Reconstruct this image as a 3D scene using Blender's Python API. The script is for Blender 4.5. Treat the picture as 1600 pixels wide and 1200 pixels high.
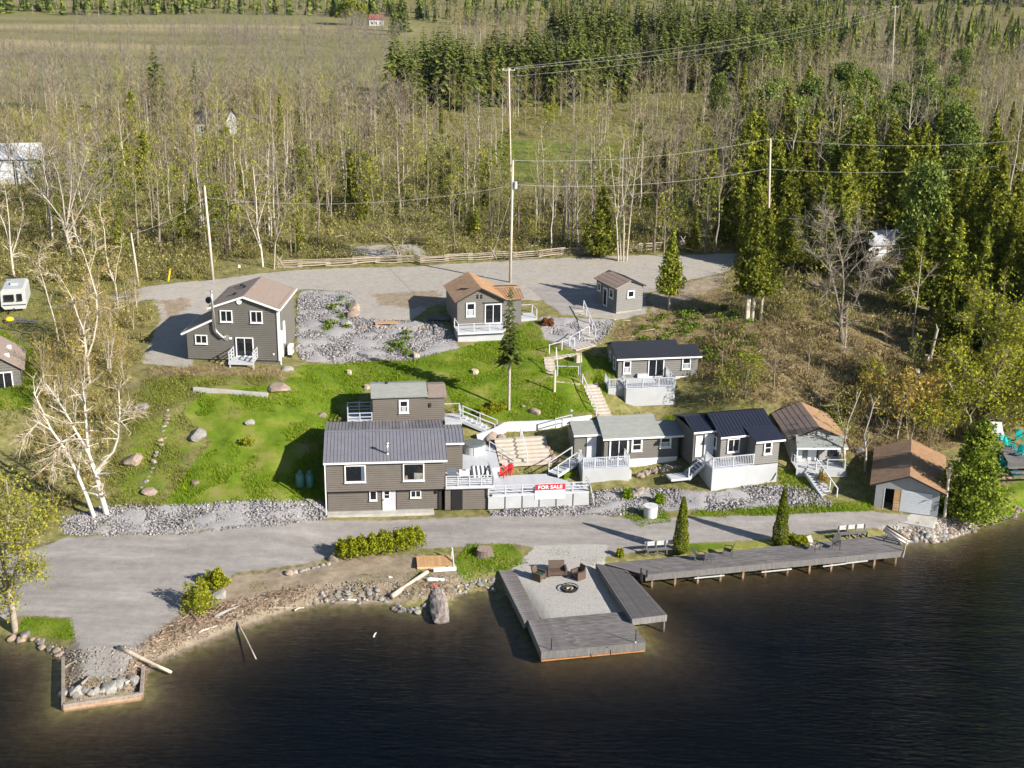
import bpy, bmesh, math, random
import numpy as np
from mathutils import Vector, Matrix, Quaternion

scene = bpy.context.scene
for o in list(bpy.data.objects):
    bpy.data.objects.remove(o, do_unlink=True)
COL = scene.collection
rnd = random.Random(7)

# ---------------------------------------------------------------- camera
F = 1950.0; TH = math.radians(19); RO = math.radians(1.0); H = 44.5
cam_d = bpy.data.cameras.new('camera'); cam = bpy.data.objects.new('camera', cam_d); COL.objects.link(cam)
cam_d.sensor_width = 36; cam_d.lens = F / 1600 * 36; cam_d.clip_end = 6000; cam_d.clip_start = 0.5
CM = Matrix.Rotation(math.pi / 2 - TH, 3, 'X') @ Matrix.Rotation(RO, 3, 'Z')
cam.matrix_world = Matrix.Translation((0, 0, H)) @ CM.to_4x4()
scene.camera = cam
scene.render.resolution_x = 1024; scene.render.resolution_y = 768

# ---------------------------------------------------------------- sky, sun, exposure
SUN_EL = math.radians(27.5); SUN_AZ = math.radians(122)        # azimuth from +Y towards +X
w = bpy.data.worlds.new('World'); scene.world = w; w.use_nodes = True
nt = w.node_tree; bg = nt.nodes['Background']
sky = nt.nodes.new('ShaderNodeTexSky'); sky.sky_type = 'NISHITA'; sky.sun_disc = False
sky.sun_elevation = SUN_EL; sky.sun_rotation = SUN_AZ; sky.altitude = 200; sky.air_density = 1.0; sky.dust_density = 0.2
nt.links.new(sky.outputs[0], bg.inputs[0]); bg.inputs[1].default_value = 0.062
sl = bpy.data.lights.new('sun', 'SUN'); sl.energy = 5.0; sl.angle = math.radians(0.5); sl.color = (1.0, 0.93, 0.82)
so = bpy.data.objects.new('sun', sl); COL.objects.link(so)
SV = Vector((math.cos(SUN_EL) * math.sin(SUN_AZ), math.cos(SUN_EL) * math.cos(SUN_AZ), math.sin(SUN_EL)))
so.rotation_euler = SV.to_track_quat('Z', 'Y').to_euler(); so.location = (0, 0, 150)
vs = scene.view_settings; vs.view_transform = 'Standard'; vs.look = 'None'; vs.gamma = 1; vs.exposure = 1.0
try: vs.use_curve_mapping = False
except Exception: pass
scene.render.engine = 'CYCLES'
scene.cycles.max_bounces = 4; scene.cycles.diffuse_bounces = 2; scene.cycles.transparent_max_bounces = 10; scene.cycles.use_adaptive_sampling = True; scene.cycles.adaptive_threshold = 0.02

# ---------------------------------------------------------------- picture <-> place
CMn = np.array(CM); CP = np.array([0, 0, H])
def ray(px, py): return CMn @ np.array([(px - 800) / F, (600 - py) / F, -1.0])
def P(px, py, e):
    d = ray(px, py); return Vector(CP + d * ((e - H) / d[2]))
def PD(px, py, Y):
    d = ray(px, py); return Vector(CP + d * (Y / d[1]))
class Fr:
    """a local frame along the foot of a front wall: u along it, n away from the viewer, z up"""
    def __init__(s, l, r, e):
        s.a = P(l[0], l[1], e); b = P(r[0], r[1], e); d = b - s.a
        s.w = math.hypot(d.x, d.y); s.ang = math.atan2(d.y, d.x); s.e = e
        s.u = Vector((math.cos(s.ang), math.sin(s.ang), 0)); s.n = Vector((-s.u.y, s.u.x, 0))
    def uz(s, px, py, y=0):
        d = Vector(ray(px, py)); o = s.a + s.n * y; c = Vector(CP)
        p = c + d * ((o - c).dot(s.n) / d.dot(s.n))
        return (p - s.a).dot(s.u), p.z - s.e
    def xy(s, px, py, z):
        p = P(px, py, s.e + z); return (p - s.a).dot(s.u), (p - s.a).dot(s.n)

# ---------------------------------------------------------------- materials
MATS = {}
def nodes_of(name):
    m = bpy.data.materials.new(name); m.use_nodes = True
    t = m.node_tree; return m, t, t.nodes, t.links, t.nodes['Principled BSDF']
def mat(name, c, rough=0.7, var=0.18, scale=3.0, bump=0.0, bscale=40.0, metal=0.0, spec=0.4, stretch=None, dirt=None, objrand=0.0):
    if name in MATS: return MATS[name]
    m, t, N, L, b = nodes_of(name)
    tc = N.new('ShaderNodeTexCoord'); vec = tc.outputs['Object']
    if stretch:
        mp = N.new('ShaderNodeMapping'); mp.inputs['Scale'].default_value = stretch; L.new(vec, mp.inputs[0]); vec = mp.outputs[0]
    n1 = N.new('ShaderNodeTexNoise'); n1.inputs['Scale'].default_value = scale; n1.inputs['Detail'].default_value = 6; n1.inputs['Roughness'].default_value = 0.65
    L.new(vec, n1.inputs['Vector'])
    mr = N.new('ShaderNodeMapRange'); mr.inputs[1].default_value = 0.3; mr.inputs[2].default_value = 0.7; mr.inputs[3].default_value = 1 - var; mr.inputs[4].default_value = 1 + var
    L.new(n1.outputs['Fac'], mr.inputs[0])
    val = mr.outputs[0]
    if objrand:
        oi = N.new('ShaderNodeObjectInfo'); m2 = N.new('ShaderNodeMapRange'); m2.inputs[3].default_value = 1 - objrand; m2.inputs[4].default_value = 1 + objrand
        L.new(oi.outputs['Random'], m2.inputs[0]); mm = N.new('ShaderNodeMath'); mm.operation = 'MULTIPLY'; L.new(val, mm.inputs[0]); L.new(m2.outputs[0], mm.inputs[1]); val = mm.outputs[0]
    mx = N.new('ShaderNodeVectorMath'); mx.operation = 'SCALE'; mx.inputs[0].default_value = c
    L.new(val, mx.inputs['Scale']); col = mx.outputs[0]
    if dirt:
        n2 = N.new('ShaderNodeTexNoise'); n2.inputs['Scale'].default_value = scale * 0.35; n2.inputs['Detail'].default_value = 8; L.new(vec, n2.inputs['Vector'])
        r2 = N.new('ShaderNodeMapRange'); r2.inputs[1].default_value = 0.5; r2.inputs[2].default_value = 0.72; L.new(n2.outputs['Fac'], r2.inputs[0])
        mc = N.new('ShaderNodeMix'); mc.data_type = 'RGBA'; L.new(r2.outputs[0], mc.inputs[0]); L.new(col, mc.inputs[6]); mc.inputs[7].default_value = (*dirt, 1); col = mc.outputs[2]
    L.new(col, b.inputs['Base Color'])
    b.inputs['Roughness'].default_value = rough; b.inputs['Metallic'].default_value = metal; b.inputs['Specular IOR Level'].default_value = spec
    if bump:
        n3 = N.new('ShaderNodeTexNoise'); n3.inputs['Scale'].default_value = bscale; n3.inputs['Detail'].default_value = 5; L.new(vec, n3.inputs['Vector'])
        bp = N.new('ShaderNodeBump'); bp.inputs['Strength'].default_value = bump; bp.inputs['Distance'].default_value = 0.03; L.new(n3.outputs['Fac'], bp.inputs['Height']); L.new(bp.outputs[0], b.inputs['Normal'])
    MATS[name] = m; return m
def leafmat(name, dark, light, trans=0.25, objvar=0.25, third=None):
    """foliage: every leaf (mesh island) takes its own shade between two greens"""
    if name in MATS: return MATS[name]
    m, t, N, L, b = nodes_of(name); N.remove(b); out = N['Material Output']
    g = N.new('ShaderNodeNewGeometry'); oi = N.new('ShaderNodeObjectInfo')
    cr = N.new('ShaderNodeValToRGB'); e = cr.color_ramp.elements; e[0].color = (*dark, 1); e[1].color = (*light, 1)
    if third: x = cr.color_ramp.elements.new(0.85); x.color = (*light, 1); e[2].color = (*third, 1)
    L.new(g.outputs['Random Per Island'], cr.inputs[0])
    mr = N.new('ShaderNodeMapRange'); mr.inputs[3].default_value = 1 - objvar; mr.inputs[4].default_value = 1 + objvar; L.new(oi.outputs['Random'], mr.inputs[0])
    sc = N.new('ShaderNodeVectorMath'); sc.operation = 'SCALE'; L.new(cr.outputs[0], sc.inputs[0]); L.new(mr.outputs[0], sc.inputs['Scale'])
    d = N.new('ShaderNodeBsdfDiffuse'); tr = N.new('ShaderNodeBsdfTranslucent'); mx = N.new('ShaderNodeMixShader'); mx.inputs[0].default_value = trans
    L.new(sc.outputs[0], d.inputs[0]); L.new(sc.outputs[0], tr.inputs[0]); L.new(d.outputs[0], mx.inputs[1]); L.new(tr.outputs[0], mx.inputs[2]); L.new(mx.outputs[0], out.inputs[0])
    MATS[name] = m; return m

TAUPE = mat('taupe_siding', (0.118, 0.102, 0.088), 0.6, 0.10, 1.2, dirt=(0.115, 0.098, 0.082))
TAUPE2 = mat('grey_taupe_siding', (0.118, 0.111, 0.099), 0.6, 0.10, 1.2, dirt=(0.115, 0.105, 0.09))
GREY_SIDE = mat('grey_siding', (0.145, 0.14, 0.132), 0.6, 0.08, 1.2)
BOATWALL = mat('boathouse_grey_wall', (0.26, 0.27, 0.28), 0.7, 0.1, 2)
WHITE = mat('white_paint', (0.70, 0.70, 0.70), 0.5, 0.05, 2.0)
DECKW = mat('pale_grey_deck_paint', (0.46, 0.475, 0.51), 0.55, 0.08, 2.5, dirt=(0.4, 0.415, 0.45))
DECKB = mat('blue_grey_deck_floor', (0.40, 0.44, 0.52), 0.6, 0.1, 2.5)
SKIRTG = mat('skirting_paint', (0.40, 0.41, 0.43), 0.6, 0.08, 0.8, dirt=(0.34, 0.35, 0.365))
GLASS = mat('window_glass', (0.012, 0.014, 0.018), 0.04, 0.0, spec=0.6)
PANE_SHEEN = mat('painted_pane_sheen', (0.35, 0.38, 0.4), 0.3, 0.1)  # pale tone painted on panes in place of reflection and curtain
METAL_ROOF = mat('mauve_grey_metal_roof', (0.215, 0.21, 0.242), 0.45, 0.1, 1.3, metal=0.2, objrand=0.0, dirt=(0.24, 0.22, 0.235))
METAL_OLD = mat('worn_metal_roof', (0.22, 0.205, 0.21), 0.5, 0.35, 0.9, metal=0.15, stretch=(1.0, 0.15, 1), dirt=(0.30, 0.29, 0.30))
BLACK_ROOF = mat('black_roof', (0.022, 0.024, 0.032), 0.55, 0.15, 2)
NAVY_ROOF = mat('dark_blue_metal_roof', (0.02, 0.024, 0.04), 0.45, 0.15, 2, metal=0.1)
BLUE_ROOF = mat('navy_far_roof', (0.03, 0.035, 0.06), 0.5, 0.15, 2)
SHING_GREEN = mat('grey_green_shingles', (0.255, 0.262, 0.245), 0.85, 0.12, 2, bump=0.4, bscale=12, stretch=(1, 3, 3), dirt=(0.3, 0.305, 0.285))
SHING_GREY = mat('grey_shingles', (0.225, 0.235, 0.225), 0.85, 0.12, 2, bump=0.4, bscale=12, stretch=(1, 3, 3), dirt=(0.25, 0.26, 0.24))
SHING_TAN = mat('tan_brown_shingles', (0.25, 0.195, 0.165), 0.85, 0.2, 2.5, bump=0.4, bscale=12, stretch=(1, 3, 3))
SHING_BROWN = mat('brown_shingles', (0.31, 0.225, 0.18), 0.85, 0.22, 2.5, bump=0.4, bscale=12, stretch=(3, 1, 3))
BROWN_ROOF_SHADED = mat('brown_corrugated_roof_shaded', (0.30, 0.20, 0.135), 0.75, 0.25, 2, bump=0.2, dirt=(0.24, 0.16, 0.11))  # same roofing as the orange slopes, with the shaded side's tone painted in
ORANGE_ROOF_SUNLIT = mat('orange_brown_roof_sunlit', (0.32, 0.195, 0.11), 0.75, 0.2, 2, dirt=(0.3, 0.19, 0.12))  # sunlit-side tone of the roofing, its light put into the colour
DARK = mat('dark_trim', (0.025, 0.022, 0.02), 0.6, 0.1)
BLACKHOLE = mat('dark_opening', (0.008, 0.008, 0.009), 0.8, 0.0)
CONC = mat('concrete', (0.42, 0.41, 0.385), 0.85, 0.15, 2, bump=0.3, dirt=(0.36, 0.33, 0.29))
WELLC = mat('well_concrete', (0.52, 0.52, 0.52), 0.8, 0.1, 2)
STEEL = mat('galvanised_steel', (0.5, 0.5, 0.51), 0.35, 0.1, metal=0.7)
GREYWOOD = mat('weathered_grey_planks', (0.125, 0.115, 0.117), 0.85, 0.4, 3.0, bump=0.4, bscale=25, stretch=(0.35, 3, 3), objrand=0.16, dirt=(0.2, 0.19, 0.187))
GREYWOODY = mat('weathered_grey_boards', (0.17, 0.16, 0.155), 0.85, 0.3, 2.5, bump=0.4, bscale=25, stretch=(4, 4, 0.5), objrand=0.15)
FLOATW = mat('painted_grey_float_boards', (0.12, 0.112, 0.115), 0.8, 0.2, 2.5, stretch=(3, 0.3, 3), objrand=0.15)
RAWWOOD = mat('raw_wood', (0.52, 0.36, 0.2), 0.8, 0.2, 3, stretch=(0.4, 4, 4), objrand=0.12)
ORANGEWOOD = mat('stained_tan_wood', (0.46, 0.27, 0.13), 0.7, 0.2, 3, stretch=(0.4, 4, 4), objrand=0.12)
RAILWOOD = mat('weathered_fence_rail', (0.32, 0.27, 0.215), 0.9, 0.3, 4, stretch=(0.5, 4, 4), objrand=0.25)
DRIFT = mat('bleached_driftwood', (0.42, 0.35, 0.28), 0.9, 0.3, 4, objrand=0.25)
DRIFTB = mat('brown_driftwood', (0.30, 0.2, 0.13), 0.9, 0.3, 4, objrand=0.3)
POLEW = mat('pole_wood', (0.5, 0.43, 0.36), 0.9, 0.2, 3)
STONE = mat('field_stone', (0.19, 0.178, 0.165), 0.9, 0.28, 3, bump=0.6, bscale=8, objrand=0.25)
STONEP = mat('pink_grey_stone', (0.27, 0.205, 0.165), 0.9, 0.28, 3, bump=0.6, bscale=8, objrand=0.2)
STONEW = mat('pale_stone', (0.27, 0.255, 0.235), 0.9, 0.22, 3, bump=0.6, bscale=8, objrand=0.2)
RUBBLE = mat('crushed_rock', (0.34, 0.325, 0.33), 0.9, 0.5, 5)
RED = mat('red_plastic', (0.62, 0.03, 0.045), 0.4, 0.05)
PINKRED = mat('faded_red_plastic', (0.72, 0.22, 0.2), 0.45, 0.05)
TEAL = mat('teal_plastic', (0.0, 0.36, 0.34), 0.4, 0.08)
SIGNRED = mat('sign_red', (0.66, 0.015, 0.04), 0.5, 0.03)
TANKG = mat('green_tank_paint', (0.05, 0.17, 0.14), 0.4, 0.12, 2)
WICKER = mat('brown_wicker', (0.09, 0.06, 0.045), 0.7, 0.35, 18, bump=0.5, bscale=60)
CUSH = mat('dark_green_cushion', (0.02, 0.045, 0.035), 0.8, 0.1)
BLACKM = mat('black_metal', (0.02, 0.02, 0.022), 0.45, 0.1)
CHAIRB = mat('black_chair_mesh', (0.03, 0.03, 0.032), 0.6, 0.1)
CHAIRT = mat('tan_chair_mesh', (0.30, 0.26, 0.23), 0.6, 0.1)
STRIPE_W = mat('white_stripe_cloth', (0.66, 0.66, 0.66), 0.8, 0.05)
STRIPE_B = mat('charcoal_stripe_cloth', (0.06, 0.06, 0.07), 0.8, 0.05)
TUBSIDE = mat('hot_tub_side', (0.52, 0.55, 0.56), 0.4, 0.06)
TUBTOP = mat('hot_tub_cover', (0.12, 0.135, 0.135), 0.7, 0.12)
YELLOW = mat('yellow_plastic', (0.75, 0.55, 0.02), 0.5, 0.05)
FARWHITE = mat('far_white_wall', (0.5, 0.51, 0.53), 0.7, 0.06)
REDROOF = mat('far_red_roof', (0.22, 0.07, 0.065), 0.7, 0.1)
TRAILER = mat('trailer_white', (0.42, 0.43, 0.43), 0.4, 0.07)
RUST = mat('rust_stained_wood', (0.34, 0.16, 0.07), 0.9, 0.25)
BARK = mat('grey_bark', (0.23, 0.195, 0.15), 0.95, 0.3, 5, bump=0.5, bscale=15, objrand=0.25)
BARKD = mat('dark_bark', (0.17, 0.135, 0.11), 0.95, 0.3, 5, bump=0.5, bscale=15, objrand=0.2)
BARKP = mat('pale_bark', (0.40, 0.355, 0.29), 0.95, 0.25, 5, objrand=0.22)
BIRCH = mat('white_birch_bark', (0.55, 0.51, 0.45), 0.8, 0.15, 6, stretch=(1, 1, 4), dirt=(0.5, 0.43, 0.36))
TWIG = leafmat('bare_twigs', (0.14, 0.115, 0.07), (0.33, 0.27, 0.18), 0.0, 0.22)
TWIG2 = leafmat('olive_twigs', (0.14, 0.13, 0.035), (0.33, 0.295, 0.105), 0.12, 0.22, (0.29, 0.32, 0.07))
TWIG3 = leafmat('grey_twigs', (0.15, 0.13, 0.105), (0.34, 0.30, 0.245), 0.0, 0.25)
TWIG4 = leafmat('russet_twigs', (0.13, 0.10, 0.065), (0.30, 0.235, 0.16), 0.0, 0.2)
TWIGO = leafmat('budding_twigs', (0.17, 0.16, 0.06), (0.36, 0.33, 0.16), 0.15, 0.25)
BRUSH = leafmat('undergrowth_twigs', (0.10, 0.09, 0.03), (0.30, 0.26, 0.11), 0.12, 0.2, (0.25, 0.31, 0.055))
SPRUCE = leafmat('spruce_needles', (0.025, 0.05, 0.014), (0.21, 0.235, 0.05), 0.22, 0.25)
CEDAR = leafmat('cedar_fronds', (0.05, 0.085, 0.014), (0.36, 0.36, 0.05), 0.33, 0.3)
PINE = leafmat('pine_needles', (0.05, 0.09, 0.02), (0.25, 0.30, 0.07), 0.22, 0.2)
YELLOWLEAF = leafmat('yellow_spring_leaves', (0.17, 0.19, 0.015), (0.40, 0.40, 0.05), 0.35, 0.15)
LIMELEAF = leafmat('lime_spring_leaves', (0.23, 0.24, 0.025), (0.48, 0.45, 0.08), 0.35, 0.12)
RUSTLEAF = leafmat('rusty_buds', (0.24, 0.16, 0.03), (0.42, 0.31, 0.08), 0.25, 0.15)
HEDGE = leafmat('hedge_leaves', (0.085, 0.12, 0.008), (0.38, 0.38, 0.025), 0.25, 0.08)
GRASS = leafmat('grass_blades', (0.085, 0.15, 0.006), (0.22, 0.32, 0.016), 0.32, 0.1, (0.32, 0.31, 0.05))
GRASSD = leafmat('dry_grass_blades', (0.16, 0.13, 0.06), (0.40, 0.33, 0.18), 0.2, 0.1, (0.20, 0.24, 0.05))

# ---------------------------------------------------------------- mesh helpers
def np_mesh(name, V, Fc, m, parent=None, smooth=False):
    V = np.asarray(V, dtype=np.float32).reshape(-1, 3); Fc = np.asarray(Fc, dtype=np.int32); k = Fc.shape[1]; n = Fc.shape[0]
    me = bpy.data.meshes.new(name); me.vertices.add(len(V)); me.vertices.foreach_set('co', V.ravel())
    me.loops.add(n * k); me.loops.foreach_set('vertex_index', Fc.ravel())
    me.polygons.add(n); me.polygons.foreach_set('loop_start', np.arange(0, n * k, k, dtype=np.int32)); me.polygons.foreach_set('loop_total', np.full(n, k, dtype=np.int32))
    if smooth: me.polygons.foreach_set('use_smooth', np.ones(n, dtype=bool))
    me.update(calc_edges=True); me.validate()
    return link(name, me, m, parent)
def link(name, me, m, parent=None):
    if m and not me.materials: me.materials.append(m)
    o = bpy.data.objects.new(name, me); COL.objects.link(o)
    if parent: o.parent = parent
    return o
class MB:
    def __init__(s): s.v = []; s.f = []
    def quad(s, *p):
        i = len(s.v); s.v += [tuple(q) for q in p]; s.f.append(tuple(range(i, i + len(p)))); return s
    def box(s, x0, y0, z0, x1, y1, z1):
        i = len(s.v)
        s.v += [(x0, y0, z0), (x1, y0, z0), (x1, y1, z0), (x0, y1, z0), (x0, y0, z1), (x1, y0, z1), (x1, y1, z1), (x0, y1, z1)]
        s.f += [(i, i + 3, i + 2, i + 1), (i + 4, i + 5, i + 6, i + 7), (i, i + 1, i + 5, i + 4), (i + 1, i + 2, i + 6, i + 5), (i + 2, i + 3, i + 7, i + 6), (i + 3, i, i + 4, i + 7)]
        return s
    def bar(s, p, q, w=0.05, h=None, up=(0, 0, 1)):
        h = h or w; p = Vector(p); q = Vector(q); d = (q - p)
        if d.length < 1e-6: return s
        d.normalize(); up = Vector(up)
        if abs(d.dot(up)) > 0.95: up = Vector((0, 1, 0))
        a = d.cross(up).normalized() * (w / 2); b = a.cross(d).normalized() * (h / 2); i = len(s.v)
        for c in (p, q):
            for x, y in ((-1, -1), (1, -1), (1, 1), (-1, 1)): s.v.append(tuple(c + a * x + b * y))
        s.f += [(i + 3, i + 2, i + 1, i), (i + 4, i + 5, i + 6, i + 7)] + [(i + k, i + (k + 1) % 4, i + 4 + (k + 1) % 4, i + 4 + k) for k in range(4)]
        return s
    def tube(s, pts, rad, n=6, cap=True):
        pts = [Vector(p) for p in pts]; i0 = len(s.v); prev = None
        for k, p in enumerate(pts):
            d = (pts[min(k + 1, len(pts) - 1)] - pts[max(k - 1, 0)])
            d = d.normalized() if d.length > 1e-6 else Vector((0, 0, 1))
            a = (prev - d * prev.dot(d)) if prev is not None else d.orthogonal()
            a = a.normalized() if a.length > 1e-6 else d.orthogonal().normalized(); prev = a; b = d.cross(a); r = rad[k] if hasattr(rad, '__len__') else rad
            for j in range(n):
                t = 2 * math.pi * j / n; s.v.append(tuple(p + (a * math.cos(t) + b * math.sin(t)) * r))
        for k in range(len(pts) - 1):
            for j in range(n):
                a = i0 + k * n + j; b = i0 + k * n + (j + 1) % n; s.f.append((a, b, b + n, a + n))
        if cap:
            s.f.append(tuple(i0 + j for j in reversed(range(n)))); e = i0 + (len(pts) - 1) * n; s.f.append(tuple(e + j for j in range(n)))
        return s
    def cyl(s, c, r, h, n=20, r2=None):
        c = Vector(c); return s.tube([c, c + Vector((0, 0, h))], [r, r if r2 is None else r2], n)
    def slab(s, pts, th):
        """polygon with thickness th downwards along its normal"""
        pts = [Vector(p) for p in pts]; nn = (pts[1] - pts[0]).cross(pts[-1] - pts[0]).normalized()
        if nn.z < 0: pts = pts[::-1]; nn = -nn
        k = len(pts); i = len(s.v); s.v += [tuple(p) for p in pts] + [tuple(p - nn * th) for p in pts]
        s.f.append(tuple(range(i, i + k))); s.f.append(tuple(range(i + 2 * k - 1, i + k - 1, -1)))
        for j in range(k): s.f.append((i + j, i + k + j, i + k + (j + 1) % k, i + (j + 1) % k))
        return s
    def build(s, name, m, parent=None, smooth=False):
        me = bpy.data.meshes.new(name); me.from_pydata(s.v, [], s.f); me.update()
        if smooth: me.polygons.foreach_set('use_smooth', np.ones(len(me.polygons), dtype=bool))
        return link(name, me, m, parent)
def tag(o, label=None, cat=None, group=None, kind=None):
    if label: o['label'] = label
    if cat: o['category'] = cat
    if group: o['group'] = group
    if kind: o['kind'] = kind
    return o
def thing(name, label, cat, loc=(0, 0, 0), rz=0.0, group=None):
    o = bpy.data.objects.new(name, None); o.empty_display_size = 0.3; COL.objects.link(o); o.location = loc; o.rotation_euler = (0, 0, rz)
    return tag(o, label, cat, group)
def dup(root, loc=None, rz=None, sc=None, label=None, group=None):
    r = root.copy(); COL.objects.link(r)
    if loc is not None: r.location = loc
    if rz is not None: r.rotation_euler = (0, 0, rz)
    if sc is not None: r.scale = sc if hasattr(sc, '__len__') else (sc, sc, sc)
    if label: r['label'] = label
    if group: r['group'] = group
    for ch in root.children:
        c = ch.copy(); COL.objects.link(c); c.parent = r
        for g in ch.children:
            d = g.copy(); COL.objects.link(d); d.parent = c
    return r
def clip_band(poly, z0, z1):
    def cut(pl, z, keep):
        o = []
        for i in range(len(pl)):
            a, b = pl[i], pl[(i + 1) % len(pl)]; ia = keep(a[1], z); ib = keep(b[1], z)
            if ia: o.append(a)
            if ia != ib:
                t = (z - a[1]) / (b[1] - a[1]); o.append((a[0] + t * (b[0] - a[0]), z))
        return o
    p = cut(poly, z0, lambda v, z: v >= z - 1e-9)
    return cut(p, z1, lambda v, z: v <= z + 1e-9) if len(p) > 2 else []
def lap_wall(mb, o, u, n, poly, lap=0.19, out=0.06):
    """lap siding on the vertical plane through o (along u, outward normal n); poly in (u, z)"""
    o = Vector(o); u = Vector(u); n = Vector(n); zs = [q[1] for q in poly]; z = min(zs); zt = max(zs)
    while z < zt - 1e-4:
        z1 = min(z + lap, zt); c = clip_band(poly, z, z1)
        if len(c) > 2:
            pts = [o + u * a + Vector((0, 0, b)) + n * (out * (1 - (b - z) / lap)) for a, b in c]
            if z1 - z > 0.1: pts = [o + u * a + Vector((0, 0, b)) + n * (out * (1 - (b - z) / lap)) for a, b in clip_band(c, z + 0.04, z1)]
            if len(pts) > 2: mb.quad(*pts)
            lo = [a for a, b in c if b < z + 1e-4]
            if len(lo) > 1:
                a0, a1 = min(lo), max(lo); q0 = o + u * a0 + Vector((0, 0, z)); q1 = o + u * a1 + Vector((0, 0, z)); mb.quad(q0 - n * .03, q1 - n * .03, q1 + n * .002, q0 + n * .002); mb.quad(q0 - n * .03, q1 - n * .03, q1 - n * .03 + Z * .045, q0 - n * .03 + Z * .045); mb.quad(q0 - n * .03 + Z * .04, q1 - n * .03 + Z * .04, q1 + n * out * .8 + Z * .04, q0 + n * out * .8 + Z * .04)
        z = z1
    return mb
X = Vector((1, 0, 0)); Y = Vector((0, 1, 0)); Z = Vector((0, 0, 1))
def house_walls(mb, x0, y0, x1, y1, z0, z1, ridge=None, lap=0.19):
    """four lap-sided walls; ridge = ('x'|'y', position across, z) adds gables (walls under a gable run up to it)"""
    fz = lambda a, b, c0, c1: [(a, c0), (b, c0), (b, c1), (a, c1)]
    gx = ridge and ridge[0] == 'x'; gy = ridge and ridge[0] == 'y'
    def pl(w, gable, pos):
        p = [(0, z0), (w, z0), (w, z1)]
        if gable: p.append((pos, ridge[2]))
        return p + [(0, z1)]
    lap_wall(mb, (x0, y0, 0), X, -Y, pl(x1 - x0, gy, ridge[1] - x0 if gy else 0), lap)
    lap_wall(mb, (x1, y1, 0), -X, Y, pl(x1 - x0, gy, x1 - ridge[1] if gy else 0), lap)
    lap_wall(mb, (x0, y1, 0), -Y, -X, pl(y1 - y0, gx, y1 - ridge[1] if gx else 0), lap)
    lap_wall(mb, (x1, y0, 0), Y, X, pl(y1 - y0, gx, ridge[1] - y0 if gx else 0), lap)
    return mb
def window(parent, o, u, n, a, b, fw=0.09, split='v', frame=None, sill=True, pane_sheen=False, name='window'):
    """a=(u0,z0) b=(u1,z1) outer frame rectangle on the plane o,u with outward n"""
    o = Vector(o); u = Vector(u); n = Vector(n); u0, u1 = sorted((a[0], b[0])); z0, z1 = sorted((a[1], b[1]))
    p = lambda s, z, d: o + u * s + Z * z + n * d
    fr = MB(); d = 0.09
    fr.bar(p(u0, z0 + fw / 2, d), p(u1, z0 + fw / 2, d), fw, 0.06, n); fr.bar(p(u0, z1 - fw / 2, d), p(u1, z1 - fw / 2, d), fw, 0.06, n)
    fr.bar(p(u0 + fw / 2, z0 + fw, d), p(u0 + fw / 2, z1 - fw, d), fw, 0.06, n); fr.bar(p(u1 - fw / 2, z0 + fw, d), p(u1 - fw / 2, z1 - fw, d), fw, 0.06, n)
    w = fr.build(name, frame or WHITE, parent)
    pane = MB(); pane.quad(p(u0 + fw, z0 + fw, 0.075), p(u1 - fw, z0 + fw, 0.075), p(u1 - fw, z1 - fw, 0.075), p(u0 + fw, z1 - fw, 0.075)); pane.build('pane', GLASS, w)
    if split:
        m = MB(); um = (u0 + u1) / 2; zm = (z0 + z1) / 2
        if split == 'v': m.bar(p(um, z0 + fw, 0.095), p(um, z1 - fw, 0.095), 0.06, 0.04, n)
        else: m.bar(p(u0 + fw, zm, 0.095), p(u1 - fw, zm, 0.095), 0.05, 0.04, n)
        m.build('mullion', frame or WHITE, w)
    if sill:
        s = MB(); s.bar(p(u0 - 0.03, z0 - 0.03, 0.11), p(u1 + 0.03, z0 - 0.03, 0.11), 0.05, 0.14, n); s.build('sill', frame or WHITE, w)
    if pane_sheen:
        k = MB(); k.quad(p(u0 + fw + .08, z0 + fw + .02, 0.082), p(um if split == 'v' else u1 - fw - .08, z0 + fw + .02, 0.082), p(um if split == 'v' else u1 - fw - .08, zm if split != 'v' else z1 - fw - .02, 0.082), p(u0 + fw + .08, zm if split != 'v' else z1 - fw - .02, 0.082)); k.build('pane_sheen', PANE_SHEEN, w)  # flat patch over part of the glass, a painted stand-in for reflection and curtain
    return w
def ribs(mb, a, b, c, d, step=0.3, w=0.035, h=0.03):
    """raised seams up a roof slope: a-b the eave, d-c the ridge"""
    a, b, c, d = map(Vector, (a, b, c, d)); n = max(2, int((b - a).length / step)); nn = (b - a).cross(d - a).normalized()
    if nn.z < 0: nn = -nn
    for i in range(n + 1):
        t = i / n; mb.bar(a.lerp(b, t) + nn * h * 0.5, d.lerp(c, t) + nn * h * 0.5, w, h, nn)
    return mb
def courses(mb, a, b, c, d, step=0.42, h=0.018):
    """shingle courses: thin steps across a slope (a-b eave, d-c ridge)"""
    a, b, c, d = map(Vector, (a, b, c, d)); L = (d - a).length; n = max(2, int(L / step)); nn = (b - a).cross(d - a).normalized()
    if nn.z < 0: nn = -nn
    for i in range(n):
        t0 = i / n; t1 = (i + 1) / n
        p, q, r, s = a.lerp(d, t0), b.lerp(c, t0), b.lerp(c, t1), a.lerp(d, t1)
        mb.quad(p + nn * h, q + nn * h, r + nn * 0.003, s + nn * 0.003); mb.quad(p, q, q + nn * h, p + nn * h)
    return mb
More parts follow.
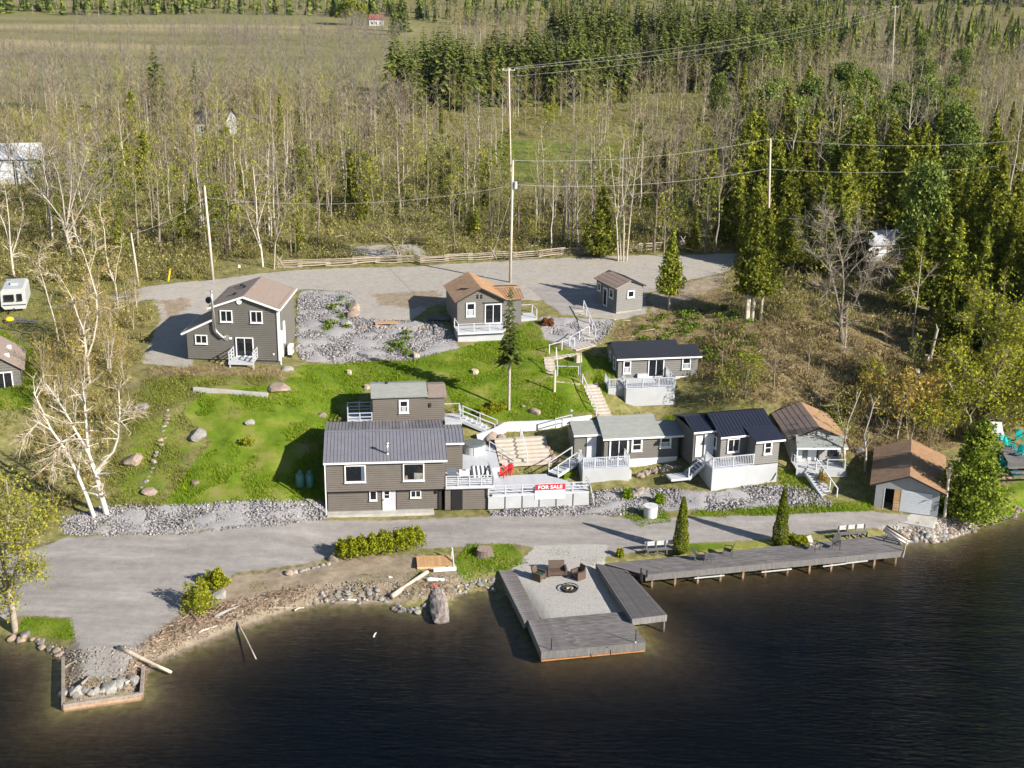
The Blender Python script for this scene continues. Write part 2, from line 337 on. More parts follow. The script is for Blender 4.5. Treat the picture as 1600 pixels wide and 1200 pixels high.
def roof_slope(parent, name, m, a, b, c, d, th=0.12, seam=None, fascia=None, rib_step=0.3):
    s = MB(); s.slab([a, b, c, d], th); r = s.build(name, m, parent)
    if seam == 'rib': ribs(MB(), a, b, c, d, rib_step).build('seams', m, r)
    if seam == 'shingle': courses(MB(), a, b, c, d).build('shingle_courses', m, r)
    if fascia:
        a_, b_ = Vector(a), Vector(b); n = MB(); off = (b_ - a_).normalized().cross(Z) * 0.02
        n.bar(a_ + off - Z * 0.07, b_ + off - Z * 0.07, 0.04, 0.16); n.build('gutter', fascia, r)
    return r
def railing(parent, pts, h=0.95, m=None, posts=True, balusters=0.0, mid=1, pw=0.09, every=1.6, name='railing'):
    m = m or DECKW; pts = [Vector(p) for p in pts]; r = MB()
    for a, b in zip(pts, pts[1:]):
        r.bar(a + Z * h, b + Z * h, 0.1, 0.05)
        for k in range(mid): r.bar(a + Z * h * (k + 1) / (mid + 1) * 0.92, b + Z * h * (k + 1) / (mid + 1) * 0.92, 0.04, 0.08)
        if balusters: r.bar(a + Z * 0.1, b + Z * 0.1, 0.05, 0.05)
    ro = r.build(name, m, parent)
    pm = None
    for i, (a, b) in enumerate(zip(pts, pts[1:])):
        n = max(1, round((b - a).length / every))
        for k in range(n + (1 if i == len(pts) - 2 else 0)):
            q = a.lerp(b, k / n)
            if pm is None: pm = MB().box(-pw / 2, -pw / 2, 0, pw / 2, pw / 2, h + 0.05); po = pm.build('post', m, ro); me = po.data
            else: po = link('post', me, m, ro)
            po.location = q
        if balusters:
            nb = int((b - a).length / balusters)
            if nb > 1:
                if i == 0 or 'bm' not in locals(): bm = MB()
                for k in range(1, nb): q = a.lerp(b, k / nb); bm.box(q.x - 0.02, q.y - 0.02, q.z + 0.1, q.x + 0.02, q.y + 0.02, q.z + h)
    if balusters and 'bm' in locals(): bm.build('balusters', m, ro)
    return ro
def planks(parent, o, u, v, L, W, n, th=0.04, gap=0.012, m=None, name='plank', jit=0.004):
    """n boards of length L along u laid side by side across v (total width W); each one an object"""
    o = Vector(o); u = Vector(u).normalized(); v = Vector(v).normalized(); w = W / n
    me = MB().box(0, gap / 2, -th, L, w - gap / 2, 0); base = None
    R = Matrix((u, v, u.cross(v))).transposed()
    if u.cross(v).z < 0: R = Matrix((u, v, Z)).transposed()
    for i in range(n):
        if base is None: ob = me.build(name, m, parent); base = ob.data
        else: ob = link(name, base, m, parent)
        ob.matrix_local = Matrix.Translation(o + v * (w * i) + Z * rnd.uniform(-jit, jit)) @ R.to_4x4()

# ================================================================ THE GROUND
CTRL = [(60,900,.9),(200,870,1.0),(350,860,1.0),(200,950,.75),(130,1040,.6),(300,955,.55),(10,940,.8),(400,945,.45),(460,915,.7),(600,905,.75),(300,833,1.1),(480,832,1.1),(120,842,1.1),(700,830,1.1),(860,830,1.1),(1000,840,1.0),(1200,822,1.0),(1340,815,1.0),(880,900,.62),(900,950,.62),(740,885,.7),(1060,868,.85),(1240,848,.85),(1400,826,.8),
 (110,800,1.7),(200,788,1.9),(300,785,2.0),(450,785,2.0),(200,700,4.1),(300,700,4.3),(400,700,4.4),(480,690,4.6),(250,620,6.6),(360,612,6.8),(450,602,6.9),(300,582,7.25),(430,584,6.95),(180,600,6.6),(100,650,5.2),(50,730,3.0),(20,620,6.2),(10,800,1.4),
 (240,540,7.5),(260,470,8.6),(470,545,7.4),(500,480,8.4),(560,460,8.7),(610,530,7.5),(560,580,6.4),(500,560,7.0),(530,650,4.7),(545,670,4.4),(640,590,6.3),(740,560,6.8),(850,560,6.6),(850,500,8.1),(700,500,8.2),(640,480,8.5),(760,640,4.9),(850,640,4.9),(720,645,4.9),
 (520,690,4.3),(600,680,4.3),(690,680,4.2),(650,770,1.4),(800,680,3.8),(820,720,2.6),(740,720,2.6),(880,720,2.6),(870,760,1.6),(930,770,1.5),
 (940,600,5.4),(965,600,5.4),(1090,596,5.3),(1055,645,3.3),(960,655,3.5),(1000,642,3.4),(1000,735,2.0),(912,758,1.5),(984,756,1.55),(520,812,.92),(650,806,.92),(580,810,.92),(1080,722,2.7),(915,690,3.9),(1090,735,2.2),(1150,768,1.6),(1255,757,1.8),(1300,722,2.3),(1240,700,3.0),(1330,745,1.9),(1030,662,3.0),(1150,660,4.3),
 (1420,806,1.0),(1500,765,1.3),(1565,775,1.0),(1150,600,6.1),(1150,540,7.5),(1100,500,8.2),(1250,560,6.7),(1320,540,6.6),(1400,570,5.2),(1300,640,4.4),(1420,650,3.4),(1500,570,4.8),(1590,660,3.2),(1590,740,1.6),(1550,490,7.0),(1450,475,7.6),
 (240,455,9),(400,440,9),(650,425,9),(900,430,9),(1080,430,9),(1000,470,8.5),(930,500,8.0),(860,470,8.5),(100,470,8.2),(30,490,7.8),(10,560,7),(100,400,9.3),(300,400,9.4),(600,382,9.6),(900,385,9.6),(1150,380,9.6),(1400,390,9.2),(1580,390,9),(0,240,10),(400,240,10),(800,240,10),(1200,240,10),(1600,240,10)]
cp = np.array([tuple(P(*c)) for c in CTRL]); 
EXTRA = np.array([(-75, 80, 1.2), (-75, 110, 6), (-75, 150, 9), (75, 105, 1.2), (75, 120, 4), (75, 150, 8.5), (-110, 260, 10), (110, 260, 10), (-90, 200, 10), (90, 200, 10)])
cp = np.vstack([cp, EXTRA])
def _phi(r2): return np.where(r2 > 1e-9, 0.5 * r2 * np.log(np.maximum(r2, 1e-9)), 0)
def _rbf(pts):
    n = len(pts); d = ((pts[:, None, :2] - pts[None, :, :2]) ** 2).sum(2); K = _phi(d / 400) + np.eye(n) * 0.012
    Pm = np.hstack([np.ones((n, 1)), pts[:, :2] / 20]); A = np.zeros((n + 3, n + 3)); A[:n, :n] = K; A[:n, n:] = Pm; A[n:, :n] = Pm.T
    return np.linalg.solve(A, np.concatenate([pts[:, 2], np.zeros(3)]))
RW = _rbf(cp)
SHORE_PX = [(-60,985),(0,988),(40,1000),(70,1006),(95,1020),(99,1050),(99,1104),(160,1097),(219,1086),(222,1045),(245,1030),(300,1008),(350,987),(400,970),(450,952),(500,942),(560,940),(607,940),(640,948),(668,950),(700,945),(712,926),(745,922),(778,918),(800,935),(853,1012),(1000,1003),(985,965),(950,905),(1010,899),(1120,888),(1280,868),(1400,850),(1425,842),(1455,848),(1480,838),(1515,826),(1560,811),(1600,800),(1700,775)]
SH = np.array([tuple(P(a, b, 0))[:2] for a, b in SHORE_PX])
LAND = np.vstack([[-900, SH[0][1] - 3], SH, [900, SH[-1][1] + 70], [900, 2500], [-900, 2500]])
def sdist(poly, x, y):
    """signed distance, positive inside"""
    best = np.full(x.shape, 1e9); ins = np.zeros(x.shape, bool); n = len(poly)
    for i in range(n):
        ax, ay = poly[i]; bx, by = poly[(i + 1) % n]; ex, ey = bx - ax, by - ay
        t = np.clip(((x - ax) * ex + (y - ay) * ey) / (ex * ex + ey * ey + 1e-12), 0, 1)
        best = np.minimum(best, (x - ax - t * ex) ** 2 + (y - ay - t * ey) ** 2)
        c = (ay > y) != (by > y)
        if c.any():
            with np.errstate(divide='ignore', invalid='ignore'): xi = ax + (y - ay) * ex / (ey if ey else 1e-12)
            ins ^= c & (x < xi)
    d = np.sqrt(best); return np.where(ins, d, -d)
def sstep(a, b, v):
    t = np.clip((v - a) / (b - a), 0, 1); return t * t * (3 - 2 * t)
def far_h(x, y):
    return 10 + 1.2 * np.sin(x / 47.0 + 1) * np.sin(y / 61.0) * sstep(200, 300, y) + 14 * sstep(700, 1000, y) + 90 * sstep(950, 1700, y) * (0.75 + 0.25 * np.sin(x / 210.0 + 2.0))
_HC = {}
def elev(x, y):
    x = np.atleast_1d(np.asarray(x, float)); y = np.atleast_1d(np.asarray(y, float)); sh = x.shape; x = x.ravel(); y = y.ravel()
    out = np.zeros(len(x))
    for k in range(0, len(x), 20000):
        a, b = x[k:k + 20000], y[k:k + 20000]
        xc = np.clip(a, -85, 85); yc = np.clip(b, 55, 255)
        r2 = ((xc[:, None] - cp[None, :, 0]) ** 2 + (yc[:, None] - cp[None, :, 1]) ** 2) / 400
        e = _phi(r2) @ RW[:-3] + RW[-3] + RW[-2] * xc / 20 + RW[-1] * yc / 20
        f = sstep(185, 235, b); e = e * (1 - f) + far_h(a, b) * f
        e = np.clip(e, 0.25, None)
        sd = sdist(LAND, a, b)
        land = e * np.clip(sd / 1.3, 0, 1) ** 0.75 + 0.02 * np.clip(sd, 0, 1)
        wat = -np.minimum(0.05 + 0.09 * np.abs(sd) + 0.012 * sd * sd, 7.0)
        out[k:k + 20000] = np.where(sd > 0, land, wat)
    return out.reshape(sh)
_T = np.concatenate([np.arange(55, 200, 0.35), np.arange(200, 700, 2.0)])
def G(px, py):
    """the ground point seen at a picture position"""
    d = ray(px, py); d = d / np.hypot(d[0], d[1]); pts = CP + d[None, :] * _T[:, None]
    e = np.maximum(elev(pts[:, 0], pts[:, 1]), 0); below = np.nonzero(pts[:, 2] <= e)[0]
    if len(below) == 0: return P(px, py, 10)
    i = below[0]
    if i == 0: i = 1
    a0 = pts[i - 1, 2] - e[i - 1]; a1 = pts[i, 2] - e[i]; t = a0 / (a0 - a1 + 1e-9); p = pts[i - 1] + (pts[i] - pts[i - 1]) * t
    return Vector(p)
def hz(x, y): return float(elev(x, y)[0])
def gz(x, y, dz=0.0): return Vector((x, y, hz(x, y) + dz))

def zone(pxs): return np.array([tuple(G(a, b))[:2] for a, b in pxs])
Z_ROAD = [zone([(60,480),(130,470),(230,448),(330,437),(440,423),(700,413),(900,402),(1150,396),(1140,425),(1070,440),(1012,458),(1012,490),(960,500),(880,492),(850,470),(700,466),(640,500),(560,500),(545,455),(470,452),(330,470),(298,575),(220,567),(250,500),(240,468),(130,482)]),
          zone([(520,398),(560,384),(650,382),(675,400),(600,404)])]
Z_ROCK = [zone([(470,455),(545,455),(560,498),(690,505),(718,545),(640,562),(560,562),(480,568),(465,545)]), zone([(845,495),(960,500),(935,535),(900,548),(848,528)]),
          zone([(95,812),(170,792),(300,790),(440,785),(510,784),(512,806),(440,818),(300,832),(105,836)]), zone([(765,797),(925,790),(932,768),(1010,764),(1110,770),(1215,758),(1272,762),(1300,788),(1080,797),(930,803),(770,806)])]
Z_DRIVE = [zone([(-40,880),(60,855),(105,840),(300,834),(510,812),(770,806),(930,804),(1000,812),(1100,808),(1360,799),(1470,812),(1400,828),(1330,826),(1200,842),(1060,850),(960,868),(900,872),(800,848),(660,858),(540,866),(470,882),(370,895),(300,945),(240,992),(185,1060),(128,1060),(118,1005),(110,965),(30,962),(-40,972)])]
Z_PATIO = [zone([(800,888),(838,852),(950,850),(945,885),(995,965),(850,975)])]
Z_LAWN = [zone([(285,645),(330,603),(440,602),(470,572),(560,566),(640,562),(715,546),(790,522),(830,502),(870,545),(960,562),(962,590),(930,645),(860,658),(720,655),(690,600),(580,600),(545,640),(510,660),(508,782),(440,784),(300,789),(255,790),(290,740),(330,690)]),
          zone([(730,850),(800,850),(825,880),(790,890),(720,908),(705,885)]), zone([(40,965),(115,970),(118,1000),(60,995),(25,985)]), zone([(1270,788),(1362,782),(1365,798),(1200,806),(1080,806),(1085,798)]),
          zone([(970,800),(1035,790),(1050,815),(1000,824)]), zone([(1070,848),(1260,836),(1250,850),(1060,864)]), zone([(1540,775),(1620,740),(1620,800),(1540,805)]), zone([(-20,500),(70,560),(60,640),(-20,640)]), zone([(1040,650),(1090,640),(1085,665),(1030,662)]), zone([(1215,735),(1280,735),(1275,770),(1225,765)]) ]
Z_CLEAR = np.array([(-9, 196), (18, 198), (22, 250), (-4, 252)])
Z_DIRT = [zone([(575, 458), (690, 452), (700, 476), (640, 484), (590, 478)]), zone([(1010, 465), (1080, 440), (1140, 425), (1150, 440), (1020, 492)]), zone([(245, 470), (300, 462), (300, 480), (262, 505)])]
Z_PAD = [zone([(822, 446), (935, 442), (945, 488), (880, 493), (850, 470)])]
Z_LAWNDULL = [Z_CLEAR, zone([(200,640),(285,645),(330,690),(290,740),(255,790),(170,791),(165,745),(190,690)]), zone([(230,590),(440,590),(440,602),(330,603),(285,645),(200,640)])]
Z_BEACH = [zone([(180,1075),(235,995),(300,950),(370,898),(480,884),(560,870),(660,866),(705,880),(720,912),(700,940),(620,942),(500,945),(400,975),(250,1035),(190,1090)]), zone([(95,1020),(130,1000),(135,1060),(220,1060),(222,1090),(99,1108)]), zone([(1360,800),(1480,812),(1520,830),(1440,852),(1400,845),(1370,825)])]
Z_DRY = [zone([(955,512),(1012,492),(1090,462),(1150,442),(1250,436),(1400,440),(1445,520),(1460,600),(1500,700),(1350,720),(1230,655),(1100,600),(1092,552),(962,538)]), zone([(230,575),(440,575),(440,592),(230,592)])]
def zw(polys, x, y, soft=0.7):
    w_ = np.zeros(x.shape)
    for p in polys:
        m = (x > p[:, 0].min() - 2) & (x < p[:, 0].max() + 2) & (y > p[:, 1].min() - 2) & (y < p[:, 1].max() + 2)
        if m.any(): w_[m] = np.maximum(w_[m], sstep(-soft, soft, sdist(p, x[m], y[m])))
    return w_

def coarse(a, b, s0, k): 
    r = [a]; s = s0
    while abs(r[-1] - b) > s and (r[-1] < b) == (a < b): r.append(r[-1] + (s if b > a else -s)); s *= k
    return r + [b]
ST = 0.4
fx = list(np.arange(-62, 62.01, ST)); fy = list(np.arange(56, 166.01, ST))
gx_ = np.array(coarse(-62 - ST, -900, 1.0, 1.12)[::-1] + fx + coarse(62 + ST, 900, 1.0, 1.12)); gy_ = np.array(coarse(56 - ST, -300, 1.0, 1.15)[::-1] + fy + coarse(166 + ST, 1900, 0.8, 1.035))
GX, GY = np.meshgrid(gx_, gy_); GZ = elev(GX, GY)
rs = np.random.RandomState(3)
def vnoise(x, y, s, seed):
    """smooth value noise"""
    r = np.random.RandomState(seed); T = r.rand(64, 64); u = x / s; v = y / s; i = np.floor(u).astype(int); j = np.floor(v).astype(int); a = u - i; b = v - j; a = a * a * (3 - 2 * a); b = b * b * (3 - 2 * b)
    g = lambda p, q: T[p % 64, q % 64]
    return (g(i, j) * (1 - a) + g(i + 1, j) * a) * (1 - b) + (g(i, j + 1) * (1 - a) + g(i + 1, j + 1) * a) * b
nx, ny = len(gx_), len(gy_)
wR = zw(Z_ROAD, GX, GY); wK = zw(Z_ROCK, GX, GY); wD = zw(Z_DRIVE, GX, GY, 0.9); wP = zw(Z_PATIO, GX, GY, 0.5); wL = zw(Z_LAWN, GX, GY); wLd = zw(Z_LAWNDULL, GX, GY, 1.5); wB = zw(Z_BEACH, GX, GY, 1.0); wY = zw(Z_DRY, GX, GY, 1.5)
wT = zw(Z_DIRT, GX, GY, 1.5); wQ = zw(Z_PAD, GX, GY, 1.2)
smooth_ = np.maximum.reduce([wR, wD, wP])
GZ = GZ + np.where(GZ > 0.15, ((vnoise(GX, GY, 1.7, 1) - .5) * 0.22 + (vnoise(GX, GY, 0.8, 2) - .5) * 0.12 * (1 + 0.8 * wK)) * (1 - 0.85 * smooth_) * np.clip(GZ, 0, 1), 0)
FLD = (sstep(260, 300, GY) * (1 - sstep(640, 760, GY)) * sstep(20, -30, GX + (GY - 300) * 0.10))      # the fields beyond the wood
VT = np.stack([GX.ravel(), GY.ravel(), GZ.ravel()], 1)
idx = np.arange(nx * ny).reshape(ny, nx); Q = np.stack([idx[:-1, :-1], idx[:-1, 1:], idx[1:, 1:], idx[1:, :-1]], -1).reshape(-1, 4)
# split the one sheet into the pieces of ground it consists of
za = np.stack([wR * (1 - .75 * wT) * (1 - .8 * wQ), np.maximum(wL, 0.55 * wLd), wK, np.ones_like(wR)], -1).reshape(-1, 4); zb = np.stack([np.maximum(wB, wT), np.maximum(wD, wQ), wY, np.ones_like(wR)], -1).reshape(-1, 4); zc = np.stack([wP, FLD, sstep(0.0, -0.3, GZ), np.ones_like(wR)], -1).reshape(-1, 4)
def fmean(a): return a.ravel()[Q].mean(1)
cz = fmean(GZ); names = ['forest_floor', 'gravel_road', 'lawn', 'crushed_rock_bank', 'gravel_driveway', 'beach', 'dry_slope', 'gravel_patio', 'field', 'lake_bed']
sc_ = np.stack([np.full(len(Q), 0.42), fmean(wR), fmean(np.maximum(wL, wLd)), fmean(wK) * 1.1, fmean(wD), fmean(wB) * 0.8, fmean(wY) * 0.9, fmean(wP) * 1.2, fmean(FLD), np.where(cz < -0.02, 9, 0)], 1); which = sc_.argmax(1)

def ground_material():
    m, t, N, L, b = nodes_of('ground'); geo = N.new('ShaderNodeNewGeometry'); pos = geo.outputs['Position']
    def noise(s, d=6, r=0.6):
        n = N.new('ShaderNodeTexNoise'); n.inputs['Scale'].default_value = s; n.inputs['Detail'].default_value = d; n.inputs['Roughness'].default_value = r; L.new(pos, n.inputs['Vector']); return n.outputs['Fac']
    def ramp(f, *st):
        r = N.new('ShaderNodeValToRGB'); e = r.color_ramp.elements
        while len(e) < len(st): e.new(0.5)
        for k, (p, c) in enumerate(st): e[k].position = p; e[k].color = (*c, 1)
        L.new(f, r.inputs[0]); return r.outputs[0]
    def att(n):
        a = N.new('ShaderNodeAttribute'); a.attribute_name = n; s = N.new('ShaderNodeSeparateColor'); L.new(a.outputs['Color'], s.inputs[0]); return s.outputs
    A, B_, C_ = att('za'), att('zb'), att('zc'); nE = noise(1.6, 8, 0.7); nM = noise(0.35, 5); nF = noise(9, 4, 0.7); nB = noise(0.09, 3)
    def mask(o, amp=0.9):
        s = N.new('ShaderNodeMath'); s.operation = 'SUBTRACT'; L.new(nE, s.inputs[0]); s.inputs[1].default_value = 0.5
        a = N.new('ShaderNodeMath'); a.operation = 'MULTIPLY_ADD'; L.new(s.outputs[0], a.inputs[0]); a.inputs[1].default_value = amp * 1.6; L.new(o, a.inputs[2])
        r = N.new('ShaderNodeMapRange'); r.interpolation_type = 'SMOOTHSTEP'; r.inputs[1].default_value = 0.36; r.inputs[2].default_value = 0.64; L.new(a.outputs[0], r.inputs[0]); return r.outputs[0]
    def mix(f, a, c):
        x = N.new('ShaderNodeMix'); x.data_type = 'RGBA'; L.new(f, x.inputs[0]); L.new(a, x.inputs[6]); L.new(c, x.inputs[7]); return x.outputs[2]
    col = mix(nM, ramp(nE, (0.25, (0.08, 0.065, 0.03)), (0.5, (0.20, 0.165, 0.08)), (0.75, (0.34, 0.275, 0.15))), ramp(nE, (0.3, (0.07, 0.085, 0.018)), (0.55, (0.18, 0.185, 0.05)), (0.8, (0.30, 0.26, 0.11))))
    fm = N.new('ShaderNodeMapping'); fm.inputs['Scale'].default_value = (0.0022, 0.017, 0); fm.inputs['Rotation'].default_value = (0, 0, 0.12); L.new(pos, fm.inputs[0]); fn_ = N.new('ShaderNodeTexNoise'); fn_.inputs['Scale'].default_value = 1.0; fn_.inputs['Detail'].default_value = 2; L.new(fm.outputs[0], fn_.inputs['Vector'])
    fld = mix(nM, ramp(fn_.outputs['Fac'], (0.32, (0.14, 0.13, 0.045)), (0.44, (0.20, 0.175, 0.075)), (0.5, (0.17, 0.18, 0.06)), (0.58, (0.24, 0.195, 0.10)), (0.70, (0.38, 0.315, 0.165))), ramp(fn_.outputs['Fac'], (0.35, (0.15, 0.12, 0.06)), (0.5, (0.21, 0.20, 0.075)), (0.68, (0.30, 0.25, 0.13))))
    col = mix(C_[1], col, fld)
    col = mix(mask(B_[2]), col, mix(nM, ramp(nE, (0.25, (0.06, 0.045, 0.02)), (0.45, (0.17, 0.12, 0.065)), (0.65, (0.34, 0.25, 0.145)), (0.8, (0.40, 0.31, 0.2))), ramp(nE, (0.3, (0.07, 0.05, 0.025)), (0.5, (0.20, 0.155, 0.075)), (0.62, (0.17, 0.18, 0.045)), (0.8, (0.34, 0.25, 0.14)))))
    col = mix(mask(A[1], 0.5), col, mix(nM, ramp(nE, (0.3, (0.055, 0.09, 0.006)), (0.55, (0.105, 0.17, 0.010)), (0.8, (0.18, 0.215, 0.025))), ramp(nM, (0.33, (0.06, 0.10, 0.008)), (0.48, (0.13, 0.18, 0.015)), (0.58, (0.23, 0.22, 0.05)), (0.72, (0.28, 0.21, 0.12)))))
    col = mix(mask(B_[0]), col, ramp(nE, (0.3, (0.19, 0.145, 0.10)), (0.6, (0.30, 0.245, 0.18)), (0.8, (0.36, 0.30, 0.235))))
    gr = ramp(noise(22, 4, 0.8), (0.3, (0.17, 0.165, 0.165)), (0.5, (0.30, 0.29, 0.295)), (0.7, (0.44, 0.43, 0.43)))
    col = mix(mask(A[2], 0.7), col, gr)
    rd = mix(nM, ramp(nE, (0.25, (0.23, 0.21, 0.185)), (0.5, (0.33, 0.31, 0.285)), (0.75, (0.43, 0.405, 0.375))), ramp(noise(0.9, 8, 0.7), (0.28, (0.25, 0.235, 0.215)), (0.5, (0.35, 0.325, 0.295)), (0.62, (0.36, 0.29, 0.21)), (0.8, (0.25, 0.23, 0.15))))
    col = mix(mask(A[0], 0.35), col, rd)
    wst = N.new('ShaderNodeMapping'); wst.inputs['Scale'].default_value = (0.25, 1.1, 1); L.new(pos, wst.inputs[0]); nS = N.new('ShaderNodeTexNoise'); nS.inputs['Scale'].default_value = 0.7; nS.inputs['Detail'].default_value = 8; nS.inputs['Roughness'].default_value = 0.65; L.new(wst.outputs[0], nS.inputs['Vector'])
    dr = mix(nF, ramp(nS.outputs['Fac'], (0.3, (0.17, 0.158, 0.155)), (0.48, (0.26, 0.243, 0.238)), (0.6, (0.34, 0.318, 0.305)), (0.72, (0.48, 0.46, 0.45))), ramp(nE, (0.25, (0.19, 0.172, 0.16)), (0.5, (0.275, 0.252, 0.235)), (0.75, (0.36, 0.33, 0.30))))
    col = mix(mask(B_[1], 0.3), col, dr)
    col = mix(mask(C_[0], 0.3), col, ramp(noise(7, 5, 0.75), (0.28, (0.20, 0.185, 0.15)), (0.45, (0.34, 0.325, 0.305)), (0.75, (0.43, 0.41, 0.39))))
    col = mix(C_[2], col, ramp(nE, (0.3, (0.075, 0.054, 0.032)), (0.7, (0.13, 0.095, 0.058))))
    L.new(col, b.inputs['Base Color']); b.inputs['Roughness'].default_value = 0.95; b.inputs['Specular IOR Level'].default_value = 0.15
    bp = N.new('ShaderNodeBump'); bp.inputs['Strength'].default_value = 0.55; bp.inputs['Distance'].default_value = 0.06; L.new(noise(6, 6, 0.75), bp.inputs['Height']); L.new(bp.outputs[0], b.inputs['Normal'])
    return m
GROUND = ground_material()
for k, nm in enumerate(names):
    fs = Q[which == k]
    if len(fs) == 0: continue
    used, inv = np.unique(fs, return_inverse=True)
    o = np_mesh(nm, VT[used], inv.reshape(-1, 4), GROUND, smooth=True); tag(o, kind='structure')
    for an, arr in (('za', za), ('zb', zb), ('zc', zc)):
        ca = o.data.color_attributes.new(an, 'FLOAT_COLOR', 'POINT'); ca.data.foreach_set('color', arr[used].astype(np.float32).ravel())

# ---------------------------------------------------------------- the lake
def water_material():
    m, t, N, L, b = nodes_of('lake_water'); N.remove(b); out = N['Material Output']
    geo = N.new('ShaderNodeNewGeometry'); mp = N.new('ShaderNodeMapping'); mp.inputs['Rotation'].default_value = (0, 0, math.radians(24)); mp.inputs['Scale'].default_value = (0.42, 1.6, 1); L.new(geo.outputs['Position'], mp.inputs[0])
    n1 = N.new('ShaderNodeTexNoise'); n1.inputs['Scale'].default_value = 2.3; n1.inputs['Detail'].default_value = 5; n1.inputs['Roughness'].default_value = 0.6; L.new(mp.outputs[0], n1.inputs['Vector'])
    n2 = N.new('ShaderNodeTexNoise'); n2.inputs['Scale'].default_value = 0.28; n2.inputs['Detail'].default_value = 3; L.new(mp.outputs[0], n2.inputs['Vector'])
    ad = N.new('ShaderNodeMath'); ad.operation = 'MULTIPLY_ADD'; L.new(n2.outputs['Fac'], ad.inputs[0]); ad.inputs[1].default_value = 1.2; L.new(n1.outputs['Fac'], ad.inputs[2])
    bp = N.new('ShaderNodeBump'); n3 = N.new('ShaderNodeTexNoise'); n3.inputs['Scale'].default_value = 0.05; n3.inputs['Detail'].default_value = 2; L.new(geo.outputs['Position'], n3.inputs['Vector']); wr = N.new('ShaderNodeMapRange'); wr.inputs[1].default_value = 0.35; wr.inputs[2].default_value = 0.65; wr.inputs[3].default_value = 0.55; wr.inputs[4].default_value = 1.0; L.new(n3.outputs['Fac'], wr.inputs[0]); L.new(wr.outputs[0], bp.inputs['Strength']); bp.inputs['Distance'].default_value = 0.095; L.new(ad.outputs[0], bp.inputs['Height'])
    dt = N.new('ShaderNodeVectorMath'); dt.operation = 'DOT_PRODUCT'; L.new(geo.outputs['Incoming'], dt.inputs[0]); L.new(bp.outputs[0], dt.inputs[1])
    ab = N.new('ShaderNodeMath'); ab.operation = 'ABSOLUTE'; L.new(dt.outputs['Value'], ab.inputs[0]); om = N.new('ShaderNodeMath'); om.operation = 'SUBTRACT'; om.inputs[0].default_value = 1.0; L.new(ab.outputs[0], om.inputs[1])
    pw = N.new('ShaderNodeMath'); pw.operation = 'POWER'; L.new(om.outputs[0], pw.inputs[0]); pw.inputs[1].default_value = 5.0; fr = N.new('ShaderNodeMath'); fr.operation = 'MULTIPLY_ADD'; L.new(pw.outputs[0], fr.inputs[0]); fr.inputs[1].default_value = 0.98; fr.inputs[2].default_value = 0.02
    gl = N.new('ShaderNodeBsdfGlossy'); gl.inputs['Roughness'].default_value = 0.06; L.new(bp.outputs[0], gl.inputs['Normal'])
    tr = N.new('ShaderNodeBsdfTransparent'); mx = N.new('ShaderNodeMixShader'); L.new(fr.outputs[0], mx.inputs[0]); L.new(tr.outputs[0], mx.inputs[1]); L.new(gl.outputs[0], mx.inputs[2]); L.new(mx.outputs[0], out.inputs[0])
    va = N.new('ShaderNodeVolumeAbsorption'); va.inputs[0].default_value = (0.50, 0.49, 0.45, 1); va.inputs[1].default_value = 1.7; L.new(va.outputs[0], out.inputs['Volume'])
    return m
wm = MB().box(-880, -280, -9, 880, 128, 0.0)
tag(wm.build('lake', water_material()), kind='structure')

# ================================================================ BUILDINGS
def gable(parent, name, m, axis, e0, e1, ridge, ends, zr, ze0, ze1, th=0.1, seam=None, fascia=None, m2=None):
    """two slopes. axis 'x': ridge runs along x between ends at y=ridge, eaves at y=e0 (front) and e1; axis 'y' likewise"""
    a, b = ends
    if axis == 'x':
        roof_slope(parent, name, m, (a, e0, ze0), (b, e0, ze0), (b, ridge, zr), (a, ridge, zr), th, seam, fascia)
        roof_slope(parent, name, m2 or m, (b, e1, ze1), (a, e1, ze1), (a, ridge, zr - 0.004), (b, ridge, zr - 0.004), th, seam, None)
    else:
        roof_slope(parent, name, m, (e0, b, ze0), (e0, a, ze0), (ridge, a, zr), (ridge, b, zr), th, seam, None)
        roof_slope(parent, name, m2 or m, (e1, a, ze1), (e1, b, ze1), (ridge, b, zr - 0.004), (ridge, a, zr - 0.004), th, seam, None)
O3 = (0, 0, 0)
# ---------------- lake house with mauve metal roof
f1 = Fr((513, 800), (690, 794.8), 1.2)
h1 = thing('lake_house', 'large two-storey taupe house with mauve grey metal roof beside the driveway', 'house', f1.a, f1.ang)
W = 9.25
mb = MB(); house_walls(mb, 0.0, 0.0, 9.25, 7.6, 0.0, 2.0); mb.build('wall', TAUPE, h1)
mb = MB(); house_walls(mb, -0.05, -0.45, 9.5, 7.9, 1.96, 4.62, ('x', 3.8, 5.46)); up = mb.build('wall', TAUPE, h1)
MB().box(-0.03, -0.43, 1.94, 9.48, 7.8, 1.99).build('overhang_soffit', TAUPE, h1)
MB().box(-0.05, -0.75, -0.5, 8.6, -0.02, 0.04).build('concrete_apron', CONC, h1)
roof_slope(h1, 'roof', METAL_ROOF, (-0.24, -0.75, 4.62), (9.68, -0.75, 4.62), (9.68, 3.8, 5.55), (-0.24, 3.8, 5.55), 0.1, 'rib', WHITE, 0.28)
roof_slope(h1, 'roof', METAL_OLD, (9.68, 8.2, 4.74), (-0.24, 8.2, 4.74), (-0.24, 3.8, 5.546), (9.68, 3.8, 5.546), 0.1, 'rib', None, 0.28)
MB().bar((-0.26, 3.8, 5.58), (9.7, 3.8, 5.58), 0.3, 0.04).build('ridge_cap', METAL_ROOF, h1)
MB().bar((-0.24, 0.35, 4.87), (9.68, 0.35, 4.87), 0.06, 0.02).build('snow_bar', METAL_ROOF, h1)
window(h1, (0, -0.45, 0), X, -Y, (1.42, 2.8), (3.12, 4.3), 0.1, None)
window(h1, (0, -0.45, 0), X, -Y, (6.1, 2.8), (7.83, 4.35), 0.1, None)
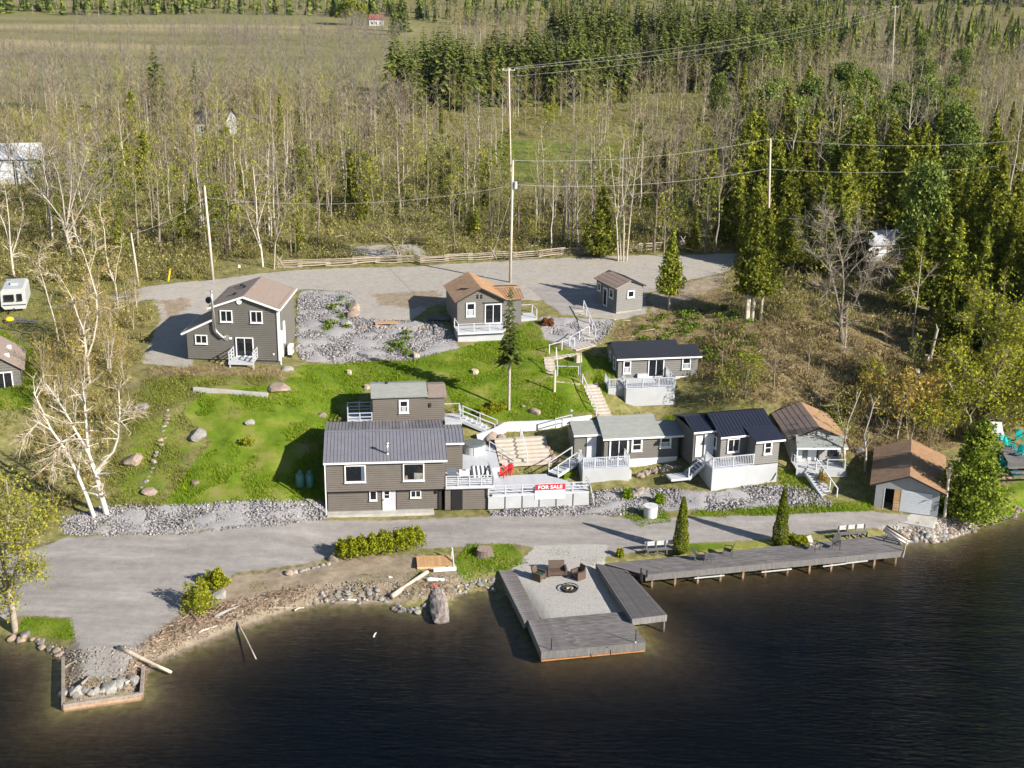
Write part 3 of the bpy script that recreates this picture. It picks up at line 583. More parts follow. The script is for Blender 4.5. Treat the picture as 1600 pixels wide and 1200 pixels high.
MB().quad((2.75, -0.54, 2.95), (2.98, -0.54, 2.95), (2.98, -0.54, 4.18), (2.75, -0.54, 4.18)).build('curtain_interior_patch', mat('blue_curtain', (0.07, 0.1, 0.16), 0.8), h1)
MB().quad((7.0, -0.54, 2.95), (7.7, -0.54, 2.95), (7.7, -0.54, 3.45), (7.0, -0.54, 3.5)).build('curtain_interior_patch', mat('pale_interior', (0.2, 0.2, 0.17), 0.8, 0.4, 4), h1)  # pale patch painted on the glass for the reflected interior, no curtain
MB().quad((6.25, -0.54, 2.93), (6.5, -0.54, 2.93), (6.45, -0.54, 3.3), (6.3, -0.54, 3.25)).build('curtain_interior_patch', mat('warm_interior', (0.22, 0.16, 0.08), 0.8, 0.4, 4), h1)  # warm patch on the same pane, also painted interior and not a curtain
window(h1, O3, X, -Y, (3.36, 0.95), (3.99, 1.85), 0.09, None)
window(h1, O3, X, -Y, (6.69, 1.1), (7.57, 1.75), 0.08, 'v')
dr = MB().box(4.42, -0.10, 0.05, 5.14, 0.0, 1.93).build('door', WHITE, h1)
MB().box(4.6, -0.115, 1.15, 4.98, -0.098, 1.75).build('pane', GLASS, dr); MB().box(4.6, -0.125, 1.42, 4.98, -0.11, 1.46).build('glazing_bar', WHITE, dr)
MB().cyl((4.5, -0.14, 0.95), 0.035, 0.1, 8).build('handle', BLACKM, dr)
MB().box(5.16, -0.08, 0.02, 5.5, 0.0, 1.93).build('door_side_panel', DECKW, h1); MB().box(5.5, -0.09, 0.0, 5.58, 0.0, 1.95).build('trim_board', DARK, h1)
MB().box(9.0, -0.12, 0.0, 9.24, -0.02, 1.95).build('trim_board', DARK, h1)
MB().box(8.75, -0.16, 1.45, 8.92, -0.02, 1.8).build('wall_lamp', BLACKM, h1)
mb = MB(); mb.bar((-0.12, -0.55, 0.0), (-0.12, -0.55, 1.9), 0.09); mb.bar((-0.12, -0.7, 1.9), (-0.12, -0.7, 4.5), 0.09); mb.bar((-0.12, -0.55, 1.9), (-0.12, -0.72, 1.95), 0.09); mb.build('downspout', WHITE, h1)
mb = MB(); mb.cyl((4.87, 0.35, 4.8), 0.16, 0.12, 12, 0.11); mb.cyl((4.87, 0.35, 4.9), 0.1, 0.85, 12); mb.cyl((4.87, 0.35, 5.72), 0.17, 0.14, 12); mb.build('chimney_flue', STEEL, h1, True)
# side wing with metal roof
mb = MB(); house_walls(mb, 9.5, 2.4, 11.1, 6.2, 1.0, 4.95); mb.build('wing_wall', TAUPE, h1)
roof_slope(h1, 'wing_roof', METAL_ROOF, (9.5, 2.1, 4.95), (11.25, 2.1, 4.95), (11.25, 4.5, 5.3), (9.5, 4.5, 5.3), 0.1, 'rib', WHITE, 0.28)
roof_slope(h1, 'wing_roof', METAL_OLD, (11.25, 6.4, 4.95), (9.5, 6.4, 4.95), (9.5, 4.5, 5.296), (11.25, 4.5, 5.296), 0.1, 'rib', None, 0.28)

# ---------------- garage under the small deck, and that deck
MB.lw = lap_wall
g1 = thing('storage_room', 'taupe storage room with black doorway under the small upper deck', 'shed', f1.a, f1.ang)
mb = MB(); house_walls(mb, 9.52, -0.3, 13.0, 3.0, 0.0, 1.95); mb.build('wall', TAUPE, g1)
MB().box(10.05, -0.39, 0.02, 10.95, -0.29, 1.85).build('doorway', BLACKHOLE, g1); MB().box(12.85, -0.40, 1.15, 12.97, -0.31, 1.85).build('vent', DARK, g1)
d1 = thing('upper_deck', 'small pale deck with slatted railing beside the large house', 'deck', f1.a, f1.ang)
planks(d1, (9.55, -0.55, 2.22), X, Y, 3.95, 5.2, 24, 0.04, 0.02, DECKW)
MB().box(9.55, -0.6, 1.98, 13.5, -0.56, 2.24).build('fascia', DECKW, d1); MB().box(13.46, -0.56, 1.98, 13.5, 4.6, 2.24).build('fascia', DECKW, d1)
railing(d1, [(9.6, -0.5, 2.24), (13.42, -0.5, 2.24)], 0.85, DECKW, mid=4, every=1.0)
railing(d1, [(13.42, -0.5, 2.24), (13.42, 2.6, 2.24)], 0.85, DECKW, mid=2, every=1.6)
t = thing('heat_pump', 'white square heat pump unit on the small upper deck', 'heat pump', f1.a + f1.u * 10.75 + f1.n * 0.75 + Z * 2.24, f1.ang)
MB().box(0, 0, 0.05, 0.85, 0.4, 0.75).build('case', WHITE, t); MB().cyl((0.42, 0.2, 0.75), 0.17, 0.02, 20).build('fan_grille', STEEL, t); MB().box(0.05, 0.03, 0, 0.15, 0.37, 0.05).build('foot', BLACKM, t); MB().box(0.7, 0.03, 0, 0.8, 0.37, 0.05).build('foot', BLACKM, t)
t = thing('grill', 'grey covered barbecue on the small upper deck against the house', 'barbecue', f1.a + f1.u * 9.75 + f1.n * 0.4 + Z * 2.24, f1.ang)
MB().slab([(0, 0, 0.85), (0.75, 0, 0.85), (0.72, 0.5, 0.95), (0.03, 0.5, 0.95)], 0.85).build('cover', mat('grey_cover', (0.12, 0.14, 0.17), 0.7, 0.1), t)
t = thing('patio_table', 'small brown side table on the upper deck before the heat pump', 'table', f1.a + f1.u * 10.85 + f1.n * 0.1 + Z * 2.24, f1.ang)
MB().box(0, 0, 0.38, 0.6, 0.4, 0.42).build('top', WICKER, t)
for a in ((0.03, 0.03), (0.53, 0.03), (0.03, 0.33), (0.53, 0.33)): MB().box(a[0], a[1], 0, a[0] + 0.04, a[1] + 0.04, 0.38).build('leg', WICKER, t)
# striped awning-like lounge cloth
t = thing('sun_lounger', 'charcoal and white striped lounger on the upper deck', 'lounger', f1.a + f1.u * 11.75 + f1.n * 0.35 + Z * 2.24, f1.ang)
for i in range(9):
    m_ = STRIPE_B if i % 2 == 0 else STRIPE_W
    MB().slab([(0.18 * i, 0, 0.35), (0.18 * i + 0.178, 0, 0.35), (0.18 * i + 0.178, 1.5, 0.72), (0.18 * i, 1.5, 0.72)], 0.1).build('cushion', m_, t)
for a in ((0.05, 0.05, 0.28), (1.5, 0.05, 0.28), (0.05, 1.4, 0.6), (1.5, 1.4, 0.6)): MB().box(a[0], a[1], 0, a[0] + 0.05, a[1] + 0.05, a[2]).build('leg', BLACKM, t)
# hot tub
hc = P(741, 706, 3.4)
t = thing('hot_tub', 'round pale hot tub with dark grey cover behind the upper deck', 'hot tub', hc)
mb = MB(); mb.cyl((0, 0, 0), 0.95, 0.78, 40); mb.build('shell', TUBSIDE, t, False)
for k in range(8):
    a = k * math.pi / 4; mb = MB(); mb.box(-0.03, -0.02, 0, 0.03, 0.02, 0.76); o = mb.build('stave', STEEL, t); o.location = (0.955 * math.cos(a), 0.955 * math.sin(a), 0); o.rotation_euler = (0, 0, a + math.pi / 2)
mb = MB(); mb.tube([(0, 0, 0.78), (0, 0, 0.84), (0, 0, 0.9)], [1.0, 1.0, 0.85], 40); mb.build('cover', TUBTOP, t)
tub_deck = thing('tub_deck', 'pale deck platform under the hot tub behind the upper deck', 'deck', f1.a, f1.ang)
planks(tub_deck, (11.15, 3.2, 2.2), X, Y, 3.2, 5.2, 26, 0.04, 0.02, DECKW); MB().box(11.15, 3.15, 1.2, 14.35, 3.19, 2.2).build('fascia', DECKW, tub_deck)

# ---------------- big white deck with the sale sign
fd = Fr((762, 795.5), (921, 788.5), 1.25)
d2 = thing('large_deck', 'large pale grey deck with panelled front below the wide steps', 'deck', fd.a, fd.ang)
dz = 1.22; DW = fd.w
mb = MB(); mb.slab([(0, 0, dz), (DW, 0, dz), (DW - 0.1, 1.2, dz), (DW - 3.4, 4.0, dz), (1.2, 4.0, dz), (0, 4.0, dz)], 0.1); mb.build('floor', DECKW, d2)
planks(d2, (0, 0.0, dz + 0.045), X, Y, DW - 0.9, 1.9, 13, 0.04, 0.012, DECKW); planks(d2, (0, 1.9, dz + 0.045), X, Y, DW - 3.0, 2.0, 14, 0.04, 0.012, DECKW)
for k in range(6):
    x0 = DW * k / 6; MB().box(x0 + 0.03, -0.05, 0.0, x0 + DW / 6 - 0.03, 0.0, dz - 0.12).build('front_panel', SKIRTG, d2)
    if k: MB().box(x0 - 0.045, -0.06, 0.0, x0 + 0.045, -0.045, dz - 0.15).build('panel_gap', DARK, d2)
MB().box(0, -0.07, dz - 0.14, DW, -0.01, dz + 0.03).build('fascia', DECKW, d2); MB().box(DW - 0.05, 0.0, 0, DW, 1.2, dz - 0.1).build('side_panel', SKIRTG, d2)
railing(d2, [(0.05, 0.05, dz + 0.04), (DW - 0.05, 0.05, dz + 0.04)], 0.8, DECKW, mid=2, every=1.45); railing(d2, [(DW - 0.05, 0.05, dz + 0.04), (DW - 0.1, 1.1, dz + 0.04)], 0.8, DECKW, mid=2, every=1.4)
MB().box(0.15, -0.1, dz - 0.06, 0.35, -0.06, dz + 0.12).build('vent', BLACKM, d2)
MB().bar((DW, 0.0, dz + 0.55), (DW + 0.35, -0.2, 0.1), 0.06, 0.3).build('brace', DECKW, d2)
# the sign on its railing
a0 = fd.uz(836, 757, -0.02); a1 = fd.uz(882.5, 778, -0.02)
sg = thing('for_sale_sign', 'red and white FOR SALE sign on the railing of the large deck', 'sign', fd.a + fd.u * a0[0] + fd.n * -0.06, fd.ang)
sw = a1[0] - a0[0]; zt = a0[1]; zb_ = a1[1]; zm = zb_ + (zt - zb_) * 0.6
MB().box(0, -0.03, zb_, sw, 0, zm).build('white_panel', WHITE, sg); MB().box(0, -0.03, zm + 0.002, sw, 0, zt).build('red_panel', SIGNRED, sg)
def text_mesh(body, size, name, m, parent, loc, rot, bold=0.0, width=None):
    cu = bpy.data.curves.new(name, 'FONT'); cu.body = body; cu.size = size; cu.align_x = 'CENTER'; cu.align_y = 'CENTER'; cu.extrude = 0.004; cu.offset = bold
    to = bpy.data.objects.new(name + '_tmp', cu); COL.objects.link(to); dg = bpy.context.evaluated_depsgraph_get(); me = bpy.data.meshes.new_from_object(to.evaluated_get(dg)); bpy.data.objects.remove(to, do_unlink=True)
    me.materials.clear(); o = link(name, me, m, parent); o.location = loc; o.rotation_euler = rot
    if width:
        xs = [v.co.x for v in me.vertices]; s = width / (max(xs) - min(xs)); o.scale = (s, 1, 1)
    return o
text_mesh('FOR SALE', 0.42, 'lettering', WHITE, sg, (sw / 2, -0.036, (zm + zt) / 2), (math.pi / 2, 0, 0), 0.012, sw * 0.8)
# red adirondack chairs
def adirondack(name, label, m, loc, rz, group=None, s=1.0):
    t = thing(name, label, 'chair', loc, rz, group); t.scale = (s, s, s)
    for i in range(5): MB().slab([(-0.27 + i * 0.11, -0.28, 0.36), (-0.17 + i * 0.11, -0.28, 0.36), (-0.17 + i * 0.11, 0.25, 0.24), (-0.27 + i * 0.11, 0.25, 0.24)], 0.03).build('seat_slat', m, t)
    for i in range(5):
        hh = (0.88, 0.97, 1.0, 0.97, 0.88)[i]; MB().slab([(-0.27 + i * 0.11, 0.22, 0.26), (-0.17 + i * 0.11, 0.22, 0.26), (-0.17 + i * 0.112, 0.52, hh), (-0.27 + i * 0.108, 0.52, hh)], 0.03).build('back_slat', m, t)
    for sx in (-1, 1):
        MB().box(sx * 0.34 - 0.07, -0.34, 0.55, sx * 0.34 + 0.07, 0.34, 0.58).build('arm', m, t); MB().box(sx * 0.32 - 0.03, -0.3, 0, sx * 0.32 + 0.03, -0.22, 0.55).build('leg', m, t)
        MB().bar((sx * 0.29, -0.28, 0.33), (sx * 0.29, 0.6, 0.03), 0.04, 0.1).build('leg', m, t)
    return t
for (a, b, m_, rz, lb) in ((786, 745, RED, 0.9, 'bright red garden chair at left on the large deck'), (795, 741, RED, -0.5, 'bright red garden chair at right on the large deck'), (791, 737, PINKRED, 0.2, 'faded pink garden chair behind the two red ones')):
    adirondack('garden_chair', lb, m_, P(a, b, 1.25 + dz + 0.05), fd.ang + rz, 'red chairs on the large deck', 0.85)
t = thing('side_table', 'small black table behind the red chairs on the large deck', 'table', P(779, 735, 1.25 + dz + 0.05)); MB().cyl((0, 0, 0.5), 0.35, 0.03, 20).build('top', BLACKM, t); MB().cyl((0, 0, 0), 0.04, 0.5, 8).build('leg', BLACKM, t)

# ---------------- wide concrete steps with rails
def flight(name, label, p_low, p_high, width, n, m, cat='steps', group=None, stringer=None, thick=None):
    """straight stair from p_low (front edge centre) to p_high"""
    p_low, p_high = Vector(p_low), Vector(p_high); d = p_high - p_low; run = Vector((d.x, d.y, 0)); ang = math.atan2(run.y, run.x); L = run.length
    t = thing(name, label, cat, p_low, ang, group); me = None
    for i in range(n):
        z = d.z * (i + 1) / n; x = L * i / n; th = thick or (d.z / n + 0.05)
        if me is None: o = MB().box(0, -width / 2, -th, L / n + 0.04, width / 2, 0).build('step', m, t); me = o.data
        else: o = link('step', me, m, t)
        o.location = (x, 0, z)
    if stringer:
        for s in (-1, 1): MB().bar((0, s * (width / 2 + 0.03), -0.05), (L, s * (width / 2 + 0.03), d.z - 0.1), 0.05, 0.28).build('stringer', stringer, t)
    return t
st0 = P(822, 727, 2.55); st1 = P(812, 683, 4.05)
fl1 = flight('wide_steps', 'wide concrete steps rising from the large deck to the white wall', st0, st1, 4.6, 7, mat('step_concrete', (0.44, 0.39, 0.335), 0.85, 0.15, 2))
d_ = (st1 - st0).xy.length
railing(fl1, [(0.1, -0.1, 0.2), (d_, -0.1, 1.5)], 0.85, DECKW, mid=0, every=2.2)
r0 = thing('stair_railing', 'white sloping railing left of the wide steps above the red chairs', 'railing'); railing(r0, [P(765, 705, 3.4), P(803, 728, 2.55)], 0.9, DECKW, mid=1, every=1.3)
# retaining wall
mb = MB(); pts = [P(745, 688, 3.7), P(775, 684, 3.7), P(792, 678, 3.75), P(830, 677, 3.8), P(872, 672, 4.0), P(925, 655, 4.3)]; hts = [0.5, 0.9, 1.1, 1.1, 0.95, 0.35]
for a, b, ha, hb in zip(pts, pts[1:], hts, hts[1:]):
    n = (b - a).cross(Z).normalized() * -0.25
    mb.slab([a + Z * ha, b + Z * hb, b + Z * hb + n, a + Z * ha + n], 1.6)
rw = mb.build('retaining_wall', mat('white_washed_wall', (0.62, 0.64, 0.67), 0.7, 0.1, 1, dirt=(0.5, 0.51, 0.53))); tag(rw, 'curved white retaining wall behind the wide concrete steps', 'wall')
r0 = thing('wall_railing', 'short grey railing on the white wall beside the grey cabin', 'railing'); railing(r0, [P(868, 668, 4.75), P(893, 662, 4.75)], 0.85, DECKW, mid=1, every=1.4)

# ---------------- cabin behind the lake house
f2 = Fr((583, 661), (694, 657.3), 5.0)
h2 = thing('hillside_cabin', 'taupe cabin with grey green shingle roof behind the large house', 'cabin', f2.a, f2.ang)
ev = f2.uz(579, 621.7, -0.3); z2 = ev[1]
mb = MB(); house_walls(mb, 0, 0, 4.9, 3.6, -1.2, z2, ('x', 1.8, z2 + 0.5)); mb.build('wall', TAUPE, h2)
mb = MB(); house_walls(mb, 4.88, 0.02, f2.w, 3.4, -1.2, z2 - 0.1, ('x', 1.8, z2 + 0.3)); mb.build('wall', TAUPE, h2)
gable(h2, 'roof', SHING_GREEN, 'x', -0.3, 3.9, 1.9, (-0.15, 4.85), z2 + 0.55, z2, z2, 0.1, 'shingle')
gable(h2, 'roof', SHING_TAN, 'x', -0.25, 3.7, 1.85, (4.86, f2.w + 0.25), z2 + 0.36, z2 - 0.1, z2 - 0.1, 0.1, 'shingle')
a = f2.uz(623, 624.5); b = f2.uz(638.8, 644.7); window(h2, O3, X, -Y, (a[0], b[1]), (b[0], a[1]), 0.15, 'h', pane_sheen=True)
MB().cyl((1.3, 1.9, z2 + 0.5), 0.14, 0.22, 10).build('roof_vent', BLACKM, h2)
MB().box(f2.w - 1.35, -0.12, z2 - 1.1, f2.w - 1.15, 0, z2 - 0.75).build('meter_box', DARK, h2)
dk = thing('cabin_deck', 'blue grey shaded deck with railing left of the hillside cabin', 'deck', f2.a, f2.ang)
MB().box(-2.2, -0.2, -1.2, -0.02, 2.6, 0.05).build('base', SKIRTG, dk); planks(dk, (-2.25, -0.25, 0.1), X, Y, 2.2, 2.9, 16, 0.04, 0.012, DECKB)
railing(dk, [(-0.1, -0.2, 0.1), (-2.2, -0.2, 0.1), (-2.2, 2.6, 0.1), (-0.1, 2.6, 0.1)], 0.95, DECKW, mid=2, every=1.2)
dk = thing('cabin_side_deck', 'small pale deck with open railing right of the hillside cabin', 'deck', f2.a, f2.ang); w2 = f2.w
MB().box(w2 + 0.05, -0.4, -1.2, w2 + 1.55, 1.5, 0.05).build('base', SKIRTG, dk); planks(dk, (w2 + 0.03, -0.45, 0.1), X, Y, 1.55, 2.0, 11, 0.04, 0.012, DECKW)
railing(dk, [(w2 + 0.1, 1.5, 0.1), (w2 + 1.5, 1.5, 0.1), (w2 + 1.5, 0.2, 0.1)], 0.95, DECKW, mid=0, every=1.5)
s_lo = f2.a + f2.u * (w2 + 4.6) + f2.n * -0.6 - Z * 1.1; s_hi = f2.a + f2.u * (w2 + 1.6) + f2.n * 0.4 + Z * 0.1
fl = flight('deck_stairs', 'pale stairs with railing from the hillside cabin down to the white wall', s_lo, s_hi, 1.1, 7, DECKW, 'stairs', stringer=DECKW)
Lf = (s_hi - s_lo).xy.length; railing(fl, [(0, -0.55, 0.1), (Lf, -0.55, 1.2)], 0.9, DECKW, mid=1, every=2.0); railing(fl, [(0, 0.55, 0.1), (Lf, 0.55, 1.2)], 0.9, DECKW, mid=0, every=2.0)

# ---------------- upper left house
f3 = Fr((294.7, 564), (437.7, 567.9), 7.3)
h3 = thing('upper_house', 'tall grey brown two-storey house with tan shingle roof on the upper left', 'house', f3.a, f3.ang)
mb = MB(); house_walls(mb, 2.55, 0, 8.75, 7.3, 0.25, 5.5, ('y', 5.6, 6.45)); mb.build('wall', TAUPE2, h3)
mb = MB(); lap_wall(mb, (0, 0, 0), X, -Y, [(0, 0.25), (2.55, 0.25), (2.55, 4.2), (0, 2.9)]); lap_wall(mb, (0, 5.5, 0), -Y, -X, [(0, 0.25), (5.5, 0.25), (5.5, 2.9), (0, 2.9)]); lap_wall(mb, (2.55, 5.5, 0), -X, Y, [(0, 0.25), (2.55, 0.25), (2.55, 2.9), (0, 4.2)]); mb.build('addition_wall', TAUPE2, h3)
MB().box(0.05, 0.12, -0.9, 8.7, 7.2, 0.3).build('foundation', mat('dark_skirt', (0.13, 0.12, 0.11), 0.8), h3)
roof_slope(h3, 'roof', SHING_TAN, (2.2, 7.6, 5.36), (2.2, -0.3, 5.36), (5.6, -0.3, 6.55), (5.6, 7.6, 6.55), 0.12, 'shingle')
roof_slope(h3, 'roof', SHING_TAN, (9.05, -0.3, 5.36), (9.05, 7.6, 5.36), (5.6, 7.6, 6.546), (5.6, -0.3, 6.546), 0.12, 'shingle')
mb = MB(); mb.bar((2.2, -0.32, 5.31), (5.6, -0.32, 6.5), 0.05, 0.18); mb.bar((5.6, -0.32, 6.5), (9.05, -0.32, 5.31), 0.05, 0.18); mb.bar((9.07, -0.32, 5.31), (9.07, 7.6, 5.31), 0.09, 0.14); mb.build('fascia', WHITE, h3)
roof_slope(h3, 'addition_roof', SHING_TAN, (-0.45, 5.8, 2.78), (-0.45, -0.25, 2.78), (2.55, -0.25, 4.24), (2.55, 5.8, 4.24), 0.1, 'shingle'); mb = MB(); mb.bar((-0.45, -0.28, 2.72), (2.55, -0.28, 4.18), 0.05, 0.18); mb.bar((-0.47, -0.28, 2.72), (-0.47, 5.8, 2.72), 0.08, 0.12); mb.build('fascia', WHITE, h3)
for a, b in (((3.31, 3.99), (4.49, 5.15)), ((6.17, 3.98), (7.34, 5.16)), ((0.8, 1.78), (1.97, 2.67))): window(h3, O3, X, -Y, a, b, 0.1, 'v')
window(h3, O3, X, -Y, (4.65, 0.6), (6.35, 2.53), 0.1, 'v', sill=False, name='patio_door')
mb = MB(); mb.bar((8.77, -0.03, 0.3), (8.77, -0.03, 5.4), 0.16); mb.build('corner_trim', WHITE, h3)
mb = MB(); mb.bar((8.86, 0.15, -0.3), (8.86, 0.15, 5.3), 0.09); mb.build('downspout', WHITE, h3)
mb = MB(); mb.tube([(5.2, -0.05, 6.0), (5.2, -0.12, 6.0)], [0.25, 0.25], 20); o = mb.build('gable_vent', WHITE, h3)
mb = MB(); mb.tube([(3.75, -0.02, 2.55), (3.55, -0.28, 2.5), (2.95, -0.3, 3.1), (2.85, -0.3, 3.4)], 0.09, 10); mb.tube([(2.85, -0.3, 3.35), (2.75, -0.35, 5.9), (2.72, -0.35, 7.0)], 0.09, 10); mb.cyl((2.72, -0.35, 6.98), 0.14, 0.12, 10); mb.build('stove_pipe', STEEL, h3, True)
mb = MB(); mb.tube([(3.8, -0.03, 2.45), (3.8, -0.1, 2.45)], [0.3, 0.3], 20); mb.build('pipe_flange', STEEL, h3)
mb = MB(); mb.tube([(2.3, 0.1, 5.5), (2.35, 0.05, 5.9)], 0.03, 6); mb.tube([(2.3, 0.05, 6.05), (2.25, -0.05, 6.1)], [0.34, 0.3], 16); mb.build('satellite_dish', BLACKM, h3)
for a in ((4.1, 2.0, 6.02), (4.5, 4.2, 6.18), (3.9, 5.5, 5.95)): MB().box(a[0], a[1], a[2], a[0] + 0.3, a[1] + 0.35, a[2] + 0.22).build('roof_vent', BLACKM, h3)
MB().box(8.78, 1.9, 1.4, 8.92, 2.3, 3.6).build('side_duct', WHITE, h3); MB().box(8.78, 0.75, 0.4, 8.94, 1.0, 3.0).build('side_duct', WHITE, h3); MB().box(4.05, -0.14, 2.3, 4.3, 0, 2.5).build('wall_lamp', WHITE, h3); MB().box(8.15, -0.1, 0.85, 8.3, 0, 1.0).build('outlet', WHITE, h3)
t = thing('heat_pump', 'white heat pump on the ground beside the tall upper house', 'heat pump', f3.a + f3.u * 9.1 + f3.n * 2.1 + Z * 0.05, f3.ang)
MB().box(0, 0, 0.15, 0.4, 1.0, 1.05).build('case', WHITE, t); MB().box(0.05, 0.05, -0.3, 0.35, 0.15, 0.15).build('foot', BLACKM, t); MB().box(0.05, 0.85, -0.3, 0.35, 0.95, 0.15).build('foot', BLACKM, t)
mb = MB(); mb.tube([(0.4, 0.5, 0.62), (0.42, 0.5, 0.62)], 0.32, 20); mb.build('fan_grille', STEEL, t)
bl = thing('balcony', 'small white balcony on posts at the tall upper house door', 'deck', f3.a, f3.ang)
planks(bl, (4.35, -1.85, 0.6), X, Y, 2.35, 1.8, 12, 0.05, 0.012, DECKW); MB().box(4.33, -1.9, 0.38, 6.72, -1.86, 0.6).build('fascia', DECKW, bl)
for x in (4.4, 6.6): MB().box(x, -1.85, -0.6, x + 0.12, -1.73, 0.55).build('leg', DECKW, bl)
for x in (4.4, 6.65): railing(bl, [(x, -0.05, 0.6), (x, -1.8, 0.6)], 0.95, DECKW, mid=2, every=0.9)
bp_ = thing('pallet', 'small raw wood pallet leaning by the balcony of the upper house', 'pallet', f3.a + f3.u * 2.6 - f3.n * 1.3 + Z * 0.0, f3.ang + 0.1)
for i in range(6): MB().box(i * 0.24, 0, 0.1, i * 0.24 + 0.2, 0.8, 0.13).build('slat', RAWWOOD, bp_)
for y in (0.02, 0.36, 0.7): MB().box(0, y, 0, 1.4, y + 0.08, 0.1).build('runner', RAWWOOD, bp_)

# ---------------- top cabin with orange brown roof
f4 = Fr((716, 541.6), (787.5, 537.9), 7.0)
h4 = thing('top_cabin', 'small grey cabin with orange brown gable roof at the road', 'cabin', f4.a, f4.ang)
mb = MB(); house_walls(mb, 0.3, 2.2, 5.15, 8.5, 1.4, 4.2, ('y', 2.72, 5.35)); mb.build('wall', TAUPE2, h4); MB().box(0.35, 2.25, -0.3, 5.1, 8.4, 1.45).build('foundation', CONC, h4)
roof_slope(h4, 'roof', BROWN_ROOF_SHADED, (0.0, 8.8, 4.08), (0.0, 1.85, 4.08), (2.72, 1.85, 5.5), (2.72, 8.8, 5.5), 0.1, 'rib', None, 0.25)
roof_slope(h4, 'roof', ORANGE_ROOF_SUNLIT, (5.45, 1.85, 4.08), (5.45, 8.8, 4.08), (2.72, 8.8, 5.496), (2.72, 1.85, 5.496), 0.1, 'rib', None, 0.25)
mb = MB(); mb.bar((0.0, 1.83, 4.02), (2.72, 1.83, 5.44), 0.05, 0.14); mb.bar((2.72, 1.83, 5.44), (5.45, 1.83, 4.02), 0.05, 0.14); mb.build('fascia', DARK, h4)
mb = MB(); house_walls(mb, 5.15, 3.5, 7.3, 8.2, 0.6, 3.9); mb.build('wing_wall', TAUPE2, h4)
roof_slope(h4, 'wing_roof', ORANGE_ROOF_SUNLIT, (5.2, 3.2, 3.85), (7.5, 3.2, 3.85), (7.6, 5.7, 4.3), (4.6, 5.7, 4.42), 0.1, 'rib', None, 0.25); roof_slope(h4, 'wing_roof', ORANGE_ROOF_SUNLIT, (7.6, 8.5, 3.9), (4.6, 8.5, 4.0), (4.4, 5.7, 4.55), (7.6, 5.7, 4.5), 0.1, 'rib', None, 0.25)
window(h4, (0, 2.2, 0), X, -Y, (1.2, 2.47), (2.15, 3.93), 0.12, 'h', pane_sheen=True); window(h4, (0, 2.2, 0), X, -Y, (3.14, 1.6), (4.9, 3.71), 0.1, 'v', sill=False, name='patio_door')
MB().box(2.95, 2.1, 3.78, 4.95, 2.2, 3.86).build('door_awning', DARK, h4)
for x in (2.35, 2.75): MB().box(x, 2.08, 4.35, x + 0.12, 2.2, 4.75).build('insulator_box', BLACKM, h4)
MB().bar((1.1, 5.0, 4.72), (1.75, 3.6, 5.03), 0.08, 0.06).build('roof_bracket', DARK, h4)
d4 = thing('top_cabin_deck', 'white raised deck in front of the top cabin with brown roof', 'deck', f4.a, f4.ang)
planks(d4, (-0.05, -0.1, 1.5), X, Y, 4.9, 2.3, 16, 0.04, 0.012, DECKW); MB().box(-0.07, -0.14, 1.25, 4.87, -0.1, 1.5).build('fascia', DECKW, d4); MB().box(0, 0.15, -0.3, 4.75, 0.2, 0.95).build('skirt', SKIRTG, d4); MB().box(0.0, 0.3, -0.3, 0.05, 2.2, 1.4).build('skirt', SKIRTG, d4); MB().box(4.7, 0.3, -0.3, 4.75, 2.2, 1.4).build('skirt', SKIRTG, d4); MB().box(0.03, 0.22, 0.95, 4.7, 0.27, 1.3).build('painted_shadow', mat('shadow_band_grey', (0.22, 0.22, 0.24), 0.8), d4)  # the grey strip between fascia and skirt is the deck's shadow, painted
railing(d4, [(0, 2.1, 1.5), (0, -0.05, 1.5), (4.8, -0.05, 1.5)], 0.85, DECKW, mid=0, every=1.7)
d5 = thing('top_side_deck', 'small white side deck right of the top cabin', 'deck', f4.a, f4.ang)
planks(d5, (7.35, 4.3, 1.35), X, Y, 1.9, 2.2, 13, 0.04, 0.012, DECKW); MB().box(7.35, 4.25, 0.3, 9.25, 4.29, 1.35).build('skirt', SKIRTG, d5); railing(d5, [(7.4, 6.4, 1.35), (9.2, 6.4, 1.35), (9.2, 4.35, 1.35)], 0.9, DECKW, mid=0, every=1.9)
MB().box(7.2, 3.6, -0.4, 7.3, 3.7, 0.8).build('leg', DECKW, d5)

# ---------------- shed by the road
f5 = Fr((962.5, 488.8), (1005.5, 484.1), 8.3)
h5 = thing('garden_shed', 'small grey shed with dark gable roof beside the parking area', 'shed', f5.a, f5.ang)
mb = MB(); house_walls(mb, 0, 0, 3.2, 4.6, 0.12, 2.85, ('y', 1.6, 3.4)); mb.build('wall', GREY_SIDE, h5); MB().box(0.02, 0.02, -0.4, 3.18, 4.58, 0.12).build('foundation', STONEW, h5)
roof_slope(h5, 'roof', SHING_BROWN, (-0.3, 4.85, 2.72), (-0.3, -0.2, 2.72), (1.6, -0.2, 3.48), (1.6, 4.85, 3.48), 0.08, 'shingle'); roof_slope(h5, 'roof', BLACK_ROOF, (3.5, -0.2, 2.72), (3.5, 4.85, 2.72), (1.6, 4.85, 3.476), (1.6, -0.2, 3.476), 0.08, 'shingle')
window(h5, O3, X, -Y, (1.25, 1.55), (2.1, 2.35), 0.12, None); window(h5, (0, 4.6, 0), -Y, -X, (0.4, 1.5), (1.1, 2.4), 0.1, None); window(h5, (0, 4.6, 0), -Y, -X, (3.1, 1.4), (4.0, 2.4), 0.1, None)
dr = MB().box(-0.10, 2.0, 0.15, 0.0, 2.85, 2.2).build('door', WHITE, h5); MB().box(-0.115, 2.12, 0.3, -0.095, 2.72, 2.05).build('pane', GLASS, dr)

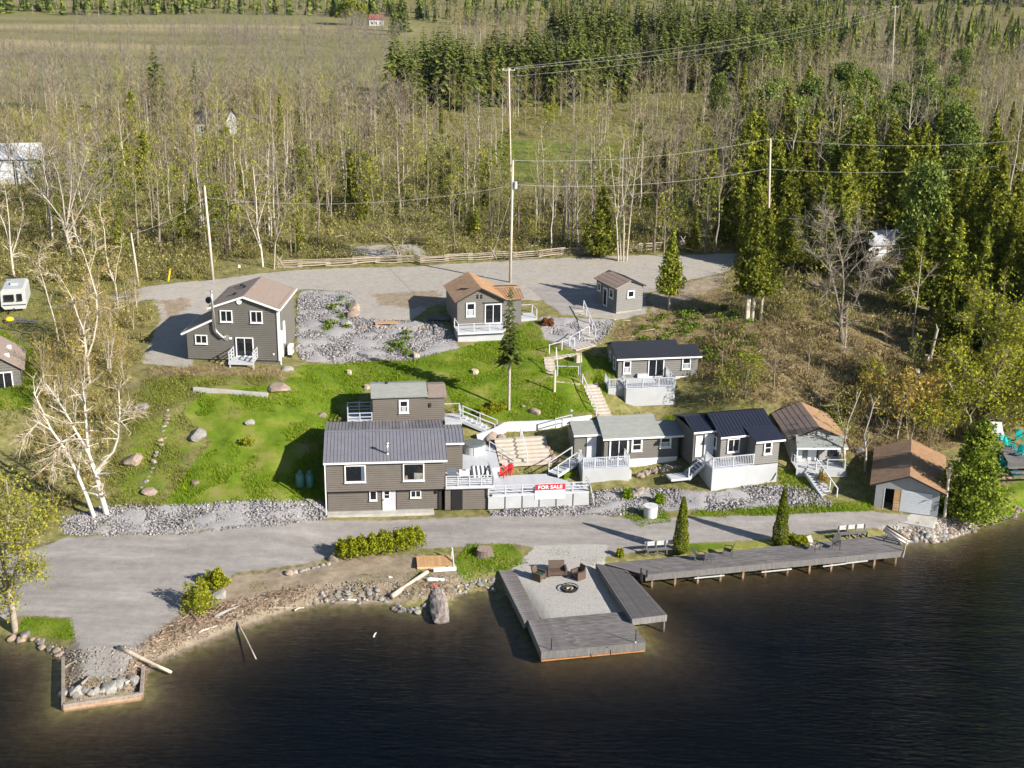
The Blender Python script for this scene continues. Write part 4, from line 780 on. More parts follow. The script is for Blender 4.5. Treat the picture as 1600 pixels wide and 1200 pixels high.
# ---------------- black-roofed cabin
f6 = Fr((965, 592), (1089, 587.1), 5.5)
h6 = thing('black_roof_cabin', 'grey cabin with plain black roof above the white square deck', 'cabin', f6.a, f6.ang)
mb = MB(); house_walls(mb, 0, 0, 6.35, 4.5, 0.05, 2.12, ('x', 2.3, 3.0)); mb.build('wall', GREY_SIDE, h6); mb = MB(); house_walls(mb, 6.33, 0.02, 8.05, 3.6, 0.05, 2.05, ('x', 1.8, 2.6)); mb.build('wall', GREY_SIDE, h6)
MB().box(0.05, 0.05, -1.2, 8.0, 4.4, 0.06).build('foundation', WHITE, h6)
gable(h6, 'roof', BLACK_ROOF, 'x', -0.32, 4.9, 2.3, (-0.25, 6.4), 3.12, 2.12, 2.1, 0.09, None, WHITE); gable(h6, 'roof', BLACK_ROOF, 'x', -0.32, 3.9, 1.8, (6.405, 8.35), 2.74, 2.115, 2.05, 0.09, None, WHITE)
window(h6, O3, X, -Y, (0.49, 0.54), (1.26, 1.86), 0.11, 'h', pane_sheen=True); window(h6, O3, X, -Y, (6.42, 0.75), (7.31, 1.95), 0.11, 'h', pane_sheen=True); window(h6, O3, X, -Y, (3.0, 0.08), (4.6, 1.9), 0.09, 'v', sill=False, name='patio_door')
window(h6, (0, 4.5, 0), -Y, -X, (1.2, 0.9), (1.9, 1.9), 0.1, None); window(h6, (0, 4.5, 0), -Y, -X, (3.0, 0.7), (3.8, 1.9), 0.1, 'h')
MB().box(1.9, -0.32, 0.1, 2.9, -0.03, 0.5).build('bench_box', DECKW, h6)
d6 = thing('square_deck', 'tall white square deck with balusters before the black roof cabin', 'deck', f6.a, f6.ang)
planks(d6, (0.05, -3.1, 0.08), X, Y, 4.85, 3.05, 22, 0.04, 0.012, DECKW); MB().box(0.05, -3.15, -1.75, 4.9, -3.1, 0.04).build('skirt', SKIRTG, d6); MB().box(0.0, -3.1, -1.75, 0.05, -0.05, 0.04).build('skirt', SKIRTG, d6); MB().box(4.86, -3.1, -1.75, 4.9, -0.05, 0.04).build('skirt', SKIRTG, d6)
railing(d6, [(0.08, -1.6, 0.1), (0.08, -3.05, 0.1), (4.85, -3.05, 0.1), (4.85, -0.1, 0.1)], 0.9, DECKW, mid=0, balusters=0.15, every=1.6)
MB().box(-1.5, -2.4, -1.0, -0.02, -0.8, -0.05).build('landing_skirt', SKIRTG, d6); railing(d6, [(-1.45, -0.8, -0.05), (-1.45, -2.35, -0.05), (-0.05, -2.35, -0.05)], 0.85, DECKW, mid=0, balusters=0.15, every=1.5)

# ---------------- grey cabin
f7 = Fr((943, 722), (1058, 716.1), 2.8)
h7 = thing('grey_roof_cabin', 'taupe cabin with plain grey shingle roof beside the large deck', 'cabin', f7.a, f7.ang)
mb = MB(); house_walls(mb, 0, 0, 4.9, 4.5, 0.15, 2.3, ('x', 2.3, 3.3)); mb.build('wall', TAUPE2, h7); mb = MB(); house_walls(mb, 4.88, 0.02, 6.65, 3.6, 0.15, 2.25, ('x', 1.8, 2.8)); mb.build('wall', TAUPE2, h7)
MB().box(0.02, 0.03, -0.6, 6.62, 4.4, 0.16).build('foundation', WHITE, h7); MB().box(0.45, -0.03, 0.0, 6.64, 0.02, 0.2).build('base_board', WHITE, h7)
gable(h7, 'roof', SHING_GREY, 'x', -0.32, 4.9, 2.3, (-0.2, 4.95), 3.42, 2.28, 2.2, 0.09, 'shingle', WHITE); gable(h7, 'roof', SHING_GREY, 'x', -0.32, 3.9, 1.8, (4.955, 7.05), 2.92, 2.275, 2.1, 0.09, 'shingle', WHITE)
window(h7, O3, X, -Y, (0.45, 0.2), (2.15, 2.12), 0.13, 'v', sill=False, name='patio_door'); window(h7, O3, X, -Y, (2.42, 0.9), (3.4, 2.15), 0.15, 'h'); window(h7, O3, X, -Y, (4.97, 1.1), (6.0, 2.12), 0.15, 'h', pane_sheen=True); window(h7, (0, 2.6, 0), -Y, -X, (0.5, 0.9), (1.4, 2.0), 0.12, None)
MB().bar((6.68, -0.12, 0.1), (6.68, -0.12, 2.15), 0.07).build('downspout', DARK, h7)
mb = MB(); house_walls(mb, -2.45, 0.9, -0.02, 3.3, 0.1, 2.35); mb.build('wing_wall', TAUPE2, h7); roof_slope(h7, 'wing_roof', SHING_GREY, (-2.6, 0.55, 2.4), (-0.05, 0.55, 2.4), (-0.05, 2.4, 3.05), (-2.6, 2.4, 3.05), 0.08, 'shingle', WHITE); roof_slope(h7, 'wing_roof', SHING_GREY, (-0.05, 3.6, 2.4), (-2.6, 3.6, 2.4), (-2.6, 2.4, 3.046), (-0.05, 2.4, 3.046), 0.08)
dr = MB().box(-1.35, 0.8, 0.15, -0.5, 0.9, 2.15).build('door', DECKW, h7)
d7 = thing('cabin_front_deck', 'pale deck with baluster railing before the grey roof cabin', 'deck', f7.a, f7.ang)
planks(d7, (-2.25, -1.7, 0.2), X, Y, 4.1, 2.6, 18, 0.04, 0.012, DECKB); MB().box(-2.25, -1.75, -1.15, 1.88, -1.7, 0.16).build('skirt', SKIRTG, d7); MB().box(-2.3, -1.7, -1.15, -2.25, 0.8, 0.16).build('skirt', SKIRTG, d7); MB().box(1.84, -1.7, -1.15, 1.88, 0.0, 0.16).build('skirt', SKIRTG, d7)
railing(d7, [(-2.2, 0.2, 0.2), (-2.2, -1.65, 0.2), (1.82, -1.65, 0.2), (1.82, -0.1, 0.2)], 0.95, DECKW, mid=0, balusters=0.15, every=1.0)
MB().box(1.95, -1.5, -1.1, 2.15, -1.2, -0.3).build('post_base', SKIRTG, d7)
s_hi = f7.a + f7.u * -2.35 + f7.n * 0.55 + Z * 0.15; s_lo = P(864, 741, 2.5)
fl = flight('cabin_steps', 'white stairs between the large deck and the grey roof cabin deck', s_lo, s_hi, 1.0, 5, DECKW, 'stairs', stringer=DECKW); Lf = (s_hi - s_lo).xy.length
railing(fl, [(0, -0.5, 0.1), (Lf, -0.5, 0.6)], 0.85, DECKW, mid=0, every=1.4); railing(fl, [(0, 0.5, 0.1), (Lf, 0.5, 0.6)], 0.85, DECKW, mid=0, every=2.5)

# ---------------- navy-roofed cabin
f8 = Fr((1110.6, 764.3), (1212.7, 753.6), 1.8)
h8 = thing('navy_roof_cabin', 'small cabin with dark blue metal roof on tall pale skirting', 'cabin', f8.a, f8.ang)
mb = MB(); house_walls(mb, 1.35, 1.5, 6.2, 6.2, 1.8, 4.2, ('x', 4.0, 5.2)); mb.build('wall', GREY_SIDE, h8); mb = MB(); house_walls(mb, 3.85, 0.02, 6.1, 1.52, 1.85, 4.05); mb.build('bay_wall', GREY_SIDE, h8)
roof_slope(h8, 'roof', NAVY_ROOF, (1.15, 1.15, 4.16), (6.5, 1.15, 4.16), (6.5, 4.1, 5.3), (1.15, 4.1, 5.3), 0.09, 'rib', WHITE, 0.3); roof_slope(h8, 'roof', NAVY_ROOF, (6.5, 7.0, 4.2), (1.15, 7.0, 4.2), (1.15, 4.1, 5.296), (6.5, 4.1, 5.296), 0.09, 'rib', None, 0.3)
roof_slope(h8, 'bay_roof', NAVY_ROOF, (3.75, -0.3, 4.06), (6.5, -0.3, 4.06), (6.5, 2.0, 4.56), (3.65, 2.0, 4.56), 0.09, None, WHITE)
window(h8, (0, 1.5, 0), X, -Y, (1.95, 2.6), (3.1, 3.85), 0.1, 'v'); window(h8, (0, 0.02, 0), X, -Y, (4.65, 2.75), (5.4, 3.95), 0.12, 'h'); window(h8, (1.35, 6.2, 0), -Y, -X, (3.3, 2.7), (4.1, 3.8), 0.12, None)
mb = MB(); house_walls(mb, -0.7, 2.6, 1.33, 6.6, 1.2, 4.35); mb.build('wing_wall', mat('dark_wing_siding', (0.1, 0.09, 0.08), 0.7), h8); roof_slope(h8, 'wing_roof', NAVY_ROOF, (-0.85, 2.3, 4.36), (1.3, 2.3, 4.36), (1.3, 4.6, 5.0), (-0.85, 4.6, 5.0), 0.08, 'rib', WHITE, 0.3); roof_slope(h8, 'wing_roof', NAVY_ROOF, (1.3, 6.9, 4.36), (-0.85, 6.9, 4.36), (-0.85, 4.6, 4.996), (1.3, 4.6, 4.996), 0.08)
MB().box(0.3, 2.49, 2.0, 1.2, 2.6, 4.0).build('door', DECKW, h8); MB().box(-0.5, 2.5, 2.0, 0.1, 2.6, 3.9).build('storm_door', WHITE, h8)
d8 = thing('skirted_deck', 'pale deck with baluster railing and tall skirting under the navy roof cabin', 'deck', f8.a, f8.ang)
MB().box(0, -0.05, -0.3, 6.1, 0.0, 1.82).build('skirt', SKIRTG, d8); MB().box(0, 0.0, -0.3, 0.05, 2.5, 1.82).build('skirt', SKIRTG, d8); MB().box(6.06, 0.0, -0.3, 6.1, 4.5, 1.82).build('skirt', SKIRTG, d8)
planks(d8, (0.02, 0.0, 1.86), X, Y, 3.8, 2.5, 17, 0.04, 0.012, DECKB); railing(d8, [(0.06, 1.4, 1.88), (0.06, 0.03, 1.88), (3.8, 0.03, 1.88)], 0.95, DECKW, mid=0, balusters=0.15, every=1.9); MB().bar((5.7, -0.2, 0.3), (6.05, -0.12, 0.95), 0.09).build('drain_pipe', SKIRTG, d8)
s_hi = f8.a + f8.u * -0.1 + f8.n * 1.9 + Z * 1.8; s_lo = P(1072, 744, 2.35)
fl = flight('navy_cabin_steps', 'short white stairs left of the navy roof cabin', s_lo, s_hi, 1.1, 6, DECKW, 'stairs', stringer=DECKW, thick=0.06); Lf = (s_hi - s_lo).xy.length
railing(fl, [(0, -0.55, 0.1), (Lf, -0.55, 1.2)], 0.85, DECKW, mid=0, every=1.3)
MB().box(-1.6, -0.6, -0.1, 0.05, 0.6, 0.1).build('landing', DECKW, fl)

# ---------------- brown-roofed cabin
f9 = Fr((1237, 722), (1315, 722), 2.6)
h9 = thing('brown_roof_cabin', 'weathered pale cabin with brown roof and porch left of the boathouse', 'cabin', f9.a, f9.ang)
e9 = f9.uz(1311, 662, -0.3)[1]; ap = f9.uz(1279, 657, -0.3)
mb = MB(); house_walls(mb, 0, 0, 4.3, 6.0, 0.2, 2.4, ('y', 2.15, 3.28)); mb.build('wall', mat('pale_grey_siding', (0.30, 0.29, 0.275), 0.7, 0.1), h9); MB().box(0.02, 0.02, -0.8, 4.28, 5.9, 0.2).build('foundation', WHITE, h9)
roof_slope(h9, 'roof', SHING_BROWN, (-0.5, 6.4, 2.2), (-0.5, -0.2, 2.2), (2.15, -0.2, 3.35), (2.15, 6.4, 3.35), 0.1, 'shingle'); roof_slope(h9, 'roof', ORANGE_ROOF_SUNLIT, (4.8, -0.2, 2.2), (4.8, 6.4, 2.2), (2.15, 6.4, 3.346), (2.15, -0.2, 3.346), 0.1, 'shingle')
roof_slope(h9, 'porch_roof', SHING_GREY, (-0.1, -1.5, 1.95), (4.4, -1.5, 1.95), (4.3, -0.05, 2.6), (0.1, -0.05, 2.6), 0.07, 'shingle', WHITE)
mb = MB(); mb.bar((-0.5, -0.22, 2.14), (2.15, -0.22, 3.29), 0.05, 0.14); mb.bar((2.15, -0.22, 3.29), (4.8, -0.22, 2.14), 0.05, 0.14); mb.build('fascia', DARK, h9)
MB().box(1.35, -0.1, 0.2, 2.1, 0, 2.0).build('door', WHITE, h9); MB().box(2.1, -0.09, 0.2, 2.25, 0, 2.0).build('trim_board', DARK, h9); window(h9, O3, X, -Y, (3.2, 0.7), (3.95, 1.85), 0.07, None, frame=DARK); MB().box(0.3, -0.4, 0.25, 0.75, -0.1, 1.3).build('wash_stand', WHITE, h9)
for x in (0.02, 4.2): MB().bar((x, -1.35, 0.1), (x, -1.35, 1.95), 0.1).build('post', WHITE, h9)
d9 = thing('porch_deck', 'white porch deck in front of the brown roof cabin', 'deck', f9.a, f9.ang)
planks(d9, (-0.1, -1.9, 0.15), X, Y, 4.3, 1.9, 14, 0.04, 0.012, DECKW); MB().box(-0.1, -1.95, -0.6, 4.2, -1.9, 0.12).build('skirt', SKIRTG, d9); railing(d9, [(-0.05, -0.1, 0.15), (-0.05, -1.85, 0.15), (0.9, -1.85, 0.15)], 0.85, DECKW, mid=0, every=1.0); railing(d9, [(2.6, -1.85, 0.15), (4.15, -1.85, 0.15), (4.15, -0.1, 0.15)], 0.85, DECKW, mid=0, every=1.5)
s_lo = P(1298, 783, 1.25); s_hi = P(1266, 737, 2.6)
fl = flight('long_white_stairs', 'long white wooden stairs with railing from the brown cabin to the drive', s_lo, s_hi, 1.05, 11, DECKW, 'stairs', stringer=DECKW, thick=0.06); Lf = (s_hi - s_lo).xy.length
railing(fl, [(0, -0.55, 0.15), (Lf, -0.55, 1.5)], 0.95, DECKW, mid=0, every=1.2)

# ---------------- boathouse
f10 = Fr((1364.7, 795), (1464.3, 808.6), 1.0)
hb = thing('boathouse', 'grey boathouse with brown corrugated roof at the water', 'boathouse', f10.a, f10.ang)
def flatwall(mb, o, u, n, poly): mb.quad(*[Vector(o) + Vector(u) * a + Z * b for a, b in poly])
mb = MB(); flatwall(mb, O3, X, -Y, [(0, 0), (0.7, 0), (0.7, 2.0), (0.0, 2.35)]); flatwall(mb, O3, X, -Y, [(0.7, 2.0), (2.1, 2.0), (4.5, 2.05), (5.1, 2.35), (2.55, 3.38), (0, 2.35)]); flatwall(mb, O3, X, -Y, [(4.5, 0), (5.1, 0), (5.1, 2.35), (4.5, 2.05)])
flatwall(mb, (0, 8, 0), -Y, -X, [(0, 0), (8, 0), (8, 2.35), (0, 2.35)]); flatwall(mb, (5.1, 0, 0), Y, X, [(0, 0), (8, 0), (8, 2.35), (0, 2.35)]); flatwall(mb, (5.1, 8, 0), -X, Y, [(0, 0), (5.1, 0), (5.1, 2.35), (2.55, 3.38), (0, 2.35)]); mb.build('wall', BOATWALL, hb)
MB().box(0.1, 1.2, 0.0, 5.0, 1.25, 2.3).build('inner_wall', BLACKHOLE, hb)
roof_slope(hb, 'roof', BROWN_ROOF_SHADED, (-0.5, 8.4, 2.28), (-0.5, -0.35, 2.28), (2.55, -0.35, 3.5), (2.55, 8.4, 3.5), 0.08, 'rib', None, 0.2); roof_slope(hb, 'roof', ORANGE_ROOF_SUNLIT, (5.6, -0.35, 2.28), (5.6, 8.4, 2.28), (2.55, 8.4, 3.496), (2.55, -0.35, 3.496), 0.08, 'rib', None, 0.25)
mb = MB(); mb.bar((-0.5, -0.37, 2.22), (2.55, -0.37, 3.44), 0.05, 0.12); mb.bar((2.55, -0.37, 3.44), (5.6, -0.37, 2.22), 0.05, 0.12); mb.build('fascia', DARK, hb)
dr = MB().box(0.7, -0.02, 0, 0.76, 0.1, 2.0).build('door_frame', WHITE, hb)
wd = MB().box(1.5, -0.05, 0.05, 2.05, 0.0, 1.98).build('plywood_panel', ORANGEWOOD, hb)
for i in range(5): MB().bar((1.52, -0.09, 0.2 + i * 0.17), (2.0, -0.09, 0.2 + i * 0.17), 0.04, 0.1).build('slat', RAWWOOD, wd)
rd = MB().box(2.05, -0.06, 0.1, 4.5, -0.01, 2.02).build('roller_door', mat('roller_door_grey', (0.5, 0.52, 0.55), 0.5, 0.05), hb)
for i in range(9): MB().box(2.06, -0.075, 0.14 + i * 0.21, 4.49, -0.058, 0.32 + i * 0.21).build('door_slat', mat('roller_door_grey', (0, 0, 0)), rd)
MB().slab([(-0.2, -1.6, -0.05), (4.8, -1.9, -0.15), (5.1, -0.02, 0.04), (-0.1, -0.02, 0.04)], 0.4).build('concrete_ramp', CONC, hb)
o = MB().tube([P(1476, 808, 1.0), P(1484, 731, 5.2)], [0.13, 0.1], 10).build('utility_post', POLEW); tag(o, 'short leaning wooden post right beside the boathouse', 'post')

# ---------------- far and side buildings
def small_house(name, label, l, r, e, depth, zw_, zr, wall, roof, axis='x', lap=0.25):
    f = Fr(l, r, e); h = thing(name, label, 'house', f.a, f.ang); mb = MB(); w_ = f.w
    house_walls(mb, 0, 0, w_, depth, -0.6, zw_, (axis, depth / 2 if axis == 'x' else w_ / 2, zr), lap); mb.build('wall', wall, h)
    if axis == 'x': gable(h, 'roof', roof, 'x', -0.4, depth + 0.4, depth / 2, (-0.3, w_ + 0.3), zr + 0.1, zw_ - 0.05, zw_ - 0.05)
    else: gable(h, 'roof', roof, 'y', -0.4, w_ + 0.4, w_ / 2, (-0.3, depth + 0.3), zr + 0.1, zw_ - 0.05, zw_ - 0.05)
    return f, h
f, h = small_house('neighbour_house', 'grey house with brown roof cut by the left picture edge', (-32, 622), (36, 616), 5.7, 6, 2.5, 3.9, TAUPE2, SHING_TAN, 'y')
window(h, O3, X, -Y, (f.w - 2.2, 0.5), (f.w - 0.7, 2.3), 0.1, 'v'); window(h, O3, X, -Y, (0.6, 0.6), (1.6, 2.0), 0.1, 'v')
MB().box(f.w / 2 + 0.6, 1.0, 3.3, f.w / 2 + 1.0, 1.5, 3.6).build('skylight', WHITE, h); MB().box(f.w / 2 + 0.7, 3.6, 3.3, f.w / 2 + 1.1, 4.1, 3.6).build('skylight', WHITE, h)
f, h = small_house('white_barn', 'white building behind bare trees at the left picture edge', (-40, 292), (62, 290), 9.8, 9, 4.2, 5.8, FARWHITE, mat('white_metal_roof', (0.62, 0.63, 0.66), 0.5, 0.05)); MB().box(f.w * 0.63, -0.12, 0.2, f.w * 0.63 + 0.25, 0, 4.0).build('trim_board', DARK, h); window(h, O3, X, -Y, (f.w * 0.78, 1.2), (f.w * 0.86, 2.4), 0.1, 'h')
f, h = small_house('farm_house', 'white house with dark blue roof among the trees on the left', (308, 214), (352, 216), 10, 6, 3.0, 5.2, FARWHITE, BLUE_ROOF)
for u in (0.8, 2.6, 4.4): window(h, O3, X, -Y, (u, 0.9), (u + 0.7, 2.2), 0.08, None)
f, h = small_house('distant_farmhouse', 'tiny white farmhouse with red roof at the far fields', (577, 42), (600, 42), 10, 6, 3.4, 5.6, FARWHITE, REDROOF)
for u in (1.0, 3.0, 5.0): window(h, O3, X, -Y, (u, 1.0), (u + 0.9, 2.4), 0.1, None)
f, h = small_house('hidden_cottage', 'pale roofed cottage half hidden behind the big grey bare tree', (1352, 412), (1412, 408), 8.9, 5, 2.4, 3.4, FARWHITE, mat('pale_tin_roof', (0.42, 0.43, 0.46), 0.5, 0.12))
window(h, O3, X, -Y, (1.0, 0.9), (1.8, 2.0), 0.1, 'h'); window(h, O3, X, -Y, (3.0, 0.9), (3.8, 2.0), 0.1, 'h')
# camper trailer
fT = Fr((4, 489), (42, 487), 7.9); t = thing('camper_trailer', 'white camper trailer parked at the left picture edge', 'trailer', fT.a, fT.ang)
mb = MB(); pr = [(-0.05, 0.7), (0.25, 0.35), (2.35, 0.35), (2.5, 0.8), (2.45, 2.35), (2.2, 2.55), (0.2, 2.55), (0.0, 2.3)]; n_ = len(pr)
mb.v = [(a, 0, b) for a, b in pr] + [(a, 4.5, b) for a, b in pr]; mb.f = [tuple(range(n_)), tuple(range(2 * n_ - 1, n_ - 1, -1))] + [(i, i + n_, (i + 1) % n_ + n_, (i + 1) % n_) for i in range(n_)]; mb.build('body', TRAILER, t)
window(t, O3, X, -Y, (0.3, 1.3), (1.3, 1.95), 0.06, None, frame=DARK); window(t, O3, X, -Y, (1.6, 1.3), (2.1, 2.0), 0.06, None, frame=DARK); MB().box(0.1, -0.02, 0.75, 2.4, 0.0, 0.85).build('trim_strip', DARK, t)
for sx in (0.15, 2.05):
    o = MB().tube([(sx, 2.5, 0.33), (sx + 0.25, 2.5, 0.33)], 0.33, 16).build('wheel', BLACKM, t)
MB().bar((1.2, 0, 0.45), (1.2, -1.2, 0.4), 0.08).build('tow_bar', BLACKM, t); MB().box(0.9, 1.6, 2.55, 1.6, 2.4, 2.75).build('roof_vent', TRAILER, t); MB().box(-0.02, 0.0, 1.0, 0.0, 4.5, 1.12).build('trim_strip', mat('trailer_stripe', (0.12, 0.14, 0.2), 0.5), t); MB().box(0.35, 3.2, 2.55, 0.75, 3.6, 2.68).build('roof_hatch', STEEL, t)

# ================================================================ DOCKS
def quad_planks(parent, a, b, c, d, n, th, m, name='plank', gap=0.006, segs=1, cuts=None):
    """boards running a->b, stacked from edge a-b to edge d-c; every board is an object"""
    a, b, c, d = map(Vector, (a, b, c, d))
    for i in range(n):
        t0 = i / n + gap; t1 = (i + 1) / n - gap; off = rnd.random()
        bs = [0.0] + sorted(((k + 0.35 + 0.6 * rnd.random()) / segs) for k in range(segs - 1)) + [1.0] if segs > 1 else [0.0, 1.0]
        for s0, s1 in zip(bs, bs[1:]):
            s1_ = s1 - (0.0012 if s1 < 1 else 0)
            p = [a.lerp(d, t).lerp(b.lerp(c, t), s) for t, s in ((t0, s0), (t0, s1_), (t1, s1_), (t1, s0))]
            dz_ = rnd.uniform(-0.006, 0.006); p = [q + Z * dz_ for q in p]; o_ = p[0]
            ob = MB().slab([q - o_ for q in p], th).build(name, m, parent); ob.location = o_
def fascia(parent, a, b, h, m, step=0.15, name='fascia_boards', drop=0.0):
    a, b = Vector(a), Vector(b); L = (b - a).length; n = max(1, int(L / step)); mb = MB(); out = (b - a).normalized().cross(Z)
    for i in range(n):
        p = a.lerp(b, i / n) + out * rnd.uniform(0.01, 0.025); q = a.lerp(b, (i + 0.93) / n) + out * 0.018; j = rnd.uniform(-0.012, 0.012)
        mb.slab([p - Z * 0.0, q - Z * 0.0, q - out * 0.03, p - out * 0.03], h + j)
    return mb.build(name, m, parent)
E1 = 0.78
dk = thing('patio_dock', 'low grey plank dock framing the gravel patio on two sides', 'dock')
q = [P(*x, E1) for x in ((779, 891), (803.5, 889.5), (843, 966), (819, 971))]
quad_planks(dk, q[0], q[1], q[2], q[3], 30, 0.05, GREYWOOD); fascia(dk, q[3], q[0], 0.62, GREYWOODY); MB().slab([q[0] - Z * 0.06, q[1] - Z * 0.06, q[2] - Z * 0.06, q[3] - Z * 0.06], 0.5).build('frame', GREYWOODY, dk)
q = [P(*x, E1 + 0.03) for x in ((825, 968.5), (974, 955.5), (1008.5, 1003.5), (846, 1018.5))]
quad_planks(dk, q[0], q[1], q[2], q[3], 24, 0.05, GREYWOOD, segs=2); fascia(dk, q[3], q[2], 0.58, GREYWOODY); fascia(dk, q[0], q[3], 0.66, GREYWOODY); fascia(dk, q[2], q[1], 0.6, GREYWOODY)
MB().slab([v - Z * 0.06 for v in q], 0.5).build('frame', GREYWOODY, dk)
mb = MB(); mb.bar(q[3] - Z * 0.66 - Y * 0.03, q[2] - Z * 0.64 - Y * 0.03, 0.06, 0.1); mb.build('waterline_beam', RUST, dk)
for px, py, hh in ((861.5, 1015, 0.82), (993, 1004, 0.95), (954, 1022, 0.3)):
    p = P(px, py, E1 + 0.03); o = MB().cyl((0, 0, -0.1), 0.035, hh + 0.1, 8).build('mooring_post', BLACKM, dk); o.location = p
MB().cyl((0, 0, 0), 0.05, 0.06, 8).build('post_cap', WHITE, dk).location = P(993, 1004, E1 + 0.98)

fl_ = thing('raised_dock', 'raised grey slatted dock section pointing out beside the patio', 'dock'); E2 = 1.2
q = [P(*x, E2) for x in ((931, 880), (980, 891.5), (1042, 960.5), (988, 967))]
quad_planks(fl_, q[0], q[3], q[2], q[1], 19, 0.05, FLOATW, gap=0.008); fascia(fl_, q[3], q[2], 0.5, GREYWOODY); fascia(fl_, q[0], q[3], 0.5, GREYWOODY); fascia(fl_, q[2], q[1], 0.5, GREYWOODY); MB().slab([v - Z * 0.06 for v in q], 0.25).build('frame', DARK, fl_)
for v in (q[2], q[3], q[2].lerp(q[1], 0.5)): MB().cyl((0, 0, -2), 0.09, 1.8, 8).build('pile', GREYWOODY, fl_).location = Vector((v.x - 0.15, v.y + 0.2, 1.0))

ld = thing('long_dock', 'long grey plank dock along the shore with posts in the water', 'dock'); E3 = 1.0
q = [P(*x, E3) for x in ((945, 880.5), (1400, 834.5), (1412, 860.5), (1009, 898))]
quad_planks(ld, q[0], q[1], q[2], q[3], 13, 0.05, GREYWOOD, segs=5, gap=0.004); fascia(ld, q[3], q[2], 0.52, GREYWOODY); fascia(ld, q[2], q[1], 0.52, GREYWOODY); MB().slab([v - Z * 0.06 for v in q], 0.2).build('frame', DARK, ld)
n_ = 12
for i in range(n_):
    p = q[3].lerp(q[2], (i + 0.3) / (n_ - 0.4)); o = MB().box(-0.07, -0.07, -1.6, 0.07, 0.07, 0.6).build('pile', DRIFTB, ld); o.location = (p.x, p.y + 0.12, 0)
for (x0, y0, x1, y1) in ((1190, 894, 1237, 889), (1286, 885, 1322, 880.5), (1322, 880, 1356, 876), (1085, 903.5, 1132, 899)):
    a, b = P(x0, y0, 0.42), P(x1, y1, 0.42); MB().bar(a, b, 0.05, 0.1).build('bumper_board', mat('grey_bumper', (0.4, 0.4, 0.39), 0.7), ld)
for px, y0, y1 in ((1001, 905, 885.5), (1010.6, 900, 889), (1003, 908, 893)):
    p = P(px, y0, E3); MB().cyl((0, 0, -0.1), 0.06, (y0 - y1) / 19.5, 8).build('bollard', BLACKM, ld).location = p
p = P(1412, 862, E3); MB().tube([p - Z * 0.5, p + Vector((0.25, 0.3, 0.9))], 0.05, 8).build('corner_post', RAILWOOD, ld)

# ================================================================ DOCK FURNITURE
def wicker_seat(name, label, w, loc, rz, cat, group=None, cushion=False):
    t = thing(name, label, cat, loc, rz, group); h = w / 2
    MB().box(-h, -0.35, 0.12, h, 0.35, 0.42).build('seat', WICKER, t)
    MB().slab([(-h, 0.3, 0.42), (h, 0.3, 0.42), (h, 0.46, 0.98), (-h, 0.46, 0.98)], 0.1).build('backrest', WICKER, t)
    for s in (-1, 1):
        MB().box(s * (h + 0.06) - 0.07, -0.38, 0.0, s * (h + 0.06) + 0.07, 0.4, 0.64).build('arm', WICKER, t)
    for x in (-h, h - 0.08):
        for y in (-0.33, 0.27): MB().box(x, y, 0, x + 0.08, y + 0.08, 0.14).build('leg', WICKER, t)
    if cushion: MB().box(-h + 0.02, -0.33, 0.42, h - 0.02, 0.28, 0.52).build('cushion', CUSH, t)
    return t
wicker_seat('wicker_loveseat', 'brown wicker loveseat between two wicker chairs on the gravel patio', 1.2, G(870, 898), 0.1, 'loveseat')
wicker_seat('wicker_chair', 'brown wicker armchair with dark green cushion left of the loveseat', 0.6, G(842, 905), 1.0, 'chair', cushion=True)
wicker_seat('wicker_chair', 'brown wicker armchair turned away right of the loveseat', 0.6, G(903, 903), -0.9, 'chair')
t = thing('fire_pit', 'round iron fire pit ring on the gravel patio', 'fire pit', G(890, 921)); mb = MB()
for k in range(20):
    a0, a1 = 2 * math.pi * k / 20, 2 * math.pi * (k + 1) / 20
    mb.bar((0.62 * math.cos(a0), 0.62 * math.sin(a0), 0.2), (0.62 * math.cos(a1), 0.62 * math.sin(a1), 0.2), 0.05, 0.05); mb.bar((0.55 * math.cos(a0), 0.55 * math.sin(a0), 0.04), (0.55 * math.cos(a1), 0.55 * math.sin(a1), 0.04), 0.04, 0.12)
mb.build('ring', BLACKM, t); mb = MB().cyl((0, 0, 0.01), 0.52, 0.03, 20); mb.build('ash_bed', mat('ash', (0.1, 0.1, 0.1), 0.9, 0.4, 8), t)
for k in range(4): MB().bar((0.25 * math.cos(k * 1.7), 0.25 * math.sin(k * 1.7), 0.1), (-0.25 * math.cos(k * 1.7 + .4), -0.25 * math.sin(k * 1.7 + .4), 0.16), 0.09).build('charred_log', mat('ash', (0, 0, 0)) if k else RAWWOOD, t)
for k in range(3): MB().box(-0.03, -0.03, -0.02, 0.03, 0.03, 0.2).build('leg', BLACKM, t).location = (0.6 * math.cos(k * 2.1), 0.6 * math.sin(k * 2.1), 0)
def bench(name, label, a, b, e):
    a, b = P(*a, e), P(*b, e); L = (b - a).length; t = thing(name, label, 'bench', a, math.atan2(b.y - a.y, b.x - a.x))
    for k in range(3): MB().box(0, 0.05 + k * 0.15, 0.4, L, 0.18 + k * 0.15, 0.44).build('seat_slat', GREYWOOD, t)
    for k in range(2): MB().box(-0.05, 0.53, 0.62 + k * 0.19, L + 0.05, 0.57, 0.79 + k * 0.19).build('back_board', mat('pale_bench_board', (0.45, 0.45, 0.45), 0.7, 0.15), t)
    for k in range(4):
        x = 0.05 + (L - 0.15) * k / 3; MB().box(x, 0.08, 0, x + 0.09, 0.16, 0.4).build('leg', GREYWOOD, t); MB().box(x, 0.46, 0, x + 0.09, 0.53, 1.0).build('leg', GREYWOOD, t)
bench('shore_bench', 'long grey bench with pale backboard beside the nearer columnar cedar', (1011, 869.5), (1058, 866), 0.95)
